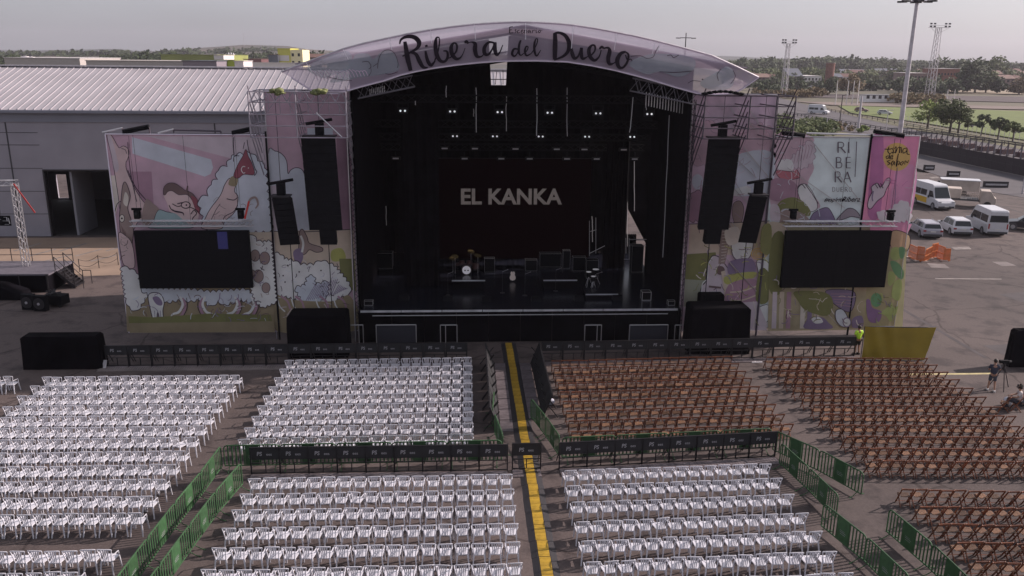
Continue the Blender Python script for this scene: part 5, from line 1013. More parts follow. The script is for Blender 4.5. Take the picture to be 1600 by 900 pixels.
for k in range(8):
    x0 = lx[0]+(lx[2]-lx[0])*k/8; x1 = lx[0]+(lx[2]-lx[0])*(k+1)/8
    MB().tube((x0, YF_+.5, lz[3]), ((x0+x1)/2, YF_+.5, lz[4]), 0.03, 4).build('brace', M_scl, tl, True); MB().tube(((x0+x1)/2, YF_+.5, lz[4]), (x1, YF_+.5, lz[3]), 0.03, 4).build('brace', M_scl, tl, True)
MB().tube(P(494, 176, YF_), P(534, 214, YF_), 0.04, 5).build('brace', M_alu, tl, True)
for px in (404, 418, 436, 452, 480, 497, 513, 529):
    p = P(px, 143, YF_+.9); MB().tube((p.x, YF_+.9, lz[2]), (p.x, YF_+.9, lz[4]), .022, 4).build('post', M_scl, tl, True)
for a_, b_ in (((395, 145), (415, 178)), ((415, 178), (440, 145)), ((440, 145), (462, 178)), ((470, 146), (492, 180)), ((492, 180), (516, 147)), ((516, 147), (540, 178)), ((394, 180), (412, 214)), ((402, 178), (414, 250))):
    MB().tube(P(*a_, YF_+1.3), P(*b_, YF_+1.3), .022, 4).build('brace', M_scl, tl, True)
rx = [P(px, 215, YF_).x for px in (1098, 1168, 1209, 1238)]; rz_ = [P(1150, py, YF_).z for py in (217, 201, 184, 166, 150)]
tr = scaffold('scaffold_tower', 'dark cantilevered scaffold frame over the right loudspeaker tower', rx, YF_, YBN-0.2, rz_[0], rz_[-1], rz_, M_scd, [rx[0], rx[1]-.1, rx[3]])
for a, b in (((1141, 168), (1157, 190)), ((1150, 164), (1160, 178)), ((1172, 172), (1196, 208)), ((1168, 188), (1182, 204)), ((1148, 246), (1182, 278)), ((1162, 230), (1200, 276)), ((1146, 280), (1170, 320)), ((1144, 292), (1172, 322)), ((1137, 338), (1155, 362)), ((1136, 344), (1156, 370)), ((1132, 400), (1152, 425)), ((1136, 405), (1182, 455)), ((1262, 212), (1350, 322)), ((1230, 262), (1320, 325)), ((1276, 460), (1316, 505)), ((1266, 462), (1310, 508)), ((1210, 330), (1260, 350))):
    MB().tube(P(a[0], a[1], YBN-0.14), P(b[0], b[1], YBN-0.14), 0.026, 4).build('tie_wire', M_alu, tr, True)
for lab, px, z1, m in (('black seam post between the two left banners', 416, 12.3, M_black), ('dark seam post between the pale and magenta banners', 1360.5, 12.3, M_black), ('dark post at the joint of the two right banners', 1208.5, 12.2, M_scd)):
    x = P(px, 209, YBN).x; o = thing('seam_post', lab, 'post', (x, YBN-0.15, 0)); MB().tube((0, 0, 0), (0, 0, z1), 0.06, 6).build('pole', m, o)
for lab, px in (('lattice edge column at the left side of the stage opening', 547), ('lattice edge column at the right side of the stage opening', 1080)):
    x = P(px, 209, 47.4).x; o = thing('lattice_column', lab, 'column', (x, 47.5, 0)); g = MB(); truss(g, (0, 0, 0), (0, 0, 14.2), 0.32, 44, 0.03, 0.018); g.build('lattice', M_scd, o); MB().tube((-.17, -.2, 0), (-.17, -.2, 14.2), 0.03, 5).build('front_tube', M_alu, o)
# rolled green tarps on the left tower
for k, (px, wpx) in enumerate(((432, 20), (499, 16))):
    p = P(px, 141, YF_); o = thing('tarp_roll', ('green-yellow tarp bundle at the left corner of the left scaffold top', 'yellow tarp bundle under the left tip of the roof')[k], 'tarp', (p.x, YF_, p.z-.1)); g = MB(); s = wpx/28/2
    rt_ = random.Random(k+3)
    for q in range(16): g.ball((s*rt_.uniform(-1, 1), rt_.uniform(-.25, .25), rt_.uniform(-.05, .12)), rt_.uniform(.08, .17), 6, (rt_.uniform(.8, 2.2), 1, rt_.uniform(.5, 1)))
    g.build('cloth', mat('green_tarp', (0.15, 0.165, 0.065), .8, vary=.6, scale=7), o, smooth=True)
o = thing('tarp_roll', 'dark folded cover lying on the right scaffold top', 'tarp', tuple(P(1130, 148, YF_))); g = MB()
for q in range(8): g.ball((-1+q*.28, 0, .05+.12*math.sin(q*.45)), 0.18, 6, (1.3, 1, .5))
g.build('cloth', M_black, o, smooth=True)

# ---------------------------------------------------------------- loudspeaker arrays
def array(name, label, px_top, py_top, px_bot, py_bot, Y, wpx, n, foot, yaw=0.0, hang_to=None):
    a = P(px_top, py_top, Y); b = P(px_bot, py_bot, Y); t = thing(name, label, 'loudspeaker array', (a.x, Y, b.z)); wd = wpx*(Y*0.968+3.6)/FPX
    H = a.z-b.z; dxs = b.x-a.x
    for k in range(n):
        z1 = H*(1-k/n); z0 = H*(1-(k+1)/n)+0.012; sh = 0.35*(k/n)**2
        narrow = foot and k >= n-2; ww = wd*0.5 if narrow else wd
        xc0 = dxs*(k/n); xc1 = dxs*((k+1)/n); off = (0.04*wd if narrow else 0)
        g = MB(); v = []
        for z, xc, s in ((z0, xc1, sh+.03), (z1, xc0, sh)):
            for i, j in ((-1, -1), (1, -1), (.8, 1), (-.8, 1)): x_, y_ = i*ww/2, j*0.42+s*1.0-0.2; v.append((xc+off+x_*math.cos(yaw)-y_*math.sin(yaw), x_*math.sin(yaw)+y_*math.cos(yaw), z))
        g.add(v, [(3, 2, 1, 0), (4, 5, 6, 7), (0, 1, 5, 4), (1, 2, 6, 5), (2, 3, 7, 6), (3, 0, 4, 7)]); g.build('cabinet', M_cab, t)
    g = MB(); g.lohi((-wd*.48, -.55, H+.02), (wd*.48, .3, H+.10)); g.build('bumper_frame', M_dark, t)
    g = MB(); g.lohi((-.22, -.2, H+.1), (.22, .15, H+.75)); g.tube((-.7, -.1, H+.7), (.7, -.1, H+.95), .09, 6); g.build('hoist_motor', M_black, t)
    if hang_to: MB().tube((0, -.05, H+.7), (0, -.05, hang_to-b.z), .02, 5).build('chain', M_scd, t)
    MB().tube((dxs, 0.1, 0), (dxs, 0.1, -b.z+0.3), 0.025, 5).build('cable', M_black, t)
    return t
M_cab = mat('speaker_black', (0.006, 0.006, 0.008), 0.8, vary=0.3, scale=3, spec=0.12)
array('line_array', 'large black loudspeaker column hanging left of the stage opening', 500, 214, 513, 381, 46.2, 49, 14, True, 0.0, lz[-1])
array('line_array', 'large black loudspeaker column hanging right of the stage opening', 1128, 216, 1109, 380, 46.2, 47, 14, True, 0.0, rz_[-1])
array('line_array', 'small slanted black loudspeaker column in front of the left banner seam', 440, 307, 453, 381, 46.4, 29, 8, False, 0.25, lz[-1])
array('line_array', 'small slanted black loudspeaker column in front of the right banner', 1184, 305, 1167, 378, 46.4, 27, 8, False, -0.3, rz_[-1])

# ---------------------------------------------------------------- video screens
for lab, q in (('large black video screen hanging on the left wing', ((208.5, 361), (388, 360), (393, 450))), ('large black video screen hanging on the right wing', ((1228.5, 361), (1394, 361), (1385, 449)))):
    Y = 47.3; a = P(*q[0], Y); b = P(*q[1], Y); c_ = P(*q[2], Y); t = thing('video_screen', lab, 'screen', ((a.x+b.x)/2, Y, c_.z)); W = b.x-a.x; H = a.z-c_.z
    MB().lohi((-W/2, 0, 0), (W/2, 0.22, H)).build('housing', M_black, t)
    nx, nz = 10, 6
    g = MB()
    for i in range(nx):
        for j in range(nz): g.lohi((-W/2+W*i/nx+.012, -0.014, H*j/nz+.012), (-W/2+W*(i+1)/nx-.004, -0.002, H*(j+1)/nz-.004))
    g.build('led_panels', M_led, t)
    g = MB(); truss(g, (-W/2-.15, .1, H+.42), (W/2+.25, .1, H+.42), .3, 22, .035, .02); g.build('support_truss', M_alu, t)
    for s in (-1, 0, 1): MB().tube((s*W*.42, .1, H+.5), (s*W*.42, .1, 12.1-c_.z), .010, 4).build('chain', M_black, t)
    if q[0][0] < 800:
        x = P(347, 365, Y).x-(a.x+b.x)/2; MB().lohi((x-.28, -.022, H-1.05), (x+.28, -.015, H-.05)).build('lit_patch', mat('blue_glow', (0.012, 0.012, 0.07), .5, emit=.35), t)
for k, (px, py) in enumerate(((214, 330), (376, 330), (1240, 331), (1392, 333))):
    p = P(px, py, 46.9); t = thing('hanging_camera', 'small black fixture hanging above the %s, %s one' % (('left video screen', 'left'), ('left video screen', 'right'), ('right video screen', 'left'), ('right video screen', 'right'))[k], 'fixture', (p.x, 46.9, p.z), 0)
    MB().lohi((-.15, -.18, -.42), (.15, .18, .08)).build('housing', M_black, t, bevel=.04); MB().lohi((-.28, -.06, .06), (.25, .06, .18)).build('bracket', M_black, t); MB().tube((0, 0, .2), (0, 0, 12.1-p.z), .009, 4).build('cable', M_black, t)
    MB().disc((0.02, -.27, -.1), (0, -1, 0), .08, .04, 10).build('lens', M_glass, t)
    if k == 1:
        MB().bar((.25, -.2, -.4), (.55, -.2, .6), .10, .03).build('strap', mat('red_strap', (0.5, 0.04, 0.035), .6), t)
for lab, a, b, m in (('pale tube lying on the left end of the left wing top', (160, 207), (191, 200), M_alu), ('black tube fixture on the left wing top', (193, 206), (233, 198), M_black), ('pale tube in the middle of the left wing top', (247, 208), (271, 202), M_alu), ('black tube fixture near the left scaffold', (363, 208), (390, 202), M_black), ('thin dark tube on the left wing top', (271, 203), (345, 205), M_scd), ('dark tube on the top of the right wing beside the scaffold', (1222, 207), (1257, 212), M_black), ('dark beam across the top of the magenta banner', (1366, 205), (1412, 212), M_black), ('pale tube along the top of the pale right banner', (1260, 208), (1364, 211), M_alu)):
    pa, pb = P(*a, YBN), P(*b, YBN); o = thing('top_tube', lab, 'tube', tuple(pa)); r_ = .14 if m is M_black else .05
    MB().tube(pa, pb, r_, 7).build('tube', m, o, True); MB().tube(pb+Vector((0, 0, 0)), (pb.x, pb.y, 12.05), .04, 5).build('clamp', M_scd, o, True)

# ---------------------------------------------------------------- subwoofer stacks, boxes, tarps
def cloth_box(name, label, cat, x0, x1, y0, y1, h, m=M_cloth, soft=0.10, folds=True):
    t = thing(name, label, cat, ((x0+x1)/2, (y0+y1)/2, 0)); W, D = x1-x0, y1-y0; g = MB(); N = 40; per = []
    rn = random.Random(int(x0*10)); c = [(-W/2, -D/2), (W/2, -D/2), (W/2, D/2), (-W/2, D/2)]
    for k in range(4):
        a, b = c[k], c[(k+1) % 4]
        for q in range(N//4): f_ = q/(N/4); per.append((a[0]+(b[0]-a[0])*f_, a[1]+(b[1]-a[1])*f_))
    n = len(per); rows_ = [(0, 1.03), (h*.35, 1.015), (h*.7, 1.0), (h-soft, 0.99), (h, 0.93)]
    for z, s in rows_: g.add([(p[0]*s+(rn.uniform(-.025, .025) if folds and z < h*.8 else 0), p[1]*s+(rn.uniform(-.025, .025) if folds and z < h*.8 else 0), z) for p in per], [])
    for r_ in range(len(rows_)-1): g.f += [(r_*n+i, r_*n+(i+1) % n, (r_+1)*n+(i+1) % n, (r_+1)*n+i) for i in range(n)]
    g.f.append(tuple(range((len(rows_)-1)*n, len(rows_)*n))); g.mi = [0]*len(g.f); g.build('cover', m, t); return t
xa, xb = P(449, 488, 45).x, P(541, 488, 45).x; cloth_box('covered_subwoofers', 'black covered loudspeaker stack left of the stage front', 'speaker stack', xa, xb, 44.6, 46.2, P(495, 487, 44.7).z-.22)
xa, xb = P(1080, 478, 45).x, P(1171, 478, 45).x; cloth_box('covered_subwoofers', 'black covered loudspeaker stack right of the stage front', 'speaker stack', xa, xb, 44.6, 46.2, P(1125, 476, 44.7).z-.2)
xa, xb = P(1098, 462, 45.9).x, P(1136, 462, 45.9).x; cloth_box('covered_case', 'small black covered case behind the right loudspeaker stack', 'case', xa, xb, 46.3, 47.0, P(1115, 460, 46.4).z)
a, b = G(38, 578), G(160, 578); zt = P(100, 519, a.y+0.4).z-.12
t = cloth_box('covered_stack', 'long black draped block at the left end of the front barriers', 'covered stack', a.x, b.x-.1, a.y, a.y+.8, zt)
p = G(157, 576); t = thing('white_sign', 'small white board lying at the right foot of the draped block', 'board', (p.x, p.y-.1, 0)); MB().prism([(0, .0), (.1, .02), (.35, .38), (.3, .42)], -.45, .3, 'x').build('board', mat('board_white', (0.42, 0.40, 0.42), .7, vary=.2), t); MB().tube((-.2, .3, 0), (-.2, .3, .4), .02, 4).build('leg', M_dark, t)
p = G(1574, 574); t = cloth_box('covered_stack', 'tall black covered box at the right edge of the picture', 'covered stack', p.x+.15, p.x+4.2, p.y, p.y+.5, P(1590, 514, p.y+.3).z)
MB().lohi((-1.2, -.2, P(1590, 514, p.y+.3).z+.0), (-.6, .3, P(1590, 506, p.y+.3).z)).build('top_box', M_black, t)
# yellow screen fence
a, b = G(1345, 561), G(1443, 562.5); h = 1.95; t = thing('tarp_fence', 'fence covered with a glossy mustard yellow tarp beside the front barrier', 'fence', (a.x, a.y, 0)); d = b-a
g = MB(); N = 36; M2 = 10; rn = random.Random(4); vv = []
for j in range(M2+1):
    for i in range(N+1):
        f_ = i/N; off = -0.05-0.035*math.sin(i*.7+j*.5)*(1 if i < 18 else .3)-rn.uniform(0, .02); vv.append((d.x*f_*(1+.012*j), d.y*f_+off, .02+h*j/M2-.05*math.sin(math.pi*f_)*(j/M2)))
g.add(vv, [(j*(N+1)+i, j*(N+1)+i+1, (j+1)*(N+1)+i+1, (j+1)*(N+1)+i) for j in range(M2) for i in range(N)]); g.build('tarp', mat('mustard_tarp', (0.26, 0.19, 0.022), .35, vary=.12, scale=1), t, smooth=True)
for f_ in (0, .5, 1): MB().tube(d*f_+Vector((0, .03, 0)), d*f_+Vector((0, .03, h)), .025, 5).build('post', M_dark, t)
g = MB(); g.tube((0, .03, h-.02), d+Vector((0, .03, h-.02)), .03, 5); g.build('top_rail', M_dark, t)

# ---------------------------------------------------------------- chairs
def white_parts():
    seat = MB(); o_ = [(-.19, -.2), (.19, -.2), (.215, -.05), (.235, .14), (.2, .215), (.1, .235), (-.1, .235), (-.2, .215), (-.235, .14), (-.215, -.05)]
    seat.prism(o_, .405, .435, 'z')
    back = MB()
    for s in (-1, 1):
        back.bar((s*.18, -.2, .42), (s*.205, -.235, .64), .030, .022); back.bar((s*.205, -.235, .64), (s*.252, -.275, .87), .030, .022)
    top = [(-.252, -.275, .865), (-.17, -.30, .885), (0, -.31, .89), (.17, -.30, .885), (.252, -.275, .865)]
    for p, q in zip(top[:-1], top[1:]): back.bar(p, q, .022, .035, side=(0, 1, 0))
    for k in range(4):
        x = (k-1.5); back.bar((x*.055, -.21, .43), (x*.062, -.250, .66), .022, .010, .036); back.bar((x*.062, -.250, .66), (x*.088, -.298, .878), .036, .010, .054)
    arms = []
    for s in (-1, 1):
        a = MB(); a.bar((s*.222, -.245, .65), (s*.262, -.1, .64), .024, .02, side=(1, 0, 0)); a.bar((s*.262, -.1, .64), (s*.258, .12, .61), .028, .02, side=(1, 0, 0)); a.bar((s*.258, .13, .615), (s*.235, .2, .42), .03, .022); arms.append(a)
    legs = []
    for s in (-1, 1):
        l = MB(); l.bar((s*.225, .19, .43), (s*.26, .25, 0), .055, .04, .036, .03); legs.append(l)
        l = MB(); l.bar((s*.185, -.19, .43), (s*.235, -.29, 0), .055, .04, .036, .03); legs.append(l)
    for m_ in [seat, back]+arms+legs: m_.v = [(p[0]*.925, p[1], p[2]*1.07) for p in m_.v]
    return [('seat', seat, 0), ('backrest', back, 0)]+[('armrest', a, 0) for a in arms]+[('leg', l, 0) for l in legs]
def brown_parts():
    seat = MB()
    for k in range(7): seat.lohi((-.17+k*.05, -.17, .432), (-.17+k*.05+.028, .17, .45))
    seat.lohi((-.18, -.15, .415), (.18, -.12, .431)); seat.lohi((-.18, .11, .415), (.18, .14, .431))
    rail = MB(); rail.bar((-.225, -.235, .775), (.225, -.235, .775), .025, .06, side=(0, 1, 0))
    legs = []
    for s in (-1, 1):
        l = MB(); l.bar((s*.215, -.245, .81), (s*.215, .2, 0), .030, .045); legs.append(l)
        l = MB(); l.bar((s*.188, .17, .43), (s*.188, -.24, 0), .030, .045); legs.append(l)
    s1 = MB().tube((-.2, -.17, .08), (.2, -.17, .08), .012, 4); s2 = MB().tube((-.2, .16, .08), (.2, .16, .08), .012, 4)
    return [('seat', seat, 1), ('top_rail', rail, 0)]+[('leg', l, 0) for l in legs]+[('stretcher', s1, 0), ('stretcher', s2, 0)]
CH = []   # kind, x, y, rz, label, group
rc = random.Random(5)
def block(kind, desc, rows_, x0, x1, n, tilt=0.0, side='left', xlim=None):
    """rows_: list of y of the chair backs at x0"""
    pitch = (x1-x0)/n
    for r_, y0 in enumerate(rows_):
        ks = list(range(n))
        vis = []
        for k in ks:
            x = x0+pitch*(k+.5); y = y0+tilt*(x-x0)+0.28-(0.0092*y0 if kind == 0 else 0)
            q = Vector((x, y-.1, .5)); v = q-Vector((0, 0, CAMH)); u_ = 800+FPX*v.dot(_r)/v.dot(_f); w_ = 450-FPX*v.dot(_u)/v.dot(_f)
            if -30 < u_ < 1630 and w_ < 925: vis.append((k, x, y))
        if xlim: vis = [a for a in vis if xlim(r_, a[0])]
        m = len(vis)
        for i, (k, x, y) in enumerate(vis):
            idx = i+1 if side == 'left' else m-i
            CH.append((kind, x+rc.uniform(-.012, .012), y+rc.uniform(-.035, .035), rc.gauss(0, .05)+(rc.uniform(-.3, .3) if rc.random() < .03 else 0), '%s, %s row of the %s, %s from its %s end' % (('white plastic armchair', 'brown folding chair')[kind], ORD[r_+1], desc, ORD[idx], side), ('white plastic armchairs set out in rows', 'brown wooden folding chairs set out in rows')[kind]))
block(0, 'far left white block', [40.05, 38.86, 37.64, 36.42, 35.2, 34.04, 32.9, 31.66, 30.46, 29.27, 28.0, 26.85], -21.1, -11.4, 18, 0.0, 'right')
block(0, 'bottom left white block', [24.55, 23.35], -21.3, -11.5, 18, 0.0, 'right', lambda r_, k: k < 18-r_)
block(0, 'left edge white block', [40.2, 38.9], -28.0, -22.5, 10, 0.0, 'right', lambda r_, k: k < 10-r_)
block(0, 'front left white block', [42.1, 40.85, 39.65, 38.42, 37.3, 36.1, 34.95, 33.77, 32.65], -9.65, .27, 18, 0.018, 'right')
block(0, 'bottom centre white block', [29.2, 28.02, 26.86, 25.67, 24.48, 23.29], -8.38, 1.75, 18, -0.003, 'left')
block(0, 'bottom right white block', [29.39, 28.2, 26.95, 25.65, 24.45, 23.26, 22.06], 3.68, 12.08, 15, 0.035, 'left')
block(1, 'front brown block', [41.6, 40.5, 39.4, 38.4, 37.3, 36.15, 35.05, 33.95, 32.85], 4.48, 14.5, 20, 0.045, 'left')
block(1, 'upper right brown block', [41.88, 40.91, 39.83, 38.8, 37.68, 36.53, 35.38, 34.32, 33.19, 32.02, 30.89, 29.77], 16.27, 25.1, 18, -0.055, 'left')
block(1, 'lower right brown block', [27.44, 26.18, 25.0, 23.87, 22.73], 16.42, 25.2, 18, -0.08, 'left')
for kind, parts, mats_, nm_, cat in ((0, white_parts(), [M_white, M_white], 'plastic_chair', 'chair'), (1, brown_parts(), [M_brown, M_slat], 'folding_chair', 'chair')):
    L_ = sorted([c for c in CH if c[0] == kind], key=lambda c: math.hypot(c[1], c[2])); near, far = L_[:300], L_[300:]
    proto = None
    for _, x, y, rz, lab, grp in near:
        if proto is None:
            proto = thing(nm_, lab, cat, (x, y, 0), rz, grp)
            for pn, mb, mi_ in parts: mb.build(pn, mats_[mi_], proto)
        else:
            c = dup(proto, (x, y, 0), rz, lab)
    if far:
        g = MB()
        for _, x, y, rz, lab, grp in far:
            ca, sa = math.cos(rz), math.sin(rz)
            for pn, mb, mi_ in parts: g.m(mi_); g.add([(p[0]*ca-p[1]*sa+x, p[0]*sa+p[1]*ca+y, p[2]) for p in mb.v], mb.f)
        o = g.build('plastic_chairs' if kind == 0 else 'folding_chairs', mats_ if kind else [M_white], None)
        tag(o, ('white plastic armchairs of the farther rows nearer the stage', 'brown folding chairs of the farther rows nearer the stage')[kind], 'chairs', kind='stuff')

# ---------------------------------------------------------------- stage barriers with printed panels
M_bar = mat('barrier_black', (0.011, 0.010, 0.013), 0.55, 0.2); M_pan = mat('barrier_panel', (0.009, 0.009, 0.012), 0.7, vary=.2)
M_plate = mat('tread_plate', (0.20, 0.17, 0.18), .5, .4, vary=.25, scale=4); M_prn = mat('grey_lettering', (0.27, 0.26, 0.28), .7)
BW = 1.2
def barrier_parts(text=True, solid=True, dark=False):
    fr = MB()
    for s in (-1, 1): fr.lohi((s*(BW/2-.02)-.025, -.03, 0), (s*(BW/2-.02)+.025, .03, 1.18))
    fr.lohi((-BW/2, -.035, 1.18), (BW/2, .035, 1.22)); fr.lohi((-BW/2+.05, -.02, .06), (BW/2-.05, .02, .10)); fr.lohi((-BW/2+.05, -.02, .50), (BW/2-.05, .02, .53)); fr.lohi((-.02, -.02, .1), (.02, .02, .5))
    mesh = MB()
    pan = MB().m(0); pan.lohi((-BW/2+.05, -.025, .68 if not dark else .1), (BW/2-.05, -.012, 1.17))
    if text:
        pan.m(1); add_text(pan, TXT_A, lambda u, v: (u*.9-.22, -.029, v*1.0+.93)); add_text(pan, TXT_B, lambda u, v: (u+.17, -.029, v+.91))
    plate = MB(); plate.lohi((-BW/2+.02, -.62, .01), (BW/2-.02, -.04, .045))
    for k in range(9): plate.lohi((-BW/2+.08+k*.125, -.58, .045), (-BW/2+.12+k*.125, -.08, .052))
    br_ = [MB().bar((s*.55, .75, .03), (s*.55, .03, 1.0), .03, .04, side=(1, 0, 0)) for s in (-1, 1)]
    if dark:
        for m_ in (fr, pan): m_.v = [(p[0], p[1]+p[2]*.38, p[2]) for p in m_.v]
    return [('frame', fr, M_bar), ('printed_panel' if text else 'panel', pan, [M_pan, M_prn]), ('tread_plate', plate, M_plate)]+[('brace', b_, M_bar) for b_ in br_]
TXT_A = text_geo('PS', 0.24, .12, 0, .006); TXT_B = text_geo('ees', 0.17, .0, 0, .002)
bproto = {}
def barrier_run(a, b, where, text=True, dark=False, w_=BW, group='black crowd barriers in lines', face=1, kname='stage_barrier'):
    a = Vector(a); b = Vector(b); d = b-a; n = max(1, round(d.length/w_)); ang = math.atan2(d.y, d.x)+(0 if face > 0 else math.pi)
    for k in range(n):
        p = a+d*((k+.5)/n); lab = '%s, %s from %s %s' % ('black barrier with white lettering' if text else 'black stage barrier panel', ORD[k+1], 'left in' if text else 'the stage in', where)
        key = (text, dark)
        if key not in bproto:
            t = thing(kname, lab, 'barrier', (p.x, p.y, 0), ang, group); bproto[key] = t
            for pn, mb, mm in barrier_parts(text, True, dark): mb.build(pn, mm, t)
        else: dup(bproto[key], (p.x, p.y, 0), ang, lab)
barrier_run((-19.6, 43.55), (-.0, 43.55), 'the front line left of the ramp')
barrier_run((4.1, 43.55), (22.2, 43.95), 'the front line right of the ramp')
barrier_run((-8.75, 31.0), (1.6, 30.92), 'the middle line left of the ramp')
barrier_run((1.65, 31.0), (3.15, 31.0), 'the middle line across the ramp', w_=1.5)
barrier_run((3.75, 31.0), (13.1, 31.75), 'the middle line right of the ramp')
barrier_run((1.45, 43.4), (1.45, 34.6), 'the left side of the runway', False, True, face=-1)
barrier_run((3.5, 43.4), (3.5, 36.0), 'the right side of the runway', False, True)
# concrete strip just behind the left barriers is part of the paving
strip('kerb_strip', [Vector((-19.8, 43.3, 0)), Vector((-10.0, 43.3, 0)), Vector((-10.0, 42.75, 0)), Vector((-19.8, 42.75, 0))], 0.05, M_pale, 0.05)

# ---------------------------------------------------------------- green police barriers
def green_parts(W=2.3, h=1.08):
    r_ = .16; z0 = .18
    pts = [(-W/2, 0, z0)]+[(-W/2, 0, h-r_)]+[(-W/2+r_*(1-math.cos(a)), 0, h-r_+r_*math.sin(a)) for a in (.5, 1.0, 1.57)]+[(W/2-r_*(1-math.cos(a)), 0, h-r_+r_*math.sin(a)) for a in (1.57, 1.0, .5)]+[(W/2, 0, h-r_), (W/2, 0, z0), (-W/2, 0, z0)]
    fr = MB().path(pts, .027, 6)
    bars = MB(); n = 14
    for k in range(1, n):
        x = -W/2+W*k/n
        if abs(x) < .27: continue
        bars.lohi((x-.030, -.007, z0), (x+.030, .007, h-.01))
    bars.lohi((-W/2, -.010, z0-.005), (W/2, .010, z0+.02)); bars.lohi((-W/2+.1, -.010, h-.03), (W/2-.1, .010, h-.012))
    plate = MB().m(0); plate.lohi((-.28, -.012, z0+.02), (.28, .012, h-.02)); plate.m(1)
    for s in (-1, 1): plate.lohi((-.16, s*.0135, z0+.36), (.16, s*.0165, z0+.375)); plate.lohi((-.13, s*.0135, z0+.29), (.13, s*.0165, z0+.305)); plate.lohi((-.15, s*.0135, z0+.42), (.1, s*.0165, z0+.43))
    feet = []
    for s in (-1, 1):
        f_ = MB(); x = s*(W/2-.2); f_.path([(x, -.36, 0.01), (x, -.2, .06), (x, 0, z0), (x, .2, .06), (x, .36, 0.01)], .017, 5); f_.lohi((x-.02, -.4, 0), (x+.02, -.3, .02)); f_.lohi((x-.02, .3, 0), (x+.02, .4, .02)); feet.append(f_)
    return [('frame', fr, M_greenp), ('bars', bars, M_greenp), ('number_plate', plate, [M_greenp, M_prn])]+[('foot', f_, M_greenp) for f_ in feet]
gproto = None
def green_run(pts, where, end='back'):
    global gproto; k = 0
    for a, b in zip(pts[:-1], pts[1:]):
        a = Vector((*a, 0)); b = Vector((*b, 0)); d = b-a; p = (a+b)/2; ang = math.atan2(d.y, d.x); k += 1
        lab = 'green crowd barrier, %s from the %s end %s' % (ORD[k], end, where)
        if gproto is None:
            gproto = thing('crowd_barrier', lab, 'barrier', (p.x, p.y, 0), ang, 'green crowd barriers along the aisles')
            for pn, mb, mm in green_parts(): mb.build(pn, mm, gproto)
            o = gproto
        else: o = dup(gproto, (p.x, p.y, 0), ang, lab)
        o.scale = (d.length/2.32, 1, 1)
def even(a, b, n): return [(a[0]+(b[0]-a[0])*k/n, a[1]+(b[1]-a[1])*k/n) for k in range(n+1)]
green_run([(-10.05, 31.45), (-10.18, 29.25), (-10.4, 27.0), (-10.55, 24.75), (-10.68, 22.5), (-10.75, 20.3)], 'of the outer left aisle row')
green_run([(-8.85, 29.95), (-9.2, 27.75), (-9.42, 25.5), (-9.62, 23.2), (-9.8, 21.0)], 'of the inner left aisle row')
green_run(even((-9.95, 31.48), (1.4, 31.6), 5), 'behind the left middle line', 'left')
green_run(even((3.95, 31.75), (13.1, 32.35), 4), 'behind the right middle line', 'left')
green_run([(13.15, 32.15), (14.35, 30.25), (15.25, 28.25)], 'of the outer right aisle row')
green_run([(13.0, 30.95), (13.3, 28.75), (13.52, 26.6)], 'of the inner right aisle row')
green_run([(12.75, 26.1), (13.3, 23.9), (13.6, 21.7), (13.75, 19.6)], 'of the lower right aisle row')
green_run([(14.95, 25.65), (15.28, 23.4), (15.4, 21.2), (15.5, 19.2)], 'of the far right aisle row')
green_run([(3.05, 35.95), (3.8, 31.85)][:2] if False else [(2.95, 35.95), (3.45, 33.9), (3.85, 31.9)], 'on the right of the ramp')
green_run([(1.25, 36.9), (1.12, 34.9)], 'standing alone left of the ramp')
o = dup(gproto, (1.33, 33.2, 0), R(97), 'pale metal crowd barrier left of the ramp before the middle line'); o.scale = (0.95, 1, 1)

# ---------------------------------------------------------------- cable ramps
M_rampb = mat('ramp_black', (0.02, 0.018, 0.022), .7)
rp = None; y = 46.2; k = 0
while y > 19.5:
    k += 1; x = 2.44+(46.2-y)*0.0062+random.uniform(-.012, .012)
    lab = 'yellow-lidded cable ramp segment, %s from the stage' % ORD[min(k, 28)]
    if rp is None:
        rp = thing('cable_ramp', lab, 'cable ramp', (x, y, 0), 0, 'cable ramp segments down the runway')
        MB().prism([(-.44, 0), (-.22, .07), (.22, .07), (.44, 0)], -.498, .498, 'y').build('base', M_rampb, rp)
        g = MB(); g.lohi((-.19, -.485, .071), (.19, .485, .082)); 
        for q in range(5): g.lohi((-.17, -.4+q*.19, .082), (.17, -.36+q*.19, .086))
        g.build('lid', M_yellow, rp)
    else: dup(rp, (x, y, 0), random.uniform(-.01, .01), lab)
    y -= 1.0
# thin cable covers along the barrier feet at the right
o = thing('cable_cover', 'thin pale yellow cable cover crossing the tarmac right of the brown chairs', 'cable cover', (26.5, 41.1, 0)); MB().prism([(-.09, 0), (-.04, .035), (.04, .035), (.09, 0)], -2.6, 2.3, 'x').build('cover', mat('pale_yellow', (0.5, 0.42, 0.2), .7, vary=.2), o)
p = G(1183, 566); o = thing('white_board', 'small white board lying on the ground between the brown blocks', 'board', (p.x, p.y, 0)); MB().prism([(-.35, -.1), (.25, -.1), (.35, .12), (-.2, .12)], .01, .04, 'z').build('board', M_letter, o)
p = G(850, 633); o = thing('paper_bag', 'pale bag lying beside the green barrier right of the ramp', 'bag', (p.x+.3, p.y, 0)); MB().ball((0, 0, .18), .2, 8, (1.2, .9, .9)).build('bag', mat('bag_grey', (.35, .36, .42), .7, vary=.2), o, smooth=True)

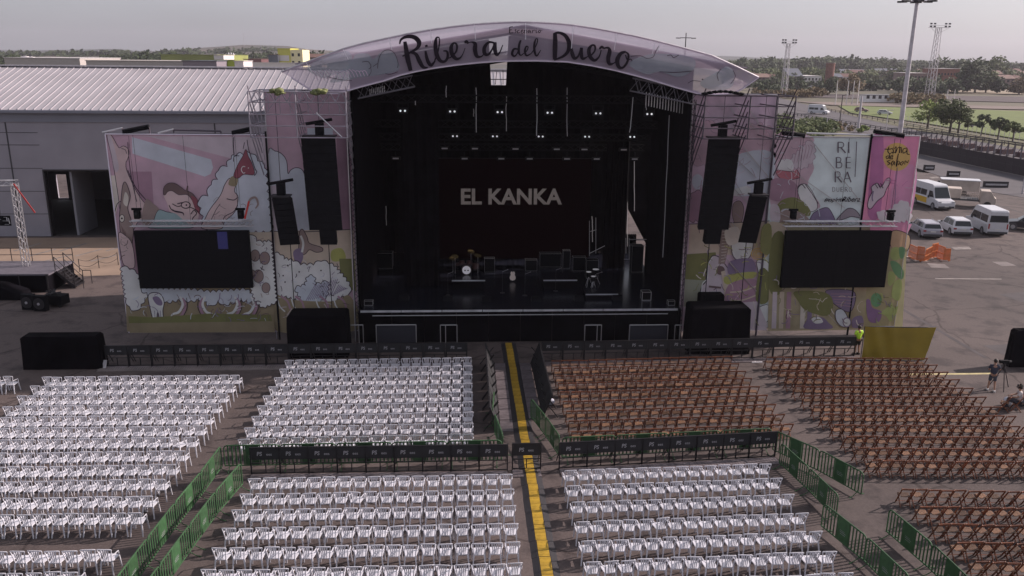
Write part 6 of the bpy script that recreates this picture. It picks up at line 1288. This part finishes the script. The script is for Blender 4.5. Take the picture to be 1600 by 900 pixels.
# ---------------------------------------------------------------- vehicles
M_tail = mat('tail_light', (0.28, 0.02, 0.02), .3); M_head = mat('head_light', (.55, .57, .6), .15, .3); M_plt = mat('number_plate', (.6, .6, .58), .5); M_bump = mat('bumper_grey', (.05, .05, .055), .6)
def paint(n, c): return mat('paint_'+n, c, 0.28, 0.0, vary=.04)
def vehicle(name, label, cat, loc, rz, L, W, H, prof, cabin, paintm, lower=None, lowspan=None, wheel=.33, axles=None, roof_w=.82, win=None, rack=False):
    """profile in x (rear -L/2 .. front L/2) and z; +X is the nose"""
    t = thing(name, label, cat, loc, rz); nb = len(prof)
    # lofted body: stations across the width keep the sides curved
    g = MB(); secs = [(-W/2, .93, .0), (-W/2+.05, 1.0, .0), (W/2-.05, 1.0, 0), (W/2, .93, 0)]
    vv = []
    for y, s, _ in secs: vv += [(x*(1 if s == 1 else .985), y, z if s == 1 else .45+(z-.45)*.95) for x, z in prof]
    g.add(vv, [tuple(range(nb)), tuple(range(4*nb-1, 3*nb-1, -1))]+[(k*nb+i, (k+1)*nb+i, (k+1)*nb+(i+1) % nb, k*nb+(i+1) % nb) for k in range(3) for i in range(nb)])
    g.build('body', paintm, t, bevel=.03)
    # cabin: roof profile narrower at top
    nc = len(cabin); zb = min(z for _, z in cabin); zt = max(z for _, z in cabin)
    def cw(z): return W/2-.05-(W/2-W/2*roof_w)*(z-zb)/(zt-zb)
    g = MB(); vv = [(x, -cw(z), z) for x, z in cabin]+[(x, cw(z), z) for x, z in cabin]
    g.add(vv, [tuple(range(nc)), tuple(range(2*nc-1, nc-1, -1))]+[(i, nc+i, nc+(i+1) % nc, (i+1) % nc) for i in range(nc)]); g.build('cabin', paintm, t, bevel=.035)
    for kind, pts in (win or []):
        if kind == 'side':
            for s in (-1, 1):
                vv = [(x, s*(cw(z)+.008), z) for x, z in pts]; MB().add(vv if s < 0 else vv[::-1], [tuple(range(len(pts)))]).build('side_window', M_glass, t)
        else:
            (x0, z0), (x1, z1) = pts; dx = .012 if kind == 'front' else -.012; w0, w1 = cw(z0)-.08, cw(z1)-.08
            q = [(x0+dx, -w0, z0+.01), (x0+dx, w0, z0+.01), (x1+dx, w1, z1+.01), (x1+dx, -w1, z1+.01)]
            MB().add(q if kind == 'front' else q[::-1], [(0, 1, 2, 3)]).build('windscreen' if kind == 'front' else 'rear_window', M_glass, t)
    if lower:
        g = MB()
        for s in (-1, 1): g.lohi((lowspan[0], s*(W/2+.004)-.004, lowspan[2]), (lowspan[1], s*(W/2+.004)+.004, lowspan[3]))
        g.build('side_panel', lower, t)
    for ax_ in (axles or (-L*.31, L*.31)):
        for s in (-1, 1):
            wh_ = MB(); wh_.disc((ax_, s*(W/2-.09), wheel), (0, 1, 0), wheel, .22, 18); w_ = wh_.build('wheel', M_tyre, t)
            MB().disc((ax_, s*(W/2+.025), wheel), (0, 1, 0), wheel*.62, .02, 14).build('rim', M_rim, w_)
            MB().disc((ax_, s*(W/2-.02), wheel+.02), (0, 1, 0), wheel*1.22, .085, 18).build('wheel_arch', M_bump, t)
    for s in (-1, 1):
        zl = .78 if H < 1.8 else 1.0
        MB().box((-L/2+.03, s*(W/2-.16), zl), (.08, .26 if H < 1.8 else .14, .16 if H < 1.8 else .5)).build('tail_light', M_tail, t)
        MB().box((L/2-.07, s*(W/2-.22), .72 if H < 1.8 else .95), (.12, .34, .17)).build('headlight', M_head, t)
        MB().box((L*.17, s*(W/2+.09), 1.0 if H < 1.8 else 1.35), (.12, .16, .14 if H < 1.8 else .3)).build('mirror', M_bump, t)
    for s in (-1, 1): MB().box((s*(L/2-.02), 0, .38), (.16, W*.92, .22)).build('bumper', M_bump, t, bevel=.02)
    MB().box((-L/2-.035, 0, .72), (.02, .5, .12)).build('number_plate', M_plt, t); MB().box((L/2+.065, 0, .48), (.02, .5, .12)).build('number_plate', M_plt, t)
    if rack:
        for s in (-1, 1): MB().tube((-L*.32, s*W*.36, H+.04), (L*.1, s*W*.36, H+.04), .02, 5).build('roof_rail', M_rim, t)
    return t
def car(label, loc, rz, pm, L=4.5, W=1.82, H=1.48, wagon=True, rack=False):
    prof = [(-L/2, .30), (-L/2, .82), (-L/2+.1, .98), (L/2-1.35, .95), (L/2-.35, .80), (L/2, .62), (L/2, .28)]
    tail = -L/2+.12 if wagon else -L/2+.75
    cab = [(tail, .93), (tail+.28, H-.10), (tail+.45, H-.02), (.05, H), (.5, H-.08), (L/2-1.25, .93)]
    win = [('side', [(tail+.38, .99), (tail+.52, H-.14), (-.55, H-.10), (-.55, .99)]), ('side', [(-.47, .99), (-.47, H-.10), (.36, H-.13), (L/2-1.55, .99)]), ('rear', ((tail+.035, 1.0), (tail+.265, H-.14))), ('front', ((L/2-1.30, .98), (.55, H-.12)))]
    return vehicle('parked_car', label, 'car', loc, rz, L, W, H, prof, cab, pm, win=win, rack=rack, roof_w=.80)
def van(label, loc, rz, pm, L=5.9, W=2.0, H=2.6, lower=None, name='parked_van', win_rear=True, cat='van'):
    prof = [(-L/2, .32), (-L/2, 1.25), (L/2-1.1, 1.25), (L/2-.25, 1.08), (L/2, .85), (L/2, .3)]
    cab = [(-L/2+.01, 1.2), (-L/2+.06, H-.15), (-L/2+.2, H), (L/2-2.1, H), (L/2-1.75, H-.12), (L/2-.95, 1.2)]
    win = [('side', [(-L/2+.35, 1.32), (-L/2+.38, 2.0), (-L/2+2.0, 2.0), (-L/2+2.0, 1.32)]), ('side', [(-L/2+2.08, 1.32), (-L/2+2.08, 2.0), (-L/2+3.4, 2.0), (-L/2+3.4, 1.32)]), ('side', [(L/2-2.35, 1.32), (L/2-2.35, 2.0), (L/2-1.65, 2.0), (L/2-1.15, 1.32)]), ('front', ((L/2-.98, 1.28), (L/2-1.62, H-.32)))]
    if win_rear: win.append(('rear', ((-L/2+.01, 1.4), (-L/2+.05, 2.05))))
    return vehicle(name, label, cat, loc, rz, L, W, H, prof, cab, pm, lower, (-L/2+.3, .6, .5, 1.15), .35, (-L*.3, L*.33), .86, win)
P_white = paint('white', (.55, .55, .58)); P_silver = paint('silver', (.34, .33, .38)); P_black = paint('black', (.015, .015, .02)); P_yel = paint('yellow', (.62, .38, .02))
def gp(px, py): p = G(px, py); return (p.x, p.y, 0.0)
car('silver estate car parked behind the end of the magenta banner', gp(1443, 366), R(80), P_silver, 4.7, 1.85, 1.5, rack=True)
car('white hatchback parked between the silver estate and the white minibus', gp(1490, 363), R(80), P_white, 4.4, 1.85, 1.6)
van('white minibus with dark windows, rear towards the stage side', gp(1539, 361), R(79), P_white, 5.6, 2.0, 2.55, name='parked_minibus', cat='minibus')
van('white van with yellow side panels facing the viewer', gp(1455, 322), R(-90), P_white, 6.2, 2.05, 2.75, lower=P_yel)
car('black saloon car cut off by the right edge of the picture', gp(1606, 359), R(150), P_black, 4.6, 1.8, 1.45, False)
van('white van driving along the far road', tuple(G(1279, 178)), R(-48), P_white, 6.5, 2.1, 2.9, name='moving_van')
car('red-grey car passing on the far road', tuple(G(1346, 174.5)), R(-30), paint('dull_red', (.25, .14, .13)), 4.4, 1.8, 1.5)
car('white car passing on the far road', tuple(G(1382, 179)), R(-30), P_white, 4.4, 1.8, 1.5)
# flat-bed truck beside the white van
p = gp(1512, 322); t = thing('flatbed_truck', 'pale dusty flatbed truck with a light cage body behind the white minibus', 'truck', p, R(-28))
M_dusty = mat('dusty_tarp', (.42, .36, .32), .8, vary=.15, scale=1); MB().lohi((-2.9, -1, .75), (1.0, 1, .95)).build('bed', M_bump, t); MB().lohi((-2.8, -.98, .96), (-.9, .98, 2.1)).build('cargo_cover', M_dusty, t, bevel=.08)
g = MB()
for i in range(8):
    for s in (-1, 1): g.tube((-.8+i*.25, s*.97, .95), (-.8+i*.25, s*.97, 2.0), .02, 4)
for s in (-1, 1):
    for z in (1.3, 1.65, 2.0): g.tube((-.85, s*.97, z), (1.0, s*.97, z), .02, 4)
g.build('cage', MATS['dusty_tarp'], t); MB().prism([(1.1, .5), (1.1, 2.0), (2.1, 2.0), (2.6, 1.25), (2.75, 1.15), (2.75, .5)], -.95, .95, 'y').build('cab', M_dusty, t, bevel=.05); MB().add([(2.13, -.8, 1.95), (2.13, .8, 1.95), (2.6, .85, 1.3), (2.6, -.85, 1.3)], [(0, 3, 2, 1)]).build('windscreen', M_glass, t)
for x in (-2, 1.9):
    for s in (-1, 1): MB().disc((x, s*.85, .4), (0, 1, 0), .4, .24, 16).build('wheel', M_tyre, t)
p = gp(1497, 304); t = thing('trailer', 'long white-topped trailer beyond the white and yellow van', 'trailer', p, R(-25)); MB().lohi((-2.2, -1, .6), (2.2, 1, 1.9)).build('body', M_dusty, t, bevel=.05); MB().lohi((-2.25, -1.05, 1.9), (2.25, 1.05, 2.0)).build('roof', P_white, t)
for x in (-.6, .5):
    for s in (-1, 1): MB().disc((x, s*.95, .35), (0, 1, 0), .35, .2, 14).build('wheel', M_tyre, t)
for k, (px, py, w_) in enumerate(((1484, 292, 3.2), (1555, 293, 3.2), (1489, 276, 1.8), (1451, 266, 1.6))):
    p = gp(px, py); t = thing('road_block', 'dark low barrier block with pale centre by the service road, %s one' % ('left large', 'right large', 'small middle', 'small leftmost')[k], 'block', p, R(-8), 'dark blocks by the service road'); MB().lohi((-w_/2, -.2, 0), (w_/2, .2, .85)).build('block', M_dark, t, bevel=.03); MB().lohi((-w_/2+.2, -.215, .3), (w_/2-.2, -.205, .55)).build('stripe', M_steel, t)
# orange mesh fence
M_or = mat('orange_plastic', (.62, .20, .06), .6, vary=.2, rand=.1, alpha=.72)
pts = [G(1419, 402), G(1432, 408), G(1443, 410), G(1453, 405), G(1462, 403), G(1474, 408), G(1484, 408)]
for k, (a, b) in enumerate(zip(pts[:-1], pts[1:])):
    d = b-a; t = thing('orange_barrier', 'orange plastic mesh barrier panel behind the right wing, %s from the left' % ORD[k+1], 'barrier', tuple(a), 0, 'orange barriers in the car park'); up = Vector((random.uniform(-.08, .08), 0, random.uniform(1.05, 1.35)))
    g = MB(); n = 9
    for i in range(n+1): q = d*(i/n); g.bar(q, q+up, .045, .03)
    g.build('bars', M_or, t); g = MB()
    for z in (.08, .5, 1.0): g.bar(up*z, d+up*z, .08, .04, side=(0, 0, 1))
    g.build('rails', M_or, t); MB().box(d*.1+Vector((0, 0, .05)), (.5, .3, .1)).build('foot', mat('pale_foot', (.4, .32, .28), .8), t)

# ---------------------------------------------------------------- people
def skin_obj(name, joints, edges, m, parent, sub=2, root=0):
    me = bpy.data.meshes.new(name); me.from_pydata([j[:3] for j in joints], edges, []); o = bpy.data.objects.new(name, me); C.objects.link(o); o.parent = parent; me.materials.append(m)
    me.skin_vertices.new() if hasattr(me.skin_vertices, 'new') else None
    md = o.modifiers.new('skin', 'SKIN')
    if not me.skin_vertices: 
        bpy.context.view_layer.update()
    sv = me.skin_vertices[0].data if me.skin_vertices else None
    if sv:
        for i, j in enumerate(joints):
            r_ = j[3]; sv[i].radius = (r_, j[4] if len(j) > 4 else r_)
        sv[root].use_root = True
    md.use_smooth_shade = True; ms = o.modifiers.new('sub', 'SUBSURF'); ms.levels = sub; ms.render_levels = sub
    return o
M_skin = mat('skin_tone', (.36, .20, .14), .55); M_hair = mat('hair', (.018, .012, .010), .7); M_shoe = mat('shoe_white', (.6, .6, .6), .6); M_shoed = mat('shoe_dark', (.03, .03, .03), .6)
def V3(*a): return Vector(a)
def person(label, loc, rz, j, shirt, shorts, shoes=M_shoed, hair=M_hair, long_sleeve=False, long_legs=False, curly=False):
    """j: joint positions; x right of the figure, y forward, z up"""
    t = thing('person', label, 'person', loc, rz); J = {k: Vector(v) for k, v in j.items()}
    jt = []; ed = []; ix = {}
    def add(k, p, r_, link=None, ry=None):
        ix[k] = len(jt); jt.append((p.x, p.y, p.z, r_, ry or r_))
        if link is not None: ed.append((ix[link], ix[k]))
    add('pel', J['pelvis'], .14, None, .105); mid = J['pelvis'].lerp(J['chest'], .5); add('mid', mid, .125, 'pel', .095); add('chest', J['chest'], .15, 'mid', .105)
    add('neck', J['neck'], .055, 'chest'); add('hd0', J['neck'].lerp(J['head'], .55), .06, 'neck'); add('head', J['head'], .088, 'hd0', .1); add('crown', J['head']+(J['head']-J['neck']).normalized()*.085, .07, 'head', .08)
    for s, n in ((-1, 'l'), (1, 'r')):
        sh, el, wr = J['sh_'+n], J['el_'+n], J['wr_'+n]; add('sh'+n, sh, .06, 'chest'); add('el'+n, el, .042, 'sh'+n); add('wr'+n, wr, .028, 'el'+n)
        d = (wr-el).normalized(); side = d.cross(Vector((0, 1, 0.2))).normalized(); palm = wr+d*.07; add('pa'+n, palm, .03, 'wr'+n, .018)
        for q, (off, ln) in enumerate(((-.03, .065), (-.01, .078), (.01, .072), (.029, .055))):
            b0 = palm+side*off+d*.012; add('f%s%d' % (n, q), b0, .0095, 'pa'+n); add('g%s%d' % (n, q), b0+d*ln*.5, .0085, 'f%s%d' % (n, q)); add('h%s%d' % (n, q), b0+d*ln*.85+Vector((0, .02, -.01)), .007, 'g%s%d' % (n, q))
        th = wr+d*.03+side*(-.035); add('t'+n, th, .011, 'wr'+n); add('u'+n, th+d*.03-side*.02, .009, 't'+n)
        hp, kn, an = J['hip_'+n], J['kn_'+n], J['an_'+n]; add('hp'+n, hp, .085, 'pel'); add('kn'+n, kn, .055, 'hp'+n); add('ca'+n, kn.lerp(an, .35), .052, 'kn'+n); add('an'+n, an, .034, 'ca'+n); fo = Vector((0, 1, 0)); add('to'+n, an+fo*.12+Vector((0, 0, -.045)), .03, 'an'+n)
    body = skin_obj('body', jt, ed, M_skin, t)
    # clothes
    c = []; e = []
    def ca(p, r_, l=None, ry=None):
        c.append((p.x, p.y, p.z, r_, ry or r_)); 
        if l is not None: e.append((l, len(c)-1))
        return len(c)-1
    lo = ca(J['pelvis']+Vector((0, 0, -.05)), .175, None, .14); m1 = ca(mid, .162, lo, .125); ch = ca(J['chest'], .175, m1, .125); ca(J['chest'].lerp(J['neck'], .75), .08, ch)
    for n in 'lr':
        s_ = ca(J['sh_'+n], .075, ch); e1 = ca(J['sh_'+n].lerp(J['el_'+n], .75), .07, s_)
        if long_sleeve: e2 = ca(J['el_'+n], .055, e1); ca(J['el_'+n].lerp(J['wr_'+n], .9), .042, e2)
    skin_obj('shirt', c, e, shirt, t)
    c = []; e = []; pe = ca(J['pelvis']+Vector((0, 0, .0)), .165, None, .135)
    for n in 'lr':
        h_ = ca(J['hip_'+n]+Vector((0, 0, -.03)), .105, pe); k1 = ca(J['hip_'+n].lerp(J['kn_'+n], .85), .088, h_)
        if long_legs: k2 = ca(J['kn_'+n], .075, k1); ca(J['kn_'+n].lerp(J['an_'+n], .9), .055, k2)
    skin_obj('trousers' if long_legs else 'shorts', c, e, shorts, t)
    for n in 'lr':
        an = J['an_'+n]; MB().prism([(an.y-.09, an.z-.075), (an.y+.18, an.z-.075), (an.y+.18, an.z-.035), (an.y+.06, an.z+.02), (an.y-.09, an.z+.02)], an.x-.048, an.x+.048, 'x').build('shoe', shoes, t, bevel=.015)
    hd = J['head']; up = (J['head']-J['neck']).normalized()
    g = MB()
    if curly:
        rn = random.Random(3)
        for q in range(26): v = Vector((rn.gauss(0, 1), rn.gauss(-.4, 1), rn.gauss(.5, .8))).normalized(); g.ball(hd+v*.11+Vector((0, -.02, .04)), .05, 6)
    else: g.ball(hd+Vector((0, -.018, .045)), .112, 12, (.88, 1.0, .95))
    g.build('hair', hair, t, smooth=True)
    MB().prism([(-.012, hd.z-.03), (.012, hd.z-.03), (.006, hd.z+.02), (-.006, hd.z+.02)], hd.y+.085, hd.y+.118, 'y').build('nose', M_skin, t)
    for s in (-1, 1): MB().ball((hd.x+s*.032, hd.y+.088, hd.z+.018), .013, 6).build('eye', M_letter, t); MB().ball((hd.x+s*.088, hd.y, hd.z), .022, 6, (.4, 1, 1.3)).build('ear', M_skin, t)
    MB().lohi((hd.x-.028, hd.y+.086, hd.z-.058), (hd.x+.028, hd.y+.098, hd.z-.048)).build('mouth', mat('lips', (.3, .1, .09), .5), t)
    return t
stand = dict(pelvis=(0, 0, .95), chest=(0, .0, 1.3), neck=(0, .01, 1.48), head=(0, .02, 1.62), sh_l=(-.19, 0, 1.40), el_l=(-.25, -.02, 1.13), wr_l=(-.22, .12, .93), sh_r=(.19, 0, 1.40), el_r=(.25, -.02, 1.13), wr_r=(.2, .14, .98), hip_l=(-.09, 0, .88), kn_l=(-.10, .02, .48), an_l=(-.11, 0, .085), hip_r=(.09, 0, .88), kn_r=(.11, .02, .48), an_r=(.13, -.02, .085))
p = G(1338, 553.5); person('person in a neon yellow shirt and dark shorts standing with their back to the seats', (p.x, p.y, 0), R(8), stand, mat('neon', (.50, .85, .06), .7), mat('dark_shorts', (.02, .02, .025), .8))
op = dict(stand); op.update(el_r=(.3, .12, 1.15), wr_r=(.34, .36, 1.22), el_l=(-.24, .05, 1.14), wr_l=(-.08, .28, 1.1), kn_l=(-.13, .03, .48), an_l=(-.15, .06, .085), an_r=(.12, -.14, .085), kn_r=(.11, -.03, .48))
p = G(1548, 611); person('person in a dark navy T-shirt and shorts standing at the camera tripod', (p.x, p.y, 0), R(-20), op, mat('navy', (.028, .032, .055), .8), mat('navy_shorts', (.05, .055, .075), .8), M_shoe)
cx, cy = p.x, p.y
t = thing('camera_tripod', 'black video camera on a tripod beside the standing person', 'camera tripod', (cx+.75, cy+.35, 0))
for a in (0.3, 2.5, 4.4): MB().tube((0, 0, 1.25), (math.cos(a)*.55, math.sin(a)*.55, 0), .022, 5).build('leg', M_dark, t)
MB().tube((0, 0, 1.0), (0, 0, 1.4), .05, 6).build('column', M_dark, t); q = MB().lohi((-.3, -.09, 1.40), (.18, .09, 1.56)).build('camera', M_black, t, bevel=.02); MB().tube((.18, 0, 1.48), (.32, 0, 1.48), .06, 10).build('lens', M_dark, q); MB().tube((-.28, -.06, 1.42), (-.55, -.1, 1.3), .015, 5).build('pan_handle', M_dark, t)
sit = dict(pelvis=(0, -.12, .52), chest=(0, -.10, .88), neck=(0, -.06, 1.07), head=(0, -.01, 1.21), sh_l=(-.19, -.09, .99), el_l=(-.25, .03, .76), wr_l=(-.14, .27, .70), sh_r=(.19, -.09, .99), el_r=(.25, .03, .76), wr_r=(.12, .27, .72), hip_l=(-.1, -.05, .50), kn_l=(-.13, .36, .52), an_l=(-.16, .42, .085), hip_r=(.1, -.05, .50), kn_r=(.13, .36, .52), an_r=(.16, .34, .085))
def lone_chair(label, x, y, rz):
    src = [o for o in bpy.data.objects if o.name == 'folding_chair'][0]; return dup(src, (x, y, 0), rz, label)
p = G(1586, 641); person('person with curly dark hair and a pale top sitting at the right edge', (p.x, p.y, 0), R(62), sit, mat('pale_top', (.55, .5, .5), .8), mat('dark_trousers', (.03, .03, .04), .8), M_shoed, long_legs=True, curly=True)
lone_chair('brown folding chair carrying the curly-haired person at the right edge', p.x, p.y, R(62))
p2 = G(1611, 634); person('person in a light shirt seated right at the picture edge', (p2.x, p2.y, 0), R(70), sit, mat('light_shirt', (.5, .42, .42), .8), mat('grey_trousers', (.12, .12, .14), .8), long_legs=True)
lone_chair('brown folding chair carrying the person at the picture edge', p2.x, p2.y, R(70))
p3 = G(1573, 634); o = thing('silver_bag', 'shiny pale bag on the ground in front of the seated people', 'bag', (p3.x, p3.y, 0)); MB().ball((0, 0, .24), .26, 8, (1, .7, 1)).build('bag', mat('silver_bag', (.6, .6, .66), .3), o, smooth=True)
lone_chair('brown folding chair standing alone beside the seated people', G(1568, 641).x, G(1568, 641).y, R(50))

# ---------------------------------------------------------------- small platform, stairs and truss at the far left
a = G(0, 432); pf = thing('side_platform', 'low dark platform with a black skirt at the left edge', 'platform', (-34.5, 61, 0)); zt = 1.35
x0, x1, y0, y1 = P(-60, 400, 59).x, P(76, 400, 59).x, 58.6, 62.6
MB().lohi((x0, y0, zt-.12), (x1, y1, zt)).build('deck', mat('platform_deck', (.10, .09, .11), .8, vary=.2), pf, True); MB().lohi((x0+.1, y0+.08, 0), (x1-.1, y1-.08, zt-.121)).build('skirt', M_cloth, pf, True)
for x in [x0+.1+k*1.9 for k in range(5)]: MB().tube((min(x, x1-.1), y0-.03, 0), (min(x, x1-.1), y0-.03, zt), .035, 5).build('leg', M_dark, pf, True)
sr = thing('stairs', 'metal stairs with dark handrails going down from the left platform', 'stairs', (x1, 60.5, 0))
g = MB(); n = 7; xs1 = P(120, 424, 60.2).x
for k in range(n): x = x1+(xs1-x1)*(k+.5)/n; z = zt*(1-(k+1)/(n+1)); g.lohi((x-.2, 59.7, z-.04), (x+.2, 61.0, z))
g.build('steps', M_dark, sr, True)
for y in (59.65, 61.05):
    MB().bar((x1, y, zt-.1), (xs1, y, .05), .04, .2, side=(0, 1, 0)).build('stringer', M_dark, sr, True)
    g = MB(); g.tube((x1, y, zt+1.0), (xs1, y, 1.0), .03, 5); g.tube((x1, y, zt+.5), (xs1, y, .5), .025, 5); g.tube((xs1, y, 1.0), (xs1+.6, y, 1.0), .03, 5); g.tube((xs1+.6, y, 1.0), (xs1+.6, y, 0), .03, 5)
    for f_ in (0, .5, 1): x = x1+(xs1-x1)*f_; g.tube((x, y, zt*(1-f_)), (x, y, zt*(1-f_)+1.0), .03, 5)
    g.build('handrail', M_dark, sr, True)
g = MB(); g.tube((x0, y1-.1, zt+1.0), (x1, y1-.1, zt+1.0), .03, 5); g.tube((x0, y1-.1, zt+.5), (x1, y1-.1, zt+.5), .025, 5)
for k in range(5): x = x0+(x1-x0)*k/4; g.tube((x, y1-.1, zt), (x, y1-.1, zt+1.0), .03, 5)
g.build('guard_rail', M_dark, pf, True)
a1, b1, c1 = P(22, 286, 61), P(30, 396, 61), P(-40, 296, 61)
tg = thing('truss_goalpost', 'aluminium truss goalpost standing on the left platform', 'truss', (b1.x, 61, zt)); g = MB(); truss(g, (a1.x, 61, zt), (a1.x, 61, a1.z), .38, 16, .035, .02); g.build('column', M_alu, tg, True); g = MB(); truss(g, (a1.x+.2, 61, a1.z), (c1.x-2, 61, a1.z-.05), .38, 10, .035, .02); g.build('beam', M_alu, tg, True)
MB().bar((a1.x+.1, 60.7, a1.z), (a1.x+1.3, 60.7, a1.z-2.1), .09, .03).build('red_strap', MATS['red_strap'], tg, True)
p = P(9, 345, 58.4); o = thing('hanging_sign', 'dark board with white marks hanging at the left picture edge', 'sign', (p.x, 58.4, p.z)); MB().lohi((-.9, 0, -.35), (.32, .06, .35)).build('board', M_black, o); g = MB()
for a, b in (((-.6, -.1), (-.5, .1)), ((-.5, .1), (-.3, .1)), ((-.1, .25), (.1, .25)), ((.1, .25), (.1, 0)), ((-.1, -.25), (.2, -.25)), ((-.2, 0), (.2, -.02)), ((.2, .2), (.25, -.2))): g.bar((a[0], -.012, a[1]), (b[0], -.012, b[1]), .05, .01)
g.build('marks', M_letter, o); MB().tube((-.3, .03, .35), (-.3, .03, 2.6), .015, 4).build('cable', M_dark, o)
# rope barrier beside the lit apron
pp = [G(125, 425), G(155, 419), G(185, 414)]; o = thing('rope_barrier', 'thin rope barrier running from the stairs to the left banner', 'rope barrier', tuple(pp[0]))
g = MB()
for a, b in zip(pp[:-1], pp[1:]):
    for z in (1.0, .55):
        pts_ = [a.lerp(b, t_/6)+Vector((0, 0, z-.25*math.sin(math.pi*t_/6))) for t_ in range(7)]; g.path(pts_, .02, 4)
g.build('rope', M_dark, o, True)
for q in pp: MB().tube(q, q+Vector((0, 0, 1.05)), .03, 5).build('post', M_dark, o, True)
# generators and fans in the shade
for k, (px, py) in enumerate(((45, 484), (64, 486))):
    p = G(px, py); t = thing('round_fan', 'round black fan with a pale hub in the shade at the left, %s one' % ('left', 'right')[k], 'fan', (p.x, p.y, 0), R(-10)); MB().lohi((-.42, -.1, 0), (.42, .3, 1.05)).build('housing', M_black, t, bevel=.03); MB().disc((0, -.12, .52), (0, 1, 0), .38, .04, 22).build('ring', M_dark, t); MB().disc((0, -.15, .52), (0, 1, 0), .09, .04, 12).build('hub', M_galv, t)
p = G(88, 478); t = thing('generator', 'dark equipment cart piled with cables beside the fans', 'equipment cart', (p.x, p.y, 0), R(-12)); MB().lohi((-.7, -.35, .15), (.7, .5, .8)).build('body', M_black, t, bevel=.04); rn = random.Random(8); g = MB()
for q in range(7): g.tube((rn.uniform(-.6, .6), rn.uniform(-.3, .4), .82), (rn.uniform(-.6, .6), rn.uniform(-.3, .4), 1.05), .05, 5)
g.build('cables', M_dark, t)
for sx_ in (-.5, .5): MB().disc((sx_, -.3, .12), (0, 1, 0), .12, .08, 12).build('wheel', M_tyre, t)
p = G(50, 428); t = thing('black_canopy', 'crumpled black cover over equipment under the left platform', 'cover', (p.x+.4, 57.3, 0)); g = MB(); g.prism([(-1.8, .0), (2.6, .0), (2.4, .5), (1.0, 1.0), (-.4, 1.15), (-1.5, .8)], -.7, .7, 'y'); g.build('cloth', M_cloth, t, bevel=.1)

# ---------------------------------------------------------------- haze
if True:
    hz = MB().lohi((-2900, -60, -1.6), (2900, 3300, 95)).build('haze', [], None); tag(hz, kind='stuff'); hz['label'] = 'thin pale haze over the whole plain'
    m = bpy.data.materials.new('haze'); m.use_nodes = True; n = m.node_tree.nodes; n.clear(); v_ = n.new('ShaderNodeVolumePrincipled'); v_.inputs['Color'].default_value = (0.86, 0.82, 0.92, 1); v_.inputs['Density'].default_value = 0.00012; v_.inputs['Anisotropy'].default_value = 0.2
    oo = n.new('ShaderNodeOutputMaterial'); m.node_tree.links.new(v_.outputs[0], oo.inputs['Volume']); hz.data.materials.append(m)
print('objects', len(bpy.data.objects))
